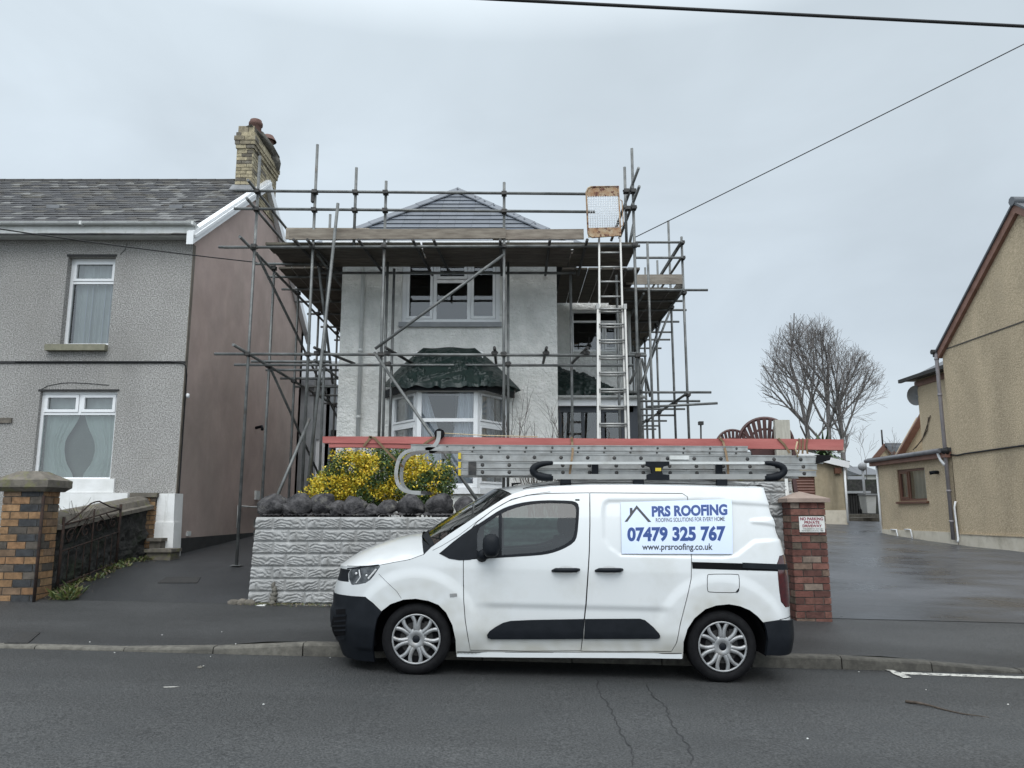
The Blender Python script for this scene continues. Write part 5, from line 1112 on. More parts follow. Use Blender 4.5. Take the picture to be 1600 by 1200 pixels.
# yucca
def yucca(c, label):
    rnd_seed(19); t = thing('yucca', label, 'plant', c); b = MB()
    for k in range(230):
        a = U(0, 6.28); e = U(-.9, 1.35); L_ = U(.8, 1.35); d = Vector((math.cos(a) * math.cos(e), math.sin(a) * math.cos(e), math.sin(e))); s_ = d.cross(Vector((0, 0, 1))).normalized() * .035
        g = random.choice([(.05, .085, .03), (.07, .11, .04), (.035, .06, .03)]) if e > -.25 else random.choice([(.14, .12, .08), (.08, .08, .05)]); b.col = (*g, 1)
        p = c + d * .04; m_ = c + d * L_ * .6; q = c + d * L_ + Vector((0, 0, -.3 * math.cos(e) - (.1 if e < 0 else 0))); b.add([p - s_ * .6, p + s_ * .6, m_ + s_, q, m_ - s_], [(0, 1, 2, 4), (4, 2, 3)])
    b.build('leaves', M['leaf'], t); b = MB(); b.tube([c + Vector((0, 0, -2.2)), c + Vector((.03, 0, -.9)), c], .13, 8); b.build('trunk', M['bark'], t)
yc = at(1287, 714, 29.5); yucca(yc, 'spiky yucca head showing over the garage roof behind the roof load')
# shrubs
def leafy(b, c, rx, ry, rz, n, pal, s0, s1, seed=0, hollow=.35):
    for k in range(n):
        d = Vector((random.gauss(0, 1), random.gauss(0, 1), random.gauss(0, 1))).normalized(); r_ = U(hollow, 1) ** .6; f = 1 + .45 * noise.noise(d * 2.2 + Vector((seed, 0, 0)))
        p = c + Vector((d.x * rx, d.y * ry, d.z * rz)) * r_ * f; q = pal(p, d); kk = U(.75, 1.2); b.col = (q[0] * kk, q[1] * kk, q[2] * kk, 1)
        u_ = Vector((U(-1, 1), U(-1, 1), U(-.4, 1))).normalized(); v_ = u_.cross(Vector((U(-1, 1), U(-1, 1), U(-1, 1)))).normalized(); s_ = U(s0, s1); b.add([p, p + u_ * s_ * .5 + v_ * s_ * .28, p + u_ * s_, p + u_ * s_ * .5 - v_ * s_ * .28], [(0, 1, 2, 3)])
SH = thing('golden_shrub', 'bushy shrub with yellow and green leaves behind the boulders', 'shrub', at(590, 790, 10.95))
rnd_seed(101); b = MB()
def pal_y(p, d):
    n_ = noise.noise(Vector((p.x * 3.6, p.y * 3, p.z * 3.6)) + Vector((4, 0, 0))); px_, py_ = proj(p)
    yb = sstep(-.10, .12, n_ + .16 * d.z + (.13 if px_ < 555 else 0) - (.55 if 592 < px_ < 628 and py_ < 745 else 0) - (.6 if px_ > 690 else 0) + (.1 if 640 < px_ < 685 else 0) - (.25 if py_ < 712 else 0))
    return random.choice([(.60, .45, .03), (.70, .53, .04), (.45, .38, .03), (.62, .40, .03), (.34, .33, .04)]) if U(0, 1) < .08 + yb * .88 else random.choice([(.045, .085, .02), (.06, .11, .03), (.03, .06, .02), (.10, .14, .03)])
for (px_, py_, rxp, rzp, n) in ((518, 766, 38, 30, 3600), (548, 742, 38, 42, 4200), (590, 742, 40, 46, 4400), (575, 770, 60, 26, 2600), (640, 750, 42, 46, 4000), (668, 762, 38, 38, 3400), (625, 722, 20, 18, 700), (697, 752, 16, 34, 800)):
    c_ = at(px_, py_, 10.98); s_ = 10.95 / 1200; leafy(b, c_, rxp * s_, .34, rzp * s_, int(n * 1.4), pal_y, .022, .052, px_)
for (px_, py_) in ((535, 700), (607, 695), (640, 700), (678, 707), (700, 700), (655, 690), (500, 738), (590, 692), (620, 690)):
    base = at(px_, py_ + 50, 11.0)
    for k in range(70):
        f = k / 70; p = base.lerp(at(px_ + 4 * math.sin(px_), py_, 11.0), f) + Vector((U(-.05, .05) * (1.2 - f), U(-.05, .05), 0)); g = random.choice([(.05, .09, .03), (.07, .12, .04), (.09, .14, .03)]); b.col = (*g, 1)
        u_ = Vector((U(-1, 1), U(-1, 1), U(0, 1))).normalized(); v_ = u_.orthogonal().normalized(); s_ = U(.03, .06); b.add([p, p + u_ * s_ * .5 + v_ * s_ * .25, p + u_ * s_, p + u_ * s_ * .5 - v_ * s_ * .25], [(0, 1, 2, 3)])
b.build('foliage', M['leaf'], SH)
b = MB()
for k in range(26):
    p = at(U(520, 690), 792, 11); p.z = 1.25; q = p + Vector((U(-.35, .35), U(-.2, .2), U(.5, .85))); b.tube([p, p.lerp(q, .5) + Vector((U(-.05, .05), 0, 0)), q], [.012, .009, .004], 5)
b.build('stem', M['stem'], SH)
def twiggy(b, base, h, n, seed, spread=.5, r=.006, lean=0):
    random.seed(seed)
    def grow(p, d, L_, r_, lev):
        P = [p]; steps = 5
        for i in range(steps): d = (d + Vector((U(-.16, .16), U(-.16, .16), U(-.02, .12)))).normalized(); p = p + d * L_ / steps; P.append(p)
        b.tube(P, [r_ * (1 - .12 * i) for i in range(steps + 1)], 4, cap=False)
        if lev < 2:
            for i in range(3): k = random.choice((1, 2, 3, 4)); grow(P[k], (d + Vector((U(-.8, .8), U(-.6, .6), U(0, .4)))).normalized(), L_ * U(.35, .6), r_ * .6, lev + 1)
    for k in range(n): grow(base + Vector((U(-.12, .12), U(-.1, .1), 0)), Vector((U(-spread, spread) + lean, U(-spread, spread) * .6, 1)).normalized(), h * U(.6, 1), r, 0)
b = MB(); c_ = at(835, 800, 12.3); twiggy(b, Vector((c_.x, 12.3, 1.3)), 1.75, 16, 5, .5, .0075); tag(b.build('bare_shrub', M['stem']), 'leafless twiggy shrub against the white house wall right of the bay', 'shrub')
b = MB(); c_ = at(925, 800, 12.9); twiggy(b, Vector((c_.x - .1, 12.9, 1.3)), 1.4, 18, 8, .6, .0075); c_ = at(985, 800, 12.9); twiggy(b, Vector((c_.x - .1, 12.9, 1.3)), 1.0, 6, 18, .5); tag(b.build('bare_shrub', M['stem']), 'tangle of dark bare twigs in front of the dark porch', 'shrub')
b = MB(); c_ = at(868, 800, 11.3); twiggy(b, Vector((c_.x, 11.3, 1.3)), .55, 16, 15, .9, .010); tag(b.build('bare_shrub', M['stem']), 'low dark thorny stems above the van windscreen', 'shrub')
# ================================================================ trees
def bare_tree(name, label, base, lead, env, seed, H, maxlev=5, rbase=.28, rmin=.007):
    """leafless tree grown inside a set of ellipsoids env: (centre, radii)"""
    rnd_seed(seed); t = thing(name, label, 'tree', base); tb = MB(); cb_ = MB()
    def inside(p, k): return any(((p.x - c.x) / rr[0]) ** 2 + ((p.y - c.y) / rr[1]) ** 2 + ((p.z - c.z) / rr[2]) ** 2 < k for c, rr in env)
    def grow(p, d, L_, r_, lev):
        steps = (7, 6, 5, 4, 3, 3, 3)[lev]; P = [p]; rr = [r_]; D = [d]
        for i in range(steps):
            wob = (.07, .12, .16, .2, .24, .28, .3)[lev]
            d = (d + Vector((U(-wob, wob), U(-wob, wob), U(-.03, .10)))).normalized(); q = p + d * L_ / steps
            if lev and q.z > base.z + H * .10 and not inside(q, U(.55, 1.18)): break
            p = q; P.append(p); rr.append(max(rmin, r_ * (1 - .5 * (i + 1) / steps))); D.append(d)
        if len(P) < 2 or (lev > 2 and U(0, 1) < .12): return
        (tb if lev == 0 else cb_).tube(P, rr, 7 if lev < 2 else 4 if lev < 3 else 3, cap=False, smooth=lev < 3)
        if lev >= maxlev: return
        nb = (14, 6, 5, 4, 2, 2, 0)[lev]
        for i in range(nb):
            f = lerp(.22, 1.0, (i + U(.1, .9)) / nb) if lev else lerp(.20, 1.0, (i + U(.1, .9)) / nb)
            k = min(len(P) - 1, max(1, int(round(f * (len(P) - 1)))))
            ax = D[k].orthogonal(); ax.rotate(Matrix.Rotation(U(0, 6.28), 3, D[k])); an = U(.35, .8) if lev else lerp(1.25, .5, f) * U(.8, 1.1)
            nd = D[k] * math.cos(an) + ax.normalized() * math.sin(an); nd.z += .10; nd.normalize()
            grow(P[k], nd, L_ * U(.48, .72) * (1.1 - .25 * f), rr[k] * U(.42, .6), lev + 1)
    for (dx, dd, k) in lead: grow(base + Vector((dx, 0, 0)), Vector((*dd, 1)).normalized(), H * k, rbase * U(.75, 1), 0)
    tb.build('trunk', M['bark'], t); cb_.build('crown', M['bark'], t); return t
YT = 40.0
def ell(px, py, rx, rz, Y): s_ = Y * 1.0 / 1200; c = at(px, py, Y); return (c, (rx * s_, rx * s_ * .8, rz * s_))
c_ = at(1288, 745, YT)
bare_tree('bare_tree', 'large leafless tree with rounded crown rising behind the garage', Vector((c_.x, YT, 1.2)), [(-.35, (-.10, .04), .84), (.15, (.04, -.04), .82), (.9, (.16, .03), .72)], [ell(1264, 592, 80, 106, YT), ell(1325, 624, 68, 90, YT), ell(1292, 608, 70, 98, YT)], 14, 9.8, rbase=.19)
c_ = at(1352, 745, 44); bare_tree('bare_tree', 'smaller pale bare tree right of the large tree', Vector((c_.x, 44, 1.0)), [(0, (.05, 0), .7), (.3, (.35, .1), .7)], [ell(1365, 690, 42, 50, 44)], 31, 4.6, maxlev=3, rbase=.05)

# damp litter and moss along the foot of the block wall
b = MB(); rnd_seed(16)
for k in range(900):
    x = U(wx0 - .1, at(560, 950, 10.1).x); y = YB0 - abs(random.gauss(0, .07)) - .035; z = foot_z(x, y) + .006; c_ = random.choice([(.14, .11, .06), (.08, .09, .03), (.10, .13, .04), (.20, .16, .10)]); b.col = (*c_, 1)
    a = U(0, 6.3); s_ = U(.008, .022); b.add([(x, y, z), (x + s_ * math.cos(a), y + s_ * math.sin(a), z + U(.004, .02)), (x + s_ * math.cos(a + 1.4), y + s_ * math.sin(a + 1.4), z + .003)], [(0, 1, 2)])
tag(b.build('leaf_litter', M['leaf']), 'damp moss and leaf litter along the foot of the block wall', 'leaf litter', kind='stuff')
# ================================================================ scaffolding
SC = thing('scaffold', 'steel tube scaffold with board platforms wrapped around the white house', 'scaffold', (-1, 12, .7))
RT = .0242; OY, IY = 12.0, 13.12; PZ = 4.30 + CH
_n = [0]
def T(name, p, q, m='galv', r=RT): b = MB(); b.tube([p, q], r, 9); return b.build(name, M[m], SC)
def V(px, py, Y): return at(px, py, Y)
def standard(X, Y, z0, z1): T('standard', (X, Y, z0), (X, Y, z1))
def ztop(py, Y): return at(800, py, Y).z
LX = -4.20; S2X = -3.25; S4X = -2.085; S5X = -.13; S6X = 2.0
standard(LX, OY, drive_z(LX, OY) + .01, ztop(244, OY)); b = MB(); z = drive_z(LX, OY); b.box(LX - .075, LX + .075, OY - .075, OY + .075, z + .004, z + .012); b.build('base_plate', M['galv'], SC)
standard(S2X, OY, 1.33, ztop(226, OY)); standard(S4X, OY + .0, 1.33, ztop(283, OY)); standard(S5X, OY, 1.33, ztop(285, OY)); standard(S6X, OY, 1.35, ztop(232, OY))
standard(at(557, 262, OY).x, OY, ztop(386, OY), ztop(262, OY)); standard(at(978, 255, OY).x, OY + .15, ztop(378, OY), ztop(255, OY))
# sleeves, inner row, other uprights
for (x, yy, a, e) in ((at(606, 400, 12.95).x, 12.95, 1.33, ztop(364, 12.95)), (at(794, 400, 12.95).x, 12.95, 1.33, ztop(366, 12.95)), (at(612, 500, 13.0).x + .02, 13.0, 1.33, ztop(420, 13.0)), (at(893, 560, 13.05).x, 13.05, 1.33, ztop(430, 13.05)), (at(966, 560, 13.3).x, 13.3, 1.33, ztop(430, 13.3))): standard(x, yy, a, e)
# left wing standards, along the pink gable
LY = [13.05, 14.6, 16.2, 18.0, 19.8]
for Y in LY: standard(LX, Y, drive_z(LX, Y) + .01, PZ + (.75 if Y != 13.05 else .05)); standard(LX + .95, Y, 1.33, PZ - .02)
T('standard', V(516, 335, 13.6), (V(516, 335, 13.6).x, 13.6, 1.33)); T('raking_strut', V(528, 318, OY - .15), V(478, 790, 11.2), 'galv', .026)
T('raking_strut', V(484, 655, 11.8), V(426, 792, 11.0)); T('raking_strut', V(484, 400, 12.1) + Vector((0, .6, 0)), V(520, 600, 14))
# ledgers: platform level, guard rails, mid lift
def ledger(p0, p1, Y, nm='ledger', Y1=None): T(nm, V(*p0, Y), V(*p1, Y1 or Y))
ledger((368, 298), (916, 303), OY - .05, 'guard_rail'); ledger((366, 326), (930, 331), OY - .05, 'guard_rail')
ledger((350, 386.5), (1000, 384), OY - .05); ledger((505, 406), (870, 407), IY); ledger((335, 553), (1010, 555.5), OY - .05); ledger((366, 570), (990, 571), IY - .2)
T('ledger', (at(500, 411, IY).x, IY + .05, PZ - .10), (at(900, 410, IY).x, IY + .05, PZ - .10))
ml = V(393, 553, OY).z; mi = V(393, 570, 13).z
T('ledger', (LX - .05, OY - .55, ml + .03), (LX - .05, 21.2, ml + .03)); T('ledger', (LX + .9, 12.6, ml + .02), (LX + .9, 21.2, ml + .02))
T('ledger', (LX - .05, OY - .55, PZ - .06), (LX - .05, 21.2, PZ - .06)); T('ledger', (LX + .95, 12.3, PZ - .06), (LX + .95, 21.2, PZ - .06))
T('guard_rail', (LX - .05, OY - .35, ztop(298, OY) + .03), (LX - .05, 15.0, ztop(298, OY) + .03)); T('guard_rail', (LX - .05, OY - .35, ztop(326, OY) + .03), (LX - .05, 15.0, ztop(326, OY) + .03))
# braces on the front
T('brace', V(586, 545, OY - .08), V(787, 398, OY - .08)); T('brace', V(585, 551, OY - .05), V(748, 785, 10.95)); T('brace', (LX, 12.1, PZ - .1), (LX, 19.5, ml - .6)); T('brace', (LX - .05, 13.3, ml), (LX - .05, 18.5, 1.6))
# transoms
for (px_, e) in ((466, .15), (487, .3), (565, .25), (648, .1), (680, .15), (782, .1), (858, .1), (915, .1)):
    x = at(px_, 385, OY).x; dx = .14 if px_ < 700 else .0
    T('transom', (x, OY - .28, PZ - .01), (x + dx, IY + .33, PZ - .05), 'galv_dark')
for (px_, dx) in ((497, .35), (606, .25), (773, 0), (853, 0), (916, -.15)):
    x = at(px_, 555, OY).x; T('transom', (x, OY - .25, ml + .05), (x + dx, IY + .0, ml + .06), 'galv_dark')
for i, Y in enumerate((OY + .08, 12.95, 13.7, 14.5, 15.4, 16.4, 17.6, 19, 20.4)):
    T('transom', (LX - (.62 if i == 0 else .30), Y, PZ - .005), (XC0 - .02, Y, PZ - .01)); 
for i, Y in enumerate((13.0, 13.8, 14.7, 15.7, 16.9, 18.2, 19.6)):
    T('transom', (LX - .30, Y, ml + .075), (XC0 - .02, Y, ml + .07))
# right wing
RY0 = 14.15; RX = 3.27; rz0 = ztop(380, RY0); rz1 = ztop(404, RY0); rp = ztop(452, RY0); rm = ztop(613, RY0)
RST = [(RX, RY0, ztop(370, RY0)), (RX - .02, 15.2, at(1050, 345, 15.2).z), (RX - .05, 16.7, rp + .0), (RX - .05, 18.2, rp), (RX - .05, 19.7, rp), (at(1013, 377, 13.6).x, 13.7, at(1013, 377, 13.6).z + 0)]
for (x, y, z) in RST: standard(x, y, 1.35, z)
for (px_, Y, py) in ((1000, 17.5, 520), (1009, 19, 545), (990, 16, 540), (1003, 20.5, 560)): standard(at(px_, 600, Y).x, Y, 1.35, ztop(py, Y))
T('guard_rail', (at(990, 379, RY0).x, RY0 - .05, rz0), (at(1068, 379, RY0).x, RY0 - .05, rz0)); T('guard_rail', (at(990, 402, RY0).x, RY0 - .05, rz1), (at(1068, 402, RY0).x, RY0 - .05, rz1))
T('guard_rail', (RX - .05, RY0 - .2, rz0 - .03), (RX - .05, 18.5, rz0 - .03)); T('guard_rail', (RX - .05, RY0 - .2, rz1 - .03), (RX - .05, 18.5, rz1 - .03))
T('ledger', (RX - .05, RY0 - .25, rp - .08), (RX - .05, 21, rp - .08)); T('ledger', (XR1 + .05, RY0, rp - .08), (XR1 + .05, 21, rp - .08)); T('ledger', (RX - .05, RY0 - .3, rm - .05), (RX - .05, 21, rm - .05)); T('ledger', (at(978, 460, RY0).x, RY0 - .05, rp - .03), (RX + .45, RY0 - .05, rp - .03))
for (px_, Y) in ((1066, 14.9), (1072, 15.6), (1060, 16.6), (1050, 17.6), (1045, 18.4), (1031, 19.4)): T('transom', (2.0, Y, rp - .02), (at(px_, 470, Y).x, Y, rp - .02))
for (px_, Y) in ((1112, RY0), (1094, 15.3), (1070, 16.5), (1053, 17.6), (1041, 18.7), (1029, 19.8), (1024, 20.6)): T('transom', (1.9, Y, rm + .0), (at(px_, 630, Y).x, Y, rm + .0))
T('transom', V(1010, 636, RY0 - .3), V(1121, 630, RY0 - .3)); T('transom', V(985, 552, 12.3), V(1008, 553, 12.3)); T('transom', V(975, 422, 13.2), V(988, 421, 13.2))
T('brace', (RX, RY0 + 2.2, rp), (RX - .9, RY0 - .2, rm)); T('brace', V(1002, 560, 13), V(984, 600, 13)); T('brace', V(1053, 470, 16), V(1002, 600, 16)); T('brace', V(1003, 560, 15), V(1016, 620, 15))
T('brace', V(1032, 432, 15.5), V(1066, 378, 14.1)); T('brace', V(998, 262, 11.7), V(955, 376, 13.1)); T('brace', V(999, 291, 11.65), V(968, 372, 12.9)); T('standard', V(990, 350, 12.1), V(984, 380, 12.1))
for (px_, py, Y) in ((1027, 407, 17), (1008, 418, 18)): standard(at(px_, py, Y).x, Y, rp, ztop(py, Y))
# couplers at the crossings
def coupler(p): 
    b = MB(); p = Vector(p); b.box(p.x - .042, p.x + .042, p.y - .085, p.y + .03, p.z - .028, p.z + .028); b.tube([p + Vector((-.055, -.03, .01)), p + Vector((.055, -.03, .01))], .017, 6); b.tube([p + Vector((.02, -.03, -.045)), p + Vector((.02, -.03, .045))], .014, 6); b.build('coupler', M['galv_dark'], SC)
for X, px_ in ((LX, 409), (S2X, 495), (at(557, 262, OY).x, 556), (S4X, 603), (S5X, 786)):
    for (pa, pb) in ((298, 303), (326, 331)): coupler((X, OY, ztop(pa + (px_ - 368) / 548 * 5, OY - .05)))
    if px_ != 556:
        coupler((X, OY, ztop(386, OY))); coupler((X, OY, ztop(554, OY)))
coupler((S6X, OY, ztop(384, OY))); coupler((S6X, OY, ztop(556, OY)))
for Y in LY: coupler((LX, Y, ml)); coupler((LX, Y, PZ - .06))
for (x, y, z) in RST[:5]: coupler((x, y, rp - .08)); coupler((x, y, rm - .05))
coupler((RX, RY0, rz0)); coupler((RX, RY0, rz1)); coupler((at(978, 301, OY).x, OY, ztop(300, OY))); coupler((at(980, 327, OY).x, OY, ztop(327, OY))); coupler((S6X, OY, ztop(300, OY))); coupler((S6X, OY, ztop(326, OY)))
for px_ in (606, 794): coupler((at(px_, 570, 12.9).x, 12.95, mi))
for px_ in (497, 606, 773, 853, 916): coupler((at(px_, 555, OY).x, OY - .02, ml))
b = MB(); b.box(S2X - .06, S2X - .01, OY - .04, OY + .04, ztop(316, OY), ztop(302, OY)); b.build('sleeve_coupler', M['galv_dark'], SC)
# boards
rnd_seed(17)
def board(p, q, w_=.222, th=.038, dark=1, nm='board', up=(0, 0, 1)):
    b = MB(); k = U(.8, 1.1) * dark * (.55 if nm == 'board' else 1); b.col = (k, k * U(.95, 1), k * U(.9, 1), 1); b.bar(p, q, w_, th, up); o = b.build(nm, M['board'], SC); return o  # deck boards darker than toe boards: platform shade put into their tint
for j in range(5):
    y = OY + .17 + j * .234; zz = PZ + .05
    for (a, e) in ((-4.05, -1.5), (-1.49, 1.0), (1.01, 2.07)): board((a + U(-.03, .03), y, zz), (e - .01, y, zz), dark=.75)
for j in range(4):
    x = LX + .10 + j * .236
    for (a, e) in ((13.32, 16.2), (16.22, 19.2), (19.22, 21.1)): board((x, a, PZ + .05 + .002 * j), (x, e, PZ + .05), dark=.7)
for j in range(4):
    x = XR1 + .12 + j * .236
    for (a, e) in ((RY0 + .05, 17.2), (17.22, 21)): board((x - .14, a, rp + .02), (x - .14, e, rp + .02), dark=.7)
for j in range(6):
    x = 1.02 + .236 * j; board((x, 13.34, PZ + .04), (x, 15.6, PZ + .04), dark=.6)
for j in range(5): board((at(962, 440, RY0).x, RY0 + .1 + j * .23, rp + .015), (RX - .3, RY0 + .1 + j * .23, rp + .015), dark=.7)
board(V(447, 365, OY + .03) + Vector((0, 0, 0)), V(577, 365.5, OY + .03), .19, .038, 1, 'toe_board', (0, 1, 0)); board(V(450, 366, OY - .03) + Vector((.02, .0, -.01)), V(790, 365, OY - .03), .17, .038, .95, 'toe_board', (0, 1, 0)); board(V(770, 367, OY + .02), V(912, 366, OY + .02), .17, .038, .9, 'toe_board', (0, 1, 0))
board(V(978, 437, RY0 + .0), V(1066, 436.5, RY0), .19, .038, .85, 'toe_board', (0, 1, 0)); board((RX, RY0 + .05, rp + .16), (RX, 18.0, rp + .16), .2, .038, .7, 'toe_board', (0, 1, 0) if False else (1, 0, 0))
# ladder access gate at the head of the ladder
LGt = bpy.data.objects.new('ladder_gate', None); C.objects.link(LGt); LGt.parent = SC; LGt.location = Vector(V(942, 330, OY - .2)) - Vector(SC.location); LGt['label'] = 'rusty cream ladder gate with square wire mesh'
YGt = OY - .25
def GP(px_, py): return at(px_, py, YGt)
b = MB(); cor = [(923, 292), (966, 291), (970, 368), (925, 371), (919, 366), (916, 300), (919, 294)]; P = [GP(*c) for c in cor]; b.tube(P + [P[0]], .014, 7)
b.tube([GP(969, 312), GP(972, 314), GP(974, 352), GP(970, 354)], .009, 6); b.build('gate_frame', M['gate_rust'], LGt)
for q in (((917, 307), (967, 306), (966, 292), (918, 293)), ((919, 371), (969, 369), (968, 354), (918, 356))):
    b = MB(); b.prism([GP(*c) for c in q], (0, .012, 0)); b.build('gate_panel', M['gate_rust'], LGt)
b = MB()
for k in range(14): b.tube([GP(918 + k * 3.75, 306), GP(919 + k * 3.75, 356)], .0032, 4)
for k in range(14): b.tube([GP(917, 308 + k * 3.7), GP(968, 307 + k * 3.7)], .0032, 4)
b.build('wire_mesh', M['upvc'], LGt)
# ---------------------------------------------------------------- leaning ladder
LD = thing('extension_ladder', 'tall aluminium ladder leaning from the garden up to the scaffold platform', 'ladder', (1.35, 10.9, 1.33))
bt = (at(953, 690, 11.0)); Zb = 1.35
yb_, yt_ = 10.75, OY - .12; zt_ = at(952, 372, yt_).z
def LP(f, sx, off=0): 
    y = lerp(yb_, yt_, f); z = lerp(Zb, zt_, f); return Vector((sx, y + off, z))
def fz(z): return (z - Zb) / (zt_ - Zb)
fb = [LP(0, at(956 + s * 21.5, 690, 11.0).x) for s in (-1, 1)]
xt = [at(936, 374, yt_).x, at(969, 374, yt_).x]; xb = [at(936, 690, 11.1).x, at(977, 690, 11.1).x]; f69 = fz(at(950, 690, 11.1).z)
def LX2(s, f): return lerp(xb[s], xt[s], (f - f69) / (1 - f69))
b = MB()
for s in (0, 1): b.bar(LP(f69 - .22, LX2(s, f69 - .22)), LP(1, LX2(s, 1)), .028, .06, (0, 1, 0))
b.build('stile', M['alu'], LD); 
for s in (0, 1):
    e = (-.032, .032)[s]; b = MB(); fe = fz(at(950, 486, 11.7).z); b.bar(LP(0, LX2(s, 0) + e, -.06), LP(fe, LX2(s, fe) + e, -.06), .028, .07, (0, 1, 0)); b.box(LX2(s, fe) + e - .025, LX2(s, fe) + e + .025, LP(fe, 0).y - .11, LP(fe, 0).y + .03, LP(fe, 0).z - .03, LP(fe, 0).z + .05); b.build('stile', M['alu'], LD)
z = Zb + .3
while z < zt_ - .1:
    f = fz(z); b = MB(); b.tube([LP(f, LX2(0, f)), LP(f, LX2(1, f))], .016, 8)
    if z < at(950, 486, 11.7).z: b.tube([LP(f, LX2(0, f) - .03, -.065) + Vector((0, 0, .03)), LP(f, LX2(1, f) + .03, -.065) + Vector((0, 0, .03))], .015, 8)
    b.build('rung', M['alu'], LD); z += .262
# ---------------------------------------------------------------- overhead cables
def cable(pts, r, label, sag=0, n=40):
    b = MB(); P = []
    p, q = Vector(pts[0]), Vector(pts[1])
    for i in range(n + 1): t = i / n; P.append(p.lerp(q, t) + Vector((0, 0, -sag * 4 * t * (1 - t))))
    b.tube(P, r, 6); return tag(b.build('overhead_cable', M['cable']), label, 'cable')
cable((at(420, -19.5, 9.0), at(1900, 56.5, 9.6)), .024, 'thick twisted black cable crossing the top right of the sky', .0)
cable((at(2100, -183, 9), at(992, 371, 13.2)), .009, 'thin cable sloping from the top right down to the scaffold', .02)
cable((at(-250, 318, 9.5), at(402, 410, 13.0)), .010, 'thin cable drooping across the grey house front to the scaffold', .05)
# ================================================================ the van
YN = 7.24; VW = .92; YVC = YN + VW
VAN = thing('panel_van', 'white panel van with roofing company sign parked at the kerb facing left', 'van', (.5, YVC, -.01))
# plan curve of half the body, from front centre (s=0) round the near side to rear centre
def plan_pts():
    out = []; xs_, a, n = -.95, .845, 2.7
    for i in range(61):
        t = PI / 2 * i / 60; out.append((xs_ - a * math.cos(t) ** (2 / n), VW * math.sin(t) ** (2 / n) if i else 0))
    for i in range(1, 40): out.append((lerp(xs_, 2.36, i / 40), VW))
    xr, a, n = 2.36, .295, 3.2
    for i in range(61):
        t = PI / 2 * (1 - i / 60); out.append((xr + a * math.cos(t) ** (2 / n), VW * math.sin(t) ** (2 / n) if i < 60 else 0))
    return out
PPn = plan_pts(); acc = [0]
for p, q in zip(PPn, PPn[1:]): acc.append(acc[-1] + math.hypot(q[0] - p[0], q[1] - p[1]))
SM = acc[-1]
import bisect
def plan(s):
    s = min(max(s, 0), SM); i = min(len(acc) - 2, max(0, bisect.bisect(acc, s) - 1)); t = (s - acc[i]) / (acc[i + 1] - acc[i]); p, q = PPn[i], PPn[i + 1]
    return lerp(p[0], q[0], t), lerp(p[1], q[1], t)
def plan_n(s):
    e = .02; a, b_ = plan(s - e), plan(s + e); dx, dy = b_[0] - a[0], b_[1] - a[1]; L_ = math.hypot(dx, dy) or 1; return -dy / L_, dx / L_     # outward: away from the body centre
WF = (-.872, .0); WR = (1.913, .0)      # wheel centres in X
WZ = .317
def zroad(X): return slope(X)
def sdpoly(x, z, P):
    d = 1e9; ins = False; n = len(P)
    for i in range(n):
        ax, az = P[i]; bx, bz = P[(i + 1) % n]; ex, ez = bx - ax, bz - az; wx_, wz = x - ax, z - az
        t = max(0, min(1, (wx_ * ex + wz * ez) / (ex * ex + ez * ez))); dd = math.hypot(wx_ - ex * t, wz - ez * t); d = min(d, dd)
        if (az > z) != (bz > z) and x < (bx - ax) * (z - az) / (bz - az) + ax: ins = not ins
    return -d if ins else d
RECESS = None
def inset(s, z):
    """how far the skin lies inside the plan curve"""
    X, yo = plan(s); zl = z - zroad(X); I = 0
    if zl > .93: I += .165 * ((zl - .93) / .80) ** 1.7
    if zl < .42: I += .045 * ((.42 - zl) / .2) ** 1.5
    wf = max(0, 1 - s / .95)
    if wf > 0:
        I += wf * (.10 * sstep(.66, .92, zl) + .04 * sstep(.50, .56, zl) + .05 * sstep(.3, .18, zl))
        I -= .012 * wf * sstep(.28, .40, zl)
    wr_ = max(0, 1 - (SM - s) / .9)
    if wr_ > 0: I += wr_ * (.17 * sstep(.75, 1.75, zl) ** 1.3 + .02 * sstep(.48, .54, zl))
    for wx_, R0, R1 in ((WF[0], .575, .43), (WR[0], .60, .43)):
        r = math.hypot((X - wx_), (zl - WZ) * .98)
        if r < .75 and zl > .2 and yo > .5: I -= .013 * sstep(R0 + .06, R0 - .05, r)
    if -.35 < X < 1.5: 
        k = sstep(-.38, -.15, X) * sstep(1.52, 1.3, X); I += k * (.016 * sstep(.66, .60, zl) - .012 * sstep(.30, .2, zl))
    if RECESS and X > .7: I += .013 * sstep(.004, -.022, sdpoly(s, z, RECESS))
    return I
def SK(s, z, out_=0):
    X, yo = plan(s); nx_, ny = plan_n(s); k = inset(s, z) - out_; return Vector((X - nx_ * k, YVC - max(0, yo - ny * k), z))
def PS(px, py, guess=None):
    best = None
    if guess is None:
        for i in range(70):
            s = SM * i / 69
            for j in range(24):
                z = lerp(0.05, 1.85, j / 23); P = SK(s, z)
                if plan(s)[1] < .25: continue
                q = proj(P); d = (q[0] - px) ** 2 + (q[1] - py) ** 2
                if best is None or d < best[0]: best = (d, s, z)
        s, z = best[1], best[2]
    else: s, z = guess
    for _ in range(12):
        q = proj(SK(s, z)); e = .004; qs = proj(SK(s + e, z)); qz = proj(SK(s, z + e))
        a, b_, c_, d_ = (qs[0] - q[0]) / e, (qz[0] - q[0]) / e, (qs[1] - q[1]) / e, (qz[1] - q[1]) / e; D = a * d_ - b_ * c_
        if abs(D) < 1e-3: break
        rx, ry = px - q[0], py - q[1]; ds = (d_ * rx - b_ * ry) / D; dz = (-c_ * rx + a * ry) / D; ds = max(-.1, min(.1, ds)); dz = max(-.1, min(.1, dz)); s += ds; z += dz; s = min(max(s, .02), SM - .02)
    return (s, z)
def PL(pts): return [PS(*p) for p in pts]
RECESS = None
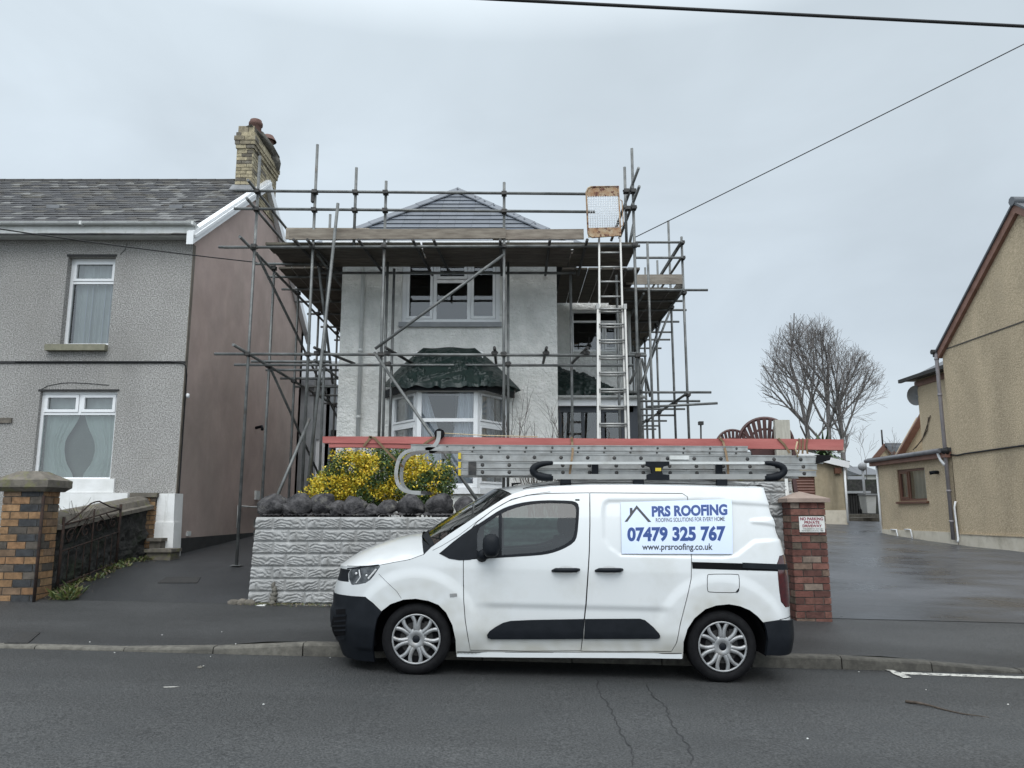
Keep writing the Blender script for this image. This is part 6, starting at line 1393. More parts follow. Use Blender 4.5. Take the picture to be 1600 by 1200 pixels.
_r = PL([(941, 800), (943, 786), (950, 781), (1126, 780), (1148, 785), (1165, 797), (1176, 815), (1183, 834), (1180, 847), (1152, 869), (1130, 873), (969, 869), (951, 856), (942, 842)])
RECESS = _r
def resample(P, step, closed=True):
    out = []; n = len(P); m = n if closed else n - 1
    for i in range(m):
        a, b_ = P[i], P[(i + 1) % n]; L_ = math.hypot(b_[0] - a[0], b_[1] - a[1]); k = max(1, int(math.ceil(L_ / step)))
        for j in range(k): out.append((lerp(a[0], b_[0], j / k), lerp(a[1], b_[1], j / k)))
    if not closed: out.append(P[-1])
    return out
def smooth_loop(P, step=.02, it=2):
    for _ in range(it):
        Q = []; n = len(P)
        for i in range(n):
            a, b_ = P[i], P[(i + 1) % n]; Q += [(lerp(a[0], b_[0], .25), lerp(a[1], b_[1], .25)), (lerp(a[0], b_[0], .75), lerp(a[1], b_[1], .75))]
        P = Q
    return P
def area(P): return .5 * sum(P[i][0] * P[(i + 1) % len(P)][1] - P[(i + 1) % len(P)][0] * P[i][1] for i in range(len(P)))
def offset(P, d):
    """inwards for d > 0"""
    n = len(P); sg = 1 if area(P) > 0 else -1; out = []
    for i in range(n):
        a, b_, c_ = P[i - 1], P[i], P[(i + 1) % n]; tx, tz = c_[0] - a[0], c_[1] - a[1]; L_ = math.hypot(tx, tz) or 1; out.append((b_[0] - tz / L_ * d * sg, b_[1] + tx / L_ * d * sg))
    return out
def inpoly(x, z, P):
    ins = False; n = len(P); j = n - 1
    for i in range(n):
        if (P[i][1] > z) != (P[j][1] > z) and x < (P[j][0] - P[i][0]) * (z - P[i][1]) / (P[j][1] - P[i][1]) + P[i][0]: ins = not ins
        j = i
    return ins
def skin(b, outer, holes=(), step=.018, out_=0, rim=.02, fn=None):
    fn = fn or SK; L = [resample(outer, step)] + [resample(h, step) for h in holes]; pts = []; edges = []
    for lp in L:
        o = len(pts); pts += lp; edges += [(o + i, o + (i + 1) % len(lp)) for i in range(len(lp))]
    nb = len(pts); cell = {}
    for p in pts: cell.setdefault((int(p[0] / step), int(p[1] / step)), []).append(p)
    x0 = min(p[0] for p in L[0]); x1 = max(p[0] for p in L[0]); z0 = min(p[1] for p in L[0]); z1 = max(p[1] for p in L[0])
    i = 0; x = x0 + step * .5
    while x < x1:
        z = z0 + step * .5 + (step * .5 if i % 2 else 0)
        while z < z1:
            cx, cz = int(x / step), int(z / step); ok = True
            for a in (-1, 0, 1):
                for c_ in (-1, 0, 1):
                    for q in cell.get((cx + a, cz + c_), ()):
                        if (q[0] - x) ** 2 + (q[1] - z) ** 2 < (step * .62) ** 2: ok = False
            if ok and inpoly(x, z, L[0]) and not any(inpoly(x, z, h) for h in L[1:]): pts.append((x, z))
            z += step
        x += step * .9; i += 1
    vs, es, fs, ov, oe, of = delaunay_2d_cdt([Vector(p) for p in pts], edges, [], 0, 1e-6)
    F_ = []
    for f in fs:
        cx = sum(vs[k][0] for k in f) / len(f); cz = sum(vs[k][1] for k in f) / len(f)
        if abs(area([tuple(vs[k]) for k in f])) < 6e-6: continue
        if inpoly(cx, cz, L[0]) and not any(inpoly(cx, cz, h) for h in L[1:]): F_.append(tuple(f))
    b.add([fn(v[0], v[1], out_) for v in vs], F_, True)
    if rim:
        for lp in L:
            n = len(lp); A = [fn(p[0], p[1], out_) for p in lp]; B = [fn(p[0], p[1], out_ - rim) for p in lp]; b.add(A + B, [(i, (i + 1) % n, (i + 1) % n + n, i + n) for i in range(n)], False)
def grime(b):
    """road film: brown-grey dirt thrown up along the sills, arches and lower doors"""
    for i, f in enumerate(b.f):
        x = sum(b.v[k][0] for k in f) / len(f); z = sum(b.v[k][2] for k in f) / len(f); y = b.v[f[0]][1]; zl = z - zroad(x)
        n_ = noise.noise(Vector((x * 3.1, zl * 5, 4))) + .6 * noise.noise(Vector((x * 11, zl * 14, 2)))
        d = max(0, min(1, sstep(.62, .22, zl) * (.75 + .55 * n_)))
        for wx_ in (WF[0], WR[0]): d = max(d, sstep(.62, .42, math.hypot(x - wx_, zl - WZ)) * (.35 + .5 * n_) if abs(y - YVC) > .5 else 0)
        d = max(0, d); b.c[i] = (1 - .28 * d, 1 - .31 * d, 1 - .38 * d, 1)
def vpart(name, outer, holes, m, parent=None, both=True, **kw):
    b = MB(); skin(b, outer, holes, **kw)
    if m is M['van']: grime(b)
    if both: b.mirror_y(YVC)
    return b.build(name, m, parent or VAN)
def two(name, outer, holes, m, parent=None, label=None, **kw):
    b = MB(); skin(b, outer, holes, **kw)
    if m is M['van']: grime(b)
    o = b.build(name, m, parent or VAN); b2 = MB(); skin(b2, outer, holes, **kw); b2.c = list(b.c); b2.v = [(x, 2 * YVC - y, z) for x, y, z in b2.v]; b2.f = [f[::-1] for f in b2.f]; o2 = b2.build(name, m, parent or VAN); return o, o2
def arc(wx_, R_, a0, a1, n=22):
    cz_ = zroad(wx_) + WZ; return None
# ---- outlines, in skin coordinates
FARCH = PL([(713, 1024), (712, 1000), (707, 977), (697, 957), (685, 945), (670, 939), (650, 935.5), (630, 937), (610, 944), (597, 954)])
RARCH = PL([(1193, 973), (1184, 963), (1172, 953.6), (1156, 947), (1139, 944), (1119, 946), (1102, 952), (1085, 966), (1074, 983), (1068, 1003), (1067, 1028)])
ztopF = PS(560, 873)[1]
HT = PL([(592, 884), (612, 880), (640, 875), (662, 867)]); AP = PL([(674, 855), (700, 836), (730, 816), (760, 796), (785, 780), (800, 772), (822, 765), (860, 760), (922, 757.5), (1000, 757.5), (1074, 759), (1140, 761), (1175, 764), (1189, 769)])
zhf = PS(545, 886)[1]          # leading edge of the bonnet
zbt = PS(540, 930)[1]; zgr = PS(536, 910)[1]
zrt = AP[-1][1]
zsill_f, zsill_r = PS(713, 1024)[1], PS(1067, 1028)[1]
TB = PL([(1193, 973), (1219, 968)]); zrb = TB[-1][1]
DF = PL([(724, 878), (726, 858), (729, 836), (745, 816), (770, 797), (785, 788), (800, 780), (825, 774), (855, 771), (921, 770), (921.5, 820), (920.5, 862), (915, 946), (911, 985), (907.5, 1017), (820, 1017.5), (735, 1016), (731, 995), (727, 970), (724.5, 937), (724, 905)])
DS = PL([(922, 770), (1066, 771), (1074, 776), (1076, 790), (1079, 830), (1080, 866), (1080, 904), (1074, 932), (1063, 975), (1057, 1005), (1049, 1018), (980, 1018), (908, 1017.5), (911.5, 985), (916, 946), (921, 862), (922, 820)])
WIN = smooth_loop(PL([(687, 864), (706, 848), (735, 825), (782, 796), (800, 789), (822, 784), (852, 781.5), (880, 782), (898, 783), (905, 789), (904.5, 808), (902, 837), (897, 848), (880, 858), (860, 865), (840, 868), (790, 871), (740, 874), (712, 874.5), (700, 872)]), it=1)
HL = PL([(549, 889.5), (570, 886.5), (592.5, 883.2), (593.5, 885), (584, 899), (578, 906), (571, 910.5), (561, 912.5), (549, 913.5), (545, 905), (545, 896)])
TL = PL([(1213, 870), (1221, 872), (1228, 905), (1229, 942), (1216, 942), (1213, 905)])
tls = (TL[0][0], min(SM - .45, TL[0][0] + .19)); TL = [(tls[0], TL[0][1]), (tls[1] - .03, TL[0][1] + .02), (tls[1], TL[0][1] - .1), (tls[1], TL[3][1]), (tls[0] + .02, TL[3][1]), (tls[0] + .0, TL[5][1])]
TL = smooth_loop(TL, it=1)
B1 = PL([(596, 955), (583, 942), (571, 932.5)])
bump_top = [(0, zbt)] + [(B1[2][0] - .35, zbt)] + [B1[2], B1[1], B1[0]]
hood_edge = [(0, zhf), (HL[0][0] * .5, zhf + .0)] + [PS(557, 885.5)] + HT
body = [(0, zgr - .0)] + [(0, zbt)] + [(B1[2][0] - .35, zbt)] + [B1[2], B1[1], B1[0]] + FARCH[::-1][0:] + RARCH[::-1] + [TB[0], (TB[1][0], TB[1][1]), (SM - .002, zrb)] + [(SM - .002, zrt)] + AP[::-1] + HT[::-1] + [PS(557, 885.5), (HL[0][0] * .5, zhf), (0, zhf)]
# grille opening cut from the body along the front
GR = [(0.0, zgr), (HL[8][0] - .05, zgr + .0), (HL[10][0] - .02, zhf - .03), (0.0, zhf - .03)]
body_front = body
GR2 = [(.012, zgr), (PS(544, 908)[0] + .01, zgr + .01), (HL[10][0] - .008, HL[10][1]), (HL[0][0] - .012, zhf - .022), (.012, zhf - .022)]
DFo, DSo = offset(DF, -.0035), offset(DS, -.0035)
fq = [(x, z) for x, z in WIN if not inpoly(x, z, DF)]
# the black quarter light runs ahead of the door edge, so it is a hole of its own in the wing
QW = PL([(686, 865), (706, 848.5), (721, 837), (720, 858), (718.5, 875), (702, 872.5)])
vpart('body_side', body, [DFo, DSo, offset(HL, -.003), offset(TL, -.003), GR2, offset(QW, -.001)], M['van'], rim=.02)
two('quarter_panel', PL([(686.5, 865), (706, 848), (721, 836.5), (733, 828), (746, 818.5), (745.5, 845), (745.5, 870.5), (735, 874.8), (718, 875.5), (702, 873)]), [], M['black_plastic'], out_=.0035, rim=.01)
WIN2 = smooth_loop(PL([(732, 829), (760, 810.5), (782, 796), (800, 789), (822, 784), (852, 781.5), (880, 782), (898, 783), (905, 789), (904.5, 808), (902, 837), (897, 848), (880, 858), (860, 865), (840, 868), (790, 871), (740, 874), (730, 874), (729, 850)]), it=1)
GLS = smooth_loop(PL([(744, 828), (765, 813), (784, 801.5), (802, 794), (824, 788), (852, 785.5), (880, 786), (895, 787), (900.5, 793), (900, 808), (897.5, 834), (893, 844), (878, 853.5), (860, 860), (840, 863.5), (790, 867), (744, 869)]), it=1)
DFi = offset(DF, .0035)
doors = two('front_door', DFi, [offset(WIN2, -.001)], M['van'], rim=.02)
for k, d in enumerate(doors):
    for nm, o_, hs, m, out__ in (('window_trim', WIN2, [GLS], M['black_plastic'], -.001), ('pane', GLS, [], M['vglass'], -.008)):
        b = MB(); skin(b, o_, hs, out_=out__, rim=.0 if nm == 'pane' else .012)
        if k: b.v = [(x, 2 * YVC - y, z) for x, y, z in b.v]
        b.build(nm, m, d)
    b = MB(); bb = PL([(779, 803), (784, 800.5), (784, 868), (779, 868.5)]); skin(b, bb, [], out_=-.004, rim=.01)
    if k: b.v = [(x, 2 * YVC - y, z) for x, y, z in b.v]
    b.build('window_divider', M['black_plastic'], d)
sdoors = two('sliding_door', offset(DS, .0035), [], M['van'], rim=.02)
vpart('front_bumper', [(0, zbt - .004)] + [(p[0], p[1] - .004) for p in bump_top[1:]] + PL([(589, 967), (584.5, 990), (583, 1018)]) + [(PS(583, 1018)[0], .1 + .02), (.5, .13), (0, .13)], [], M['black_plastic'], rim=.03, out_=.006)
vpart('rear_bumper', PL([(1193, 972), (1217, 968.5)]) + [(SM, zrb - .004), (SM, .25)] + [PS(1217, 1024), PS(1196, 1023)] + PL([(1199, 1000), (1197, 985)]), [], M['black_plastic'], rim=.05, out_=.022)
# hidden liner that closes the shut lines and wheel arches
b = MB(); lin = [(0.02, .25)] + FARCH[::-1][:0] + [(x, z) for x, z in body[2:-1]]
b = MB(); skin(b, [(p[0], p[1]) for p in body], [offset(WIN2, -.03), offset(QW, .004)], step=.05, out_=-.022, rim=0); b.mirror_y(YVC); b.build('inner_lining', M['dark'], VAN)
# sills
b = MB(); A_ = PL([(714, 1020), (800, 1021), (900, 1021.5), (1000, 1022), (1066, 1023)]); 
for sgn in (0, 1):
    P = [SK(a[0], a[1], .004) for a in A_]; 
    for p, q in zip(P, P[1:]):
        if sgn: p, q = Vector((p.x, 2 * YVC - p.y, p.z)), Vector((q.x, 2 * YVC - q.y, q.z))
        b.bar(p + Vector((0, .03 * (1 - 2 * sgn), -.012)), q + Vector((0, .03 * (1 - 2 * sgn), -.012)), .06, .045)
b.build('sill', M['van'], VAN)
b = MB(); b.box(-1.45, 2.5, YN + .36, YN + 1.48, .17, .55); b.box(-.42, 1.45, YN + .15, YN + 1.7, .16, .26); b.box(1.5, 2.5, YN + .4, YN + 1.45, .22, .32); b.tube([(1.3, YN + .35, .2), (2.3, YN + .35, .22)], .05, 8); b.build('underbody', M['dark'], VAN)
# lamps and grille
b = MB(); skin(b, HL, [], out_=-.001, rim=.03); b.mirror_y(YVC)
hl0 = MB(); skin(hl0, HL, [], out_=-.004, rim=.03); h1 = hl0.build('headlight', M['lens'], VAN); hl1 = MB(); skin(hl1, HL, [], out_=-.004, rim=.03); hl1.mirror_y(YVC); n2 = len(hl1.v) // 2
h2m = MB(); skin(h2m, HL, [], out_=-.004, rim=.03); h2m.v = [(x, 2 * YVC - y, z) for x, y, z in h2m.v]; h2 = h2m.build('headlight', M['lens'], VAN)
def onskin_strip(b, P, w_, out_):
    Q = [SK(s, z, out_) for s, z in resample(P, .02, False)]
    for i, (p, q) in enumerate(zip(Q, Q[1:])):
        d = (q - p).normalized(); n_ = d.cross(Vector((0, -1, 0))).normalized() * w_ / 2; b.add([p - n_, q - n_, q + n_, p + n_], [(0, 1, 2, 3)], False)
b = MB(); onskin_strip(b, PL([(575, 904), (581, 897), (588, 889)]), .014, .001); onskin_strip(b, PL([(556, 911), (563, 902), (561, 890)]), .008, .001)
b.build('daytime_lamp', M['clear_lens'], h1)
b = MB(); b.blob(SK(*PS(557, 896), .004), .012, .008, .012, 1, 0); b.blob(SK(*PS(573, 899), .004), .010, .006, .010, 1, 0); b.build('bulb', M['clear_lens'], h1)
b = MB(); onskin_strip(b, PL([(543, 888.5), (556, 887), (570, 885.3), (592, 882.8)]), .012, .004); b.mirror_y(YVC); b.build('headlight_brow', M['black_plastic'], VAN)
vpart('grille', GR2, [], M['black_plastic'], out_=-.004, rim=.03)
two('tail_light', TL, [], M['red_lens'], rim=.02, out_=.004)
b = MB(); onskin_strip(b, PL([(1214, 893), (1226, 891)]), .012, .008); onskin_strip(b, PL([(1216, 917), (1228, 915)]), .016, .008); b.build('lamp_reflector', M['clear_lens'], VAN)
# bumper vents
b = MB(); V_ = PL([(526, 952), (541, 951), (541, 959), (527, 960)]); skin(b, V_, [], out_=.010, rim=0)
V_ = PL([(523, 962), (543, 960), (541, 992), (519, 990)]); skin(b, V_, [], out_=.009, rim=0); b.build('bumper_vent', M['dark'], VAN)
for (y0, y1) in ((963, 961), (971, 969), (978, 977), (985, 984)): b = MB(); onskin_strip(b, PL([(524, y0), (542, y1)]), .016, .014); b.build('vent_slat', M['black_plastic'], VAN)
b = MB(); onskin_strip(b, PL([(520, 994), (529, 999), (540, 997)]), .025, .012); b.build('bumper_lip', M['black_plastic'], VAN)
# black side mouldings
ml1 = PL([(761, 992), (765, 986), (775, 979), (786, 973), (798, 970), (830, 968.5), (912, 967), (911, 998), (840, 998.5), (768, 998.5), (762, 996.5)])
ml2 = PL([(914, 967), (1000, 966.5), (1008, 969), (1020, 979), (1029, 989), (1031, 993), (1030, 997), (1025, 998), (912.5, 998)])
for d, o_ in ((doors, ml1), (sdoors, ml2)):
    for k in (0, 1):
        b = MB(); skin(b, o_, [], out_=.020, rim=.03)
        if k: b.v = [(x, 2 * YVC - y, z) for x, y, z in b.v]
        b.build('side_moulding', M['black_plastic'], d[k])
# slide rail, fuel flap, seams, handles
two('slide_rail', PL([(1081, 878), (1206, 878), (1207, 880), (1207, 888), (1082, 888.5)]), [], M['dark'], out_=.002, rim=.01)
b = MB(); skin(b, PL([(1160, 879), (1205, 879), (1205, 887.5), (1160, 887.5)]), [], out_=.009, rim=.01); b.build('slide_carriage', M['black_plastic'], VAN)
b = MB(); fl = smooth_loop(PL([(1105, 899), (1108, 897), (1152, 897), (1155, 899), (1155, 923), (1151, 926), (1109, 925.5), (1105, 923)]), it=1); onskin_strip(b, fl + [fl[0]], .0055, .0012)
b.build('fuel_flap', M['dark'], VAN)
b = MB(); skin(b, PL([(1149, 925), (1154, 919), (1155, 922), (1152, 926)]), [], out_=.004, rim=0); b.build('flap_catch', M['black_plastic'], VAN)
for pth, w_ in (([(1180, 765), (1191, 772), (1199, 787), (1207, 808), (1213, 832), (1217, 866)], .007), ([(1217.5, 945), (1218, 968)], .006), ([(592, 897), (602, 907), (620, 924), (627, 935)], .003), ([(714, 1018.5), (800, 1019), (1065, 1021)], .006), ([(676, 860), (690, 853), (715, 838), (745, 815), (770, 797), (795, 783), (822, 774), (850, 769.5), (860, 768.5)], .0035)):
    for k in (0, 1):
        b = MB(); onskin_strip(b, PL(pth), w_, .0012)
        if k: b.v = [(x, 2 * YVC - y, z) for x, y, z in b.v]
        b.build('panel_seam', M['dark'], VAN)
for d, cx in ((doors, 884), (sdoors, 951.5)):
    for k in (0, 1):
        b = MB(); P = [SK(*PS(cx + x, 890.5 + y), o_) for x, y, o_ in ((-21, 1.5, .004), (-16, 0, .035), (-6, 0, .045), (8, 0, .045), (16, 0, .035), (21, -.5, .004))]; b.tube(P, [.012, .020, .021, .021, .020, .012], 8)
        if k: b.v = [(x, 2 * YVC - y, z) for x, y, z in b.v]
        b.build('handle', M['black_plastic'], d[k])
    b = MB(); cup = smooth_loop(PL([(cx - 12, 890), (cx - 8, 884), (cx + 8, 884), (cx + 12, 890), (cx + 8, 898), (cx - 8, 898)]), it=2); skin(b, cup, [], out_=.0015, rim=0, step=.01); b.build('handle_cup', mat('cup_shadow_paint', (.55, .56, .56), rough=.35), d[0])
b = MB(); onskin_strip(b, PL([(703, 930.5), (714, 929.5)]), .030, .003); b.build('wing_badge', M['silver'], VAN)
# bonnet, windscreen, roof: lofts between the body edge and the centre line
def edge3(P, n):
    Q = resample(P, .01, False); L_ = [0]
    for p, q in zip(Q, Q[1:]): L_.append(L_[-1] + math.hypot(q[0] - p[0], q[1] - p[1]))
    out = []
    for i in range(n + 1):
        t = L_[-1] * i / n; k = min(len(L_) - 2, max(0, bisect.bisect(L_, t) - 1)); f = (t - L_[k]) / (L_[k + 1] - L_[k] + 1e-9); out.append(SK(lerp(Q[k][0], Q[k + 1][0], f), lerp(Q[k][1], Q[k + 1][1], f)))
    return out
def loft(b, E, Cn, pw, nu=16, inner=0, outer=1):
    n = len(E) - 1
    def fn(u, v):
        i = round(u * n); e, c_ = E[i], Cn[i]; t = lerp(outer, inner, v) if False else v
        f = 1 - (1 - t) ** pw; y = lerp(e.y, c_.y, t); return Vector((lerp(e.x, c_.x, 1 - (1 - t) ** 1.6), y, lerp(e.z, c_.z, f)))
    b.grid(fn, n, nu, True)
def centre(pts, n, Y=None):
    P = [at(x, y, Y or YVC - .12) for x, y in pts]; P = [Vector((p.x, YVC, p.z)) for p in P]; L_ = [0]
    for p, q in zip(P, P[1:]): L_.append(L_[-1] + (q - p).length)
    out = []
    for i in range(n + 1):
        t = L_[-1] * i / n; k = min(len(L_) - 2, max(0, bisect.bisect(L_, t) - 1)); out.append(P[k].lerp(P[k + 1], (t - L_[k]) / (L_[k + 1] - L_[k])))
    return out
NB = 40; Eh = edge3([(0, zhf), (HL[0][0] * .5, zhf), PS(557, 885.5)] + HT, NB)
Ch = centre([(541, 884), (547, 876), (557, 868), (575, 856), (600, 846), (625, 838), (645, 833.5), (660, 831)], NB); c00 = SK(0, zhf); Ch = [Vector((max(p.x, c00.x + .0), YVC, p.z)) for p in Ch]; Ch[0] = Vector((c00.x, YVC, zhf)); 
for i in range(1, NB // 3): t = i / (NB // 3); Ch[i] = Vector((lerp(c00.x, Ch[i].x, min(1, t * 1.2)), YVC, lerp(zhf, Ch[i].z, min(1, t * 1.3))))
b = MB(); loft(b, Eh, Ch, 2.0); b.mirror_y(YVC); b.build('bonnet', M['van'], VAN)
b = MB()      # bonnet shut line
Q = [Eh[i] + (Vector((Ch[i].x, YVC, Ch[i].z)) - Eh[i]) * 0 for i in range(NB // 2, NB + 1)]
Q = [p + Vector((0, .004, .003)) for p in Q]; b.tube(Q, .003, 4); b.mirror_y(YVC); b.build('bonnet_seam', M['dark'], VAN)
kroof = 5; Ew = edge3(AP[:kroof + 1], 24); Cw = [Vector((lerp(-.93, -.20, i / 24), YVC, lerp(CH - .235, CH + .235, (i / 24) ** .94))) for i in range(25)]
b = MB(); loft(b, Ew, Cw, 2.1); b.mirror_y(YVC); b.build('windscreen', M['wglass'], VAN)
b = MB(); E3 = [Eh[-1].lerp(Ew[0], i / 4) for i in range(5)]; C3 = [Ch[-1].lerp(Cw[0], i / 4) + Vector((0, 0, -.02)) for i in range(5)]; loft(b, E3, C3, 2.2)
E4 = [Ew[0], Ew[1]]; C4 = [Cw[0] + Vector((0, 0, .006)), Cw[2] + Vector((0, 0, .006))]; E4 = [e + Vector((-.004, -.002, .004)) for e in E4]; loft(b, E4, C4, 2.1); b.mirror_y(YVC); b.build('scuttle', M['black_plastic'], VAN)
b = MB(); b.bar(Vector((-.72, YN + .35, CH - .27)), Vector((-.35, YN + .95, CH + .03)), .02, .014); b.bar(Vector((-.82, YN + .95, CH - .22)), Vector((-.45, YN + 1.4, CH + .02)), .02, .014); b.build('wiper', M['black_plastic'], VAN)
roofe = AP[kroof:] + [(SM - .002, zrt)]; NR = 70; Er = edge3(roofe, NR); xr1 = SK(SM, zrt).x; Cr = []
for i in range(NR + 1):
    t = i / NR; x = lerp(-.20, xr1, min(1, t * 1.22)); 
    if t > .82: x = xr1
    z = interp(x, [(-.2, CH + .235), (.05, CH + .275), (.4, CH + .315), (1.0, CH + .335), (1.8, CH + .325), (2.3, CH + .30), (2.45, CH + .28), (xr1, zrt)]); Cr.append(Vector((x, YVC, z)))
b = MB(); loft(b, Er, Cr, 3.2, 22); b.mirror_y(YVC); b.build('roof', M['van'], VAN)
b = MB(); Q = [Er[i] + Vector((0, .030, .020)) for i in range(2, 52)]; b.tube(Q, .004, 4); Q = [Er[i] + Vector((0, -.002, -.022)) for i in range(12, 53)]
b.mirror_y(YVC); b.build('roof_gutter', M['dark'], VAN)
b = MB(); b.tube([(.02, YVC, CH + .25), (.0, YVC, CH + .29), (-.06 + .15, YVC, CH + .30)], [.02, .014, .006], 6); b.build('aerial', M['black_plastic'], VAN)
# cab interior
b = MB(); b.box(.60, .64, YN + .12, YN + 1.72, .3, CH + .12); b.box(-.9, .64, YN + .12, YN + 1.72, .28, .34); b.build('bulkhead', M['dark'], VAN)
b = MB(); b.hexa([(-.74, YN + .14, .5), (-.45, YN + .14, .5), (-.45, YN + 1.70, .5), (-.74, YN + 1.70, .5)], [(-.70, YN + .2, 1.06), (-.46, YN + .2, 1.12), (-.46, YN + 1.64, 1.12), (-.70, YN + 1.64, 1.06)]); b.build('dashboard', M['dark'], VAN)
for yy in (.50, 1.34):
    b = MB(); b.hexa([(-.05, YN + yy - .24, .45), (.45, YN + yy - .24, .45), (.45, YN + yy + .24, .45), (-.05, YN + yy + .24, .45)], [(-.05, YN + yy - .22, .66), (.45, YN + yy - .22, .64), (.45, YN + yy + .22, .64), (-.05, YN + yy + .22, .66)])
    b.hexa([(.30, YN + yy - .23, .62), (.46, YN + yy - .23, .62), (.46, YN + yy + .23, .62), (.30, YN + yy + .23, .62)], [(.47, YN + yy - .19, 1.22), (.57, YN + yy - .19, 1.22), (.57, YN + yy + .19, 1.22), (.47, YN + yy + .19, 1.22)]); b.blob((.54, YN + yy, 1.33), .05, .13, .10, 2, 0); b.build('seat', M['cloth'], VAN)
b = MB(); cst = Vector((-.36, YN + 1.34, 1.08)); Mx = Matrix.Translation(cst) @ Matrix.Rotation(R(62), 4, 'Y'); P = [Mx @ Vector((.19 * math.cos(a), .19 * math.sin(a), 0)) for a in [2 * PI * k / 24 for k in range(25)]]; b.tube(P, .016, 6); b.bar(Mx @ Vector((-.19, 0, 0)), Mx @ Vector((.19, 0, 0)), .05, .02); b.tube([cst, cst + Vector((-.25, 0, -.12))], .03, 6); b.build('steering_wheel', M['black_plastic'], VAN)
b = MB(); b.blob((-.18, YVC, CH + .14), .03, .12, .035, 3, 0); b.build('rear_view_mirror', M['black_plastic'], VAN)
# wheel housings
for wx_ in (WF[0], WR[0]):
    for k in (0, 1):
        b = MB(); y0, y1 = YN + .042, YN + .40
        if k: y0, y1 = 2 * YVC - y0, 2 * YVC - y1
        zc = zroad(wx_) + WZ + .01; b.lathe([(.405, y0), (.405, y1), (.0, y1)], (wx_, 0, zc), 'Y', 32, a0=R(-14), a1=R(194)); b.build('wheel_housing', M['dark'], VAN)
# wheels
def wheel(cx, y0, zc, flip):
    sg = 1 if not flip else -1; t = bpy.data.objects.new('wheel', None); C.objects.link(t); t.parent = VAN; t.location = Vector((cx, y0, zc)) - Vector(VAN.location)
    def Y(o_): return o_ * sg
    b = MB(); RW_ = .3165; RI = .222
    b.lathe([(RI, y0 + Y(.02)), (RI + .012, y0 + Y(.0)), (RI + .045, y0 - Y(.006)), (RW_ - .03, y0 + Y(.002)), (RW_ - .008, y0 + Y(.018)), (RW_, y0 + Y(.04)), (RW_, y0 + Y(.16)), (RW_ - .02, y0 + Y(.19)), (RI, y0 + Y(.19))], (cx, 0, zc), 'Y', 48); b.build('tyre', M['rubber'], t)
    b = MB(); b.lathe([(.223, y0 + Y(.012)), (.221, y0 + Y(.004)), (.212, y0 + Y(.004)), (.205, y0 + Y(.018)), (.20, y0 + Y(.035))], (cx, 0, zc), 'Y', 48); b.lathe([(.20, y0 + Y(.045)), (.0, y0 + Y(.045))], (cx, 0, zc), 'Y', 32)
    r_ = b.build('rim', M['dark'], t)
    b = MB(); b.lathe([(.223, y0 + Y(.010)), (.2215, y0 + Y(.002)), (.2085, y0 + Y(.002)), (.205, y0 + Y(.014))], (cx, 0, zc), 'Y', 56)
    b.lathe([(.094, y0 + Y(.020)), (.085, y0 + Y(.008)), (.070, y0 + Y(.006)), (.035, y0 + Y(.002)), (.033, y0 + Y(.006))], (cx, 0, zc), 'Y', 28)
    for k in range(7):
        a0 = 2 * PI * (k + .22) / 7
        for s_ in (-1, 1):
            path = [(.060, .30), (.082, .31), (.105, .325), (.13, .33), (.16, .305), (.185, .265), (.212, .21)]; W_ = [.020, .022, .021, .019, .0175, .018, .020]; P = []
            for (r, da) in path: a = a0 + s_ * da; P.append(Vector((cx + r * math.cos(a), y0, zc + r * math.sin(a))))
            vs = []
            for i, p in enumerate(P):
                d = (P[min(i + 1, 6)] - P[max(i - 1, 0)]).normalized(); n_ = Vector((-d.z, 0, d.x)) * W_[i]; h_ = (.010, .006, .003, .001, .001, .002, .004)[i]
                vs += [p + n_ + Vector((0, Y(.020), 0)), p + n_ * .75 + Vector((0, Y(h_), 0)), p - n_ * .75 + Vector((0, Y(h_), 0)), p - n_ + Vector((0, Y(.020), 0))]
            b.add(vs, [(i * 4 + j, i * 4 + j + 1, i * 4 + j + 5, i * 4 + j + 4) for i in range(6) for j in range(3)], True)
    b.build('wheel_cover', M['silver'], t)
    b = MB(); b.lathe([(.034, y0 + Y(.004)), (.026, y0 - Y(.002)), (0, y0 - Y(.003))], (cx, 0, zc), 'Y', 20); b.build('centre_cap', M['black_plastic'], t)
    b = MB(); b.box(cx + .07, cx + .14, min(y0 + Y(.05), y0 + Y(.03)), max(y0 + Y(.05), y0 + Y(.03)), zc + .05, zc + .15); b.lathe([(.15, y0 + Y(.04)), (.06, y0 + Y(.04))], (cx, 0, zc), 'Y', 24); b.build('brake_disc', M['iron'], t)
for wx_ in (WF[0], WR[0]):
    wheel(wx_, YN + .025, zroad(wx_) + WZ - .004, False); wheel(wx_, 2 * YVC - YN - .025, foot_z(wx_, 9) + WZ, True)
# door mirrors
for k in (0, 1):
    b = MB(); P0 = SK(*PS(762, 869), .0); c_ = Vector((P0.x + .035, YN - .11, P0.z + .10))
    vs = []; n, m_ = 20, 12
    for j in range(m_ + 1):
        th = PI * j / m_
        for i in range(n):
            ph = 2 * PI * i / n; d = Vector((math.sin(th) * math.cos(ph), math.sin(th) * math.sin(ph), math.cos(th))); e = lambda v, p_: math.copysign(abs(v) ** p_, v)
            vs.append(c_ + Vector((e(d.x, .7) * .078, e(d.y, .7) * .10, e(d.z, .75) * .105)))
    b.add(vs, [(j * n + i, (j + 1) * n + i, (j + 1) * n + (i + 1) % n, j * n + (i + 1) % n) for j in range(m_) for i in range(n)], True)
    b.tube([Vector((P0.x - .055, YN + .0, P0.z - .02)), Vector((P0.x - .05, YN - .03, P0.z + .01)), Vector((P0.x + .0, YN - .09, P0.z + .035))], [.045, .05, .05], 10)
    if k: b.v = [(x, 2 * YVC - y, z) for x, y, z in b.v]; b.f = [f[::-1] for f in b.f]
    b.build('door_mirror', M['black_plastic'], VAN)
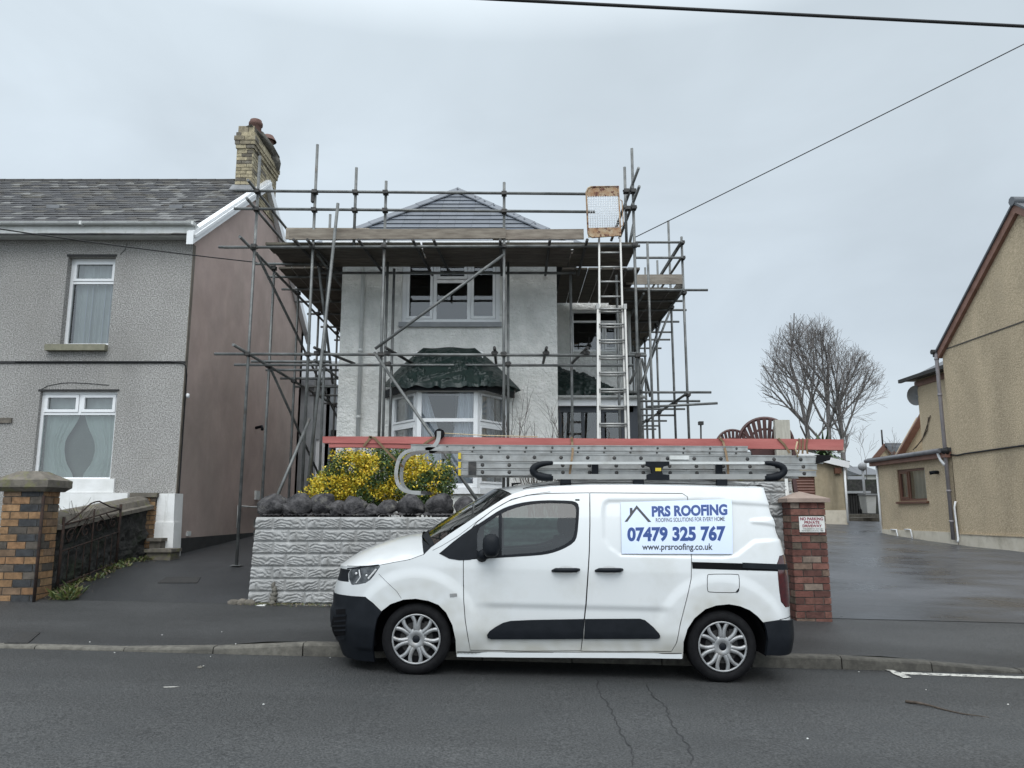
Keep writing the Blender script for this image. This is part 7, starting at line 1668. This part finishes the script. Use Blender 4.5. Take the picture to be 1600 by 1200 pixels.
# company panel and its lettering, lying on the skin
c4 = PL([(969.5, 785), (1143, 779.5), (1144, 865.5), (971, 865)])
def SP_(u, v, o_=.004):
    a = (lerp(c4[3][0], c4[2][0], u), lerp(c4[3][1], c4[2][1], u)); d = (lerp(c4[0][0], c4[1][0], u), lerp(c4[0][1], c4[1][1], u)); s, z = lerp(a[0], d[0], v), lerp(a[1], d[1], v)
    X, yo = plan(s); zl = z - zroad(X); k = .165 * (max(0, zl - .93) / .80) ** 1.7; return Vector((X, YVC - (yo - k) - o_, z))
b = MB(); b.grid(lambda u, v: SP_(u, v), 30, 16); b.grid(lambda u, v: SP_(u, v, .0005), 30, 16)
for e in ((0, 0, 1, 0), (1, 0, 1, 1), (1, 1, 0, 1), (0, 1, 0, 0)): b.grid(lambda u, v: SP_(lerp(e[0], e[2], u), lerp(e[1], e[3], u), lerp(.0005, .004, v)), 20, 1)
panel_ = b.build('sign_panel', M['sign_white'], VAN)
def put(txt, px0, px1, py0, py1, m, bold, nm='lettering'):
    """letters fill the box given in panel pixels"""
    u0, u1 = (px0 - 970) / 174, (px1 - 970) / 174; v0, v1 = (865.5 - py1) / 83, (865.5 - py0) / 83; vs, fs = text_faces(txt, bold, 4); b = MB(); b.add([SP_(lerp(u0, u1, v[0]), lerp(v0, v1, v[1]), .0052) for v in vs], fs, False); return b.build(nm, m, panel_)
put('PRS ROOFING', 1018, 1136.5, 790, 807.5, M['ink_blue'], .048); put('ROOFING SOLUTIONS FOR EVERY HOME', 1024, 1132, 809.5, 816, M['ink_dark'], .010)
put('07479 325 767', 979, 1133, 823, 846.5, M['ink_blue'], .045); put('www.prsroofing.co.uk', 1002, 1112.5, 849.5, 862.5, M['ink_dark'], .02)
b = MB()
def lg(pts): b.add([SP_((x - 970) / 174, (865.5 - y) / 83, .0052) for x, y in pts], [tuple(range(len(pts)))], False)
lg([(975, 814.5), (979.5, 814.5), (994.7, 794), (994.7, 788)]); lg([(994.7, 788), (994.7, 794), (1012, 815.5), (1017, 815.5)]); lg([(983.8, 792), (988, 792), (988, 797.5), (983.8, 803.2)])
b.build('roof_emblem', M['ink_dark'], panel_)
# ================================================================ roof rack and what is tied on it
YK = YN + .22
def K(px, py, Y=None): return at(px, py, Y or YK)
rk = bpy.data.objects.new('roof_rack', None); C.objects.link(rk); rk.parent = VAN; rk.location = K(1020, 745) - Vector(VAN.location)
zA, zB = K(950, 724).z, K(950, 745).z
def railbox(b, x0, x1, py0, py1, Y, d=.03):
    p, q = K(x0, py0, Y), K(x1, py0, Y); a, e = K(x0, py1, Y), K(x1, py1, Y); b.hexa([(a.x, Y - d, a.z), (e.x, Y - d, e.z), (e.x, Y + d, e.z), (a.x, Y + d, a.z)], [(p.x, Y - d, p.z), (q.x, Y - d, q.z), (q.x, Y + d, q.z), (p.x, Y + d, p.z)])
for Y_ in (YK, 2 * YVC - YK):
    for (a, e) in ((862, 1010), (1045, 1196)):
        b = MB(); railbox(b, a, e, 721.6, 725.5, Y_, .016); b.build('upper_rail', M['upvc_dirty'], rk); b = MB(); railbox(b, a, e, 741, 749, Y_, .025); b.build('lower_rail', M['alu'], rk)
    for sgn, x0 in ((-1, 864), (1, 1194)):
        b = MB(); P = []; W_ = []
        for k in range(15): a = PI * k / 14; P.append(K(x0 + sgn * (31 * math.sin(a) ** .8), 735 - 11.5 * math.cos(a) + 0, Y_)); W_.append(.020 + .016 * math.sin(a) + (.012 if k > 10 else 0))
        b.tube(P, W_, 10); b.build('rail_end', M['black_plastic'], rk)
    b = MB(); pts = [(1009, 721), (1046, 721), (1046, 727), (1037, 729), (1034, 735), (1036, 741), (1046, 742), (1046, 750), (1010, 750), (1010, 742), (1019, 739), (1017, 730), (1009, 727)]; b.prism([K(x, y, Y_ - .03) for x, y in pts], (0, .06, 0)); b.build('centre_bracket', M['black_plastic'], rk)
    if Y_ == YK:
        b = MB(); b.prism([K(x, y, Y_ - .033) for x, y in ((1024, 731), (1033, 731), (1033, 736), (1024, 736))], (0, .002, 0)); b.build('bracket_label', M['yellow_plastic'], rk)
    for x0 in (884, 998, 1128.5):
        b = MB(); b.prism([K(x0 - 8, 748, Y_ - .02), K(x0 + 8, 748, Y_ - .02), K(x0 + 8.5, 758.5, Y_ - .02), K(x0 - 8.5, 758.5, Y_ - .02)], (0, .05, 0)); b.build('foot', M['black_plastic'], rk)
for x0 in (930, 1124):
    for Y_ in (YK + .05, 2 * YVC - YK - .05):
        b = MB(); b.prism([K(x0 - 5, 724, Y_), K(x0 + 5, 724, Y_), K(x0 + 5, 743, Y_), K(x0 - 5, 743, Y_)], (0, .03, 0)); b.build('upright', M['black_plastic'], rk)
for x0 in (884, 998, 1128.5):
    p = K(x0, 745, YK); b = MB(); b.bar(Vector((p.x, YK, p.z)), Vector((p.x, 2 * YVC - YK, p.z)), .05, .03); b.build('cross_bar', M['galv_dark'], rk)
# ladders lie flat on the cross bars: stiles seen edge on, rungs running across
def flat_ladder(root, x0, x1, t0, t1, b0, b1, Yn, wid, m, rung0, step=.25, name='stile', hole=.016):
    """x0,x1: px ends; t0,t1 / b0,b1 top and bottom py at each end"""
    for Y_, sg in ((Yn, 1), (Yn + wid, -1)):
        p, q, a, e = K(x0, t0, Yn), K(x1, t1, Yn), K(x0, b0, Yn), K(x1, b1, Yn); b = MB(); h_ = (p.z - a.z); r_ = h_ * .16
        b.hexa([(a.x, Y_ - .004, a.z + r_), (e.x, Y_ - .004, e.z + r_), (e.x, Y_ + .010, e.z + r_), (a.x, Y_ + .010, a.z + r_)], [(p.x, Y_ - .004, p.z - r_), (q.x, Y_ - .004, q.z - r_), (q.x, Y_ + .010, q.z - r_), (p.x, Y_ + .010, p.z - r_)])
        for (u0, u1, v0, v1) in ((p.z - r_, p.z, q.z - r_, q.z), (a.z, a.z + r_, e.z, e.z + r_)):
            b.hexa([(p.x, Y_ - .010, u0 + .0003), (q.x, Y_ - .010, v0 + .0003), (q.x, Y_ + .022, v0 + .0003), (p.x, Y_ + .022, u0 + .0003)], [(p.x, Y_ - .010, u1 - .0006), (q.x, Y_ - .010, v1 - .0006), (q.x, Y_ + .022, v1 - .0006), (p.x, Y_ + .022, u1 - .0006)])
        b.build(name, m, root)
    x = K(rung0, t0, Yn).x; xe = K(x1, t1, Yn).x; xs0 = K(x0, t0, Yn).x
    while x < xe - .05:
        f = (x - xs0) / (xe - xs0); z = lerp((K(x0, t0, Yn).z + K(x0, b0, Yn).z) / 2, (K(x1, t1, Yn).z + K(x1, b1, Yn).z) / 2, f); b = MB(); b.tube([(x, Yn + .011, z), (x, Yn + wid - .011, z)], hole * .8, 8); b.build('rung', m, root)
        b = MB(); b.lathe([(hole, Yn - .0045), (hole * .8, Yn - .009), (0, Yn - .0075)], (x, 0, z), 'Y', 12); b.build('rung_end', M['galv_dark'], root); x += step
YQ = YN + .34
E1 = thing('ladder_stack', 'triple section aluminium extension ladder lying flat on the van roof rack', 'ladder', K(1000, 726, YQ))
flat_ladder(E1, 718, 1285, 707.5, 712, 720, 724.5, YQ, .42, M['alu_ladder'], 752, .262, hole=.019)
flat_ladder(E1, 721, 1276, 721, 725, 731.5, 734, YQ - .02, .46, M['alu_ladder'], 754, .262, hole=.019)
flat_ladder(E1, 719, 1275, 732.5, 735.5, 742.5, 744.5, YQ - .03, .48, M['alu_ladder'], 754, .262, hole=.019)
b = MB()
for yy in (712, 726, 738): p, q = K(716, yy - 4.5, YQ - .045), K(720, yy + 5, YQ - .045); b.box(p.x, q.x, YQ - .05, YQ + .02, q.z, p.z)
b.build('stile_cap', M['yellow_plastic'], E1)
b = MB(); p, q = K(1272, 706, YQ), K(1296, 727, YQ); b.hexa([(q.x - .14, YQ - .02, q.z + .01), (q.x, YQ - .02, q.z + .05), (q.x, YQ + .05, q.z + .05), (q.x - .14, YQ + .05, q.z + .01)], [(p.x + .02, YQ - .02, p.z - .03), (q.x + .02, YQ - .02, p.z - .035), (q.x + .02, YQ + .05, p.z - .035), (p.x + .02, YQ + .05, p.z - .03)]); b.build('rubber_foot', M['rubber'], E1)
b = MB(); p = K(732, 721.5, YQ - .05); q = K(744, 742, YQ - .05); b.box(p.x, q.x, YQ - .055, YQ - .045, q.z, p.z - .0); b.build('guide_bracket', M['galv_dark'], E1)
b = MB(); p, q = K(1046, 712, YQ - .016), K(1077, 718, YQ - .016); b.box(p.x, q.x, YQ - .0165, YQ - .0125, q.z, p.z); b.build('label_plate', M['upvc_dirty'], E1)
YZ = YN + .36
E2 = thing('roof_ladder', 'aluminium roof ladder with curled ridge hook hanging past the van windscreen', 'ladder', K(900, 700, YZ))
flat_ladder(E2, 642, 1168, 694.3, 697, 702.8, 705.3, YZ, .36, M['alu_ladder'], 699, .26, hole=.012); flat_ladder(E2, 718, 1173, 703.2, 706, 707.3, 710.8, YZ - .015, .39, M['alu_ladder'], 738, .26, hole=.010)
for k, (dx, Y_) in enumerate(((0, YZ), (0, YZ + .36))):
    raw = [(722, 702), (690, 702), (660, 701), (645, 703), (632, 707), (624, 716), (620, 730), (619, 745), (622, 757), (630, 766), (642, 769.5), (658, 770)]
    def sm(P, it=2):
        for _ in range(it):
            Q = [P[0]]
            for a, e in zip(P, P[1:]): Q += [(lerp(a[0], e[0], .25), lerp(a[1], e[1], .25)), (lerp(a[0], e[0], .75), lerp(a[1], e[1], .75))]
            P = Q + [P[-1]]
        return P
    def ribbon(b, P, w_, th):
        P = [K(x, y, YZ) for x, y in P]; P = [Vector((p.x + (0 if not k else 0), Y_ - .02, p.z)) for p in P]; vs = []
        for i, p in enumerate(P):
            d = (P[min(i + 1, len(P) - 1)] - P[max(i - 1, 0)]).normalized(); n_ = Vector((-d.z, 0, d.x)) * w_ / 2; vs += [p - n_, p + n_, p + n_ + Vector((0, th, 0)), p - n_ + Vector((0, th, 0))]
        b.add(vs, [(i * 4 + j, i * 4 + (j + 1) % 4, i * 4 + (j + 1) % 4 + 4, i * 4 + j + 4) for i in range(len(P) - 1) for j in range(4)] + [(0, 1, 2, 3)[::-1], tuple(len(vs) - 4 + j for j in range(4))], False)
    b = MB(); ribbon(b, sm(raw), .035, .016); ribbon(b, sm([(665, 703), (672, 701), (679, 697), (684, 690), (686, 682), (686, 674)]), .040, .018)
    P = sm(raw); 
    for i in (6, 12, 16, 22, 26, 30, 34): q = K(*P[i], YZ); b.lathe([(.008, Y_ - .0235), (0, Y_ - .0235)], (q.x, 0, q.z), 'Y', 8)
    b.build('ridge_hook', M['alu_ladder'], E2)
q = K(686, 677, YZ); b = MB(); b.lathe([(.048, YZ + .02), (.052, YZ + .04), (.052, YZ + .07), (.048, YZ + .09), (0, YZ + .09)], (q.x, 0, q.z), 'Y', 20); b.lathe([(.048, YZ + .02), (0, YZ + .02)], (q.x, 0, q.z), 'Y', 20); b.build('hook_wheel', M['rubber'], E2)
b = MB(); q2 = K(660, 770, YZ); b.box(q2.x - .01, q2.x + .05, YZ - .03, YZ + .40, q2.z - .012, q2.z + .015); b.build('hook_bar', M['galv_dark'], E2)
b = MB(); b.box(q.x - .015, q.x + .015, YZ, YZ + .36, q.z - .012, q.z + .012); b.build('axle', M['galv'], E2)
# red boards on top
YS = YN + .42
def plank(x0, x1, t0, t1, b0, b1, Y, dep, label):
    p, q, a, e = K(x0, t0, Y), K(x1, t1, Y), K(x0, b0, Y), K(x1, b1, Y); b = MB()
    n = 24
    for i in range(n):
        u, v = i / n, (i + 1) / n
        def L4(A_, B_, t): return lerp(A_.x, B_.x, t), lerp(A_.z, B_.z, t) + .004 * math.sin(t * 9)
        (ax, az), (bx, bz) = L4(a, e, u), L4(a, e, v); (cx, cz), (dx, dz) = L4(p, q, u), L4(p, q, v)
        vs = [(ax, Y, az), (bx, Y, bz), (bx, Y + dep, bz), (ax, Y + dep, az), (cx, Y, cz), (dx, Y, dz), (dx, Y + dep, dz), (cx, Y + dep, cz)]; fs = [(3, 2, 1, 0), (4, 5, 6, 7), (0, 1, 5, 4), (2, 3, 7, 6)]
        if i == 0: fs.append((3, 0, 4, 7))
        if i == n - 1: fs.append((1, 2, 6, 5))
        b.add(vs, fs, False)
    return tag(b.build('timber_board', M['red_wood']), label, 'board', 'red boards tied on the van roof')
plank(504, 1318, 682, 686.8, 692, 703.6, YS, .10, 'long upper red board on top of the ladders, reaching furthest left')
plank(514, 760, 692.6, 695, 699, 701.0, YS + .01, .08, 'lower red board under the longest one, showing at the left end')
p = K(1320, 690, YS); b = MB(); b.hexa([(p.x, YS + .02, K(1320, 704).z), (K(1329, 704).x, YS + .02, K(1329, 704).z), (K(1329, 704).x, YS + .1, K(1329, 704).z), (p.x, YS + .1, K(1320, 704).z)], [(p.x, YS + .02, K(1320, 696).z), (K(1327, 697).x, YS + .02, K(1327, 697).z), (K(1327, 697).x, YS + .1, K(1327, 697).z), (p.x, YS + .1, K(1320, 696).z)]); tag(b.build('timber_board', M['post']), 'bare sawn wood end sticking out behind the right tip of the red boards', 'board', 'red boards tied on the van roof'); 
# straps
def strap(paths, label, w_=.022):
    b = MB()
    for P in paths:
        Q = [K(x, y, YV) for x, y, YV in P]; vs = []
        for i, p in enumerate(Q):
            d = (Q[min(i + 1, len(Q) - 1)] - Q[max(i - 1, 0)]).normalized(); n_ = d.cross(Vector((0, 1, 0)))
            n_ = (n_.normalized() if n_.length > .2 else Vector((1, 0, 0))) * w_ / 2; vs += [p - n_, p + n_, p + n_ + Vector((0, .004, 0)), p - n_ + Vector((0, .004, 0))]
        b.add(vs, [(i * 4 + j, i * 4 + (j + 1) % 4, i * 4 + (j + 1) % 4 + 4, i * 4 + j + 4) for i in range(len(Q) - 1) for j in range(4)], False)
    return tag(b.build('strap', M['strap']), label, 'strap', 'tie straps on the van load')
f = YS - .012; g = YN + .18
strap([[(568, 697, f), (580, 682.5, f), (580, 682, f + .11)], [(576, 682.5, f), (585, 684, f), (612, 713, f), (630, 730, YZ + .1)]], 'bronze strap in an inverted V over the left end of the red boards')
strap([[(655, 700, f), (668, 690, f), (683, 681, f)], [(683, 681, f), (683, 681, f + .12)]], 'bronze strap slanting across the red boards to the hook wheel')
strap([[(893, 682.5, f + .11), (893, 682.5, f), (894, 690, f), (895, 706, YQ - .02), (893, 720, YN + .26), (890, 742, YN + .26)]], 'bronze strap down the middle of the stacked ladders behind the rack')
strap([[(1124, 683.5, f), (1130, 690, f), (1134, 706, YQ - .02), (1137, 722, YN + .26), (1138, 742, YN + .26)], [(1123, 683.5, f), (1123, 683.5, f + .11)]], 'pale bronze strap around the load left of the rack end')
strap([[(1216, 685, f), (1226, 695, f), (1234, 708, f)], [(1212, 684.4, f + .11), (1216, 685, f)]], 'dark slanting strap over the red boards near their right end')
for i, x0 in enumerate((1249, 1255, 1261)): pass
strap([[(x0, 685.3, f + .11), (x0, 685.3, f), (x0 + 1 - i * 1.5, 697, f), (x0 - 2 + i, 709, f)] for i, x0 in enumerate((1249, 1255, 1262))], 'strap wound three times around the right end of the red boards', .018)
b = MB(); b.tube([K(694, 677, YS - .02), K(760, 680.5, YS), K(840, 682.4, YS + .03)], .005, 5); b.tube([K(1246, 690, YQ - .02), K(1243, 702, YQ - .02), K(1247, 714, YQ - .02)], .008, 5); tag(b.build('rope', M['rope']), 'pale rope running from the hook wheel along the red boards', 'rope')
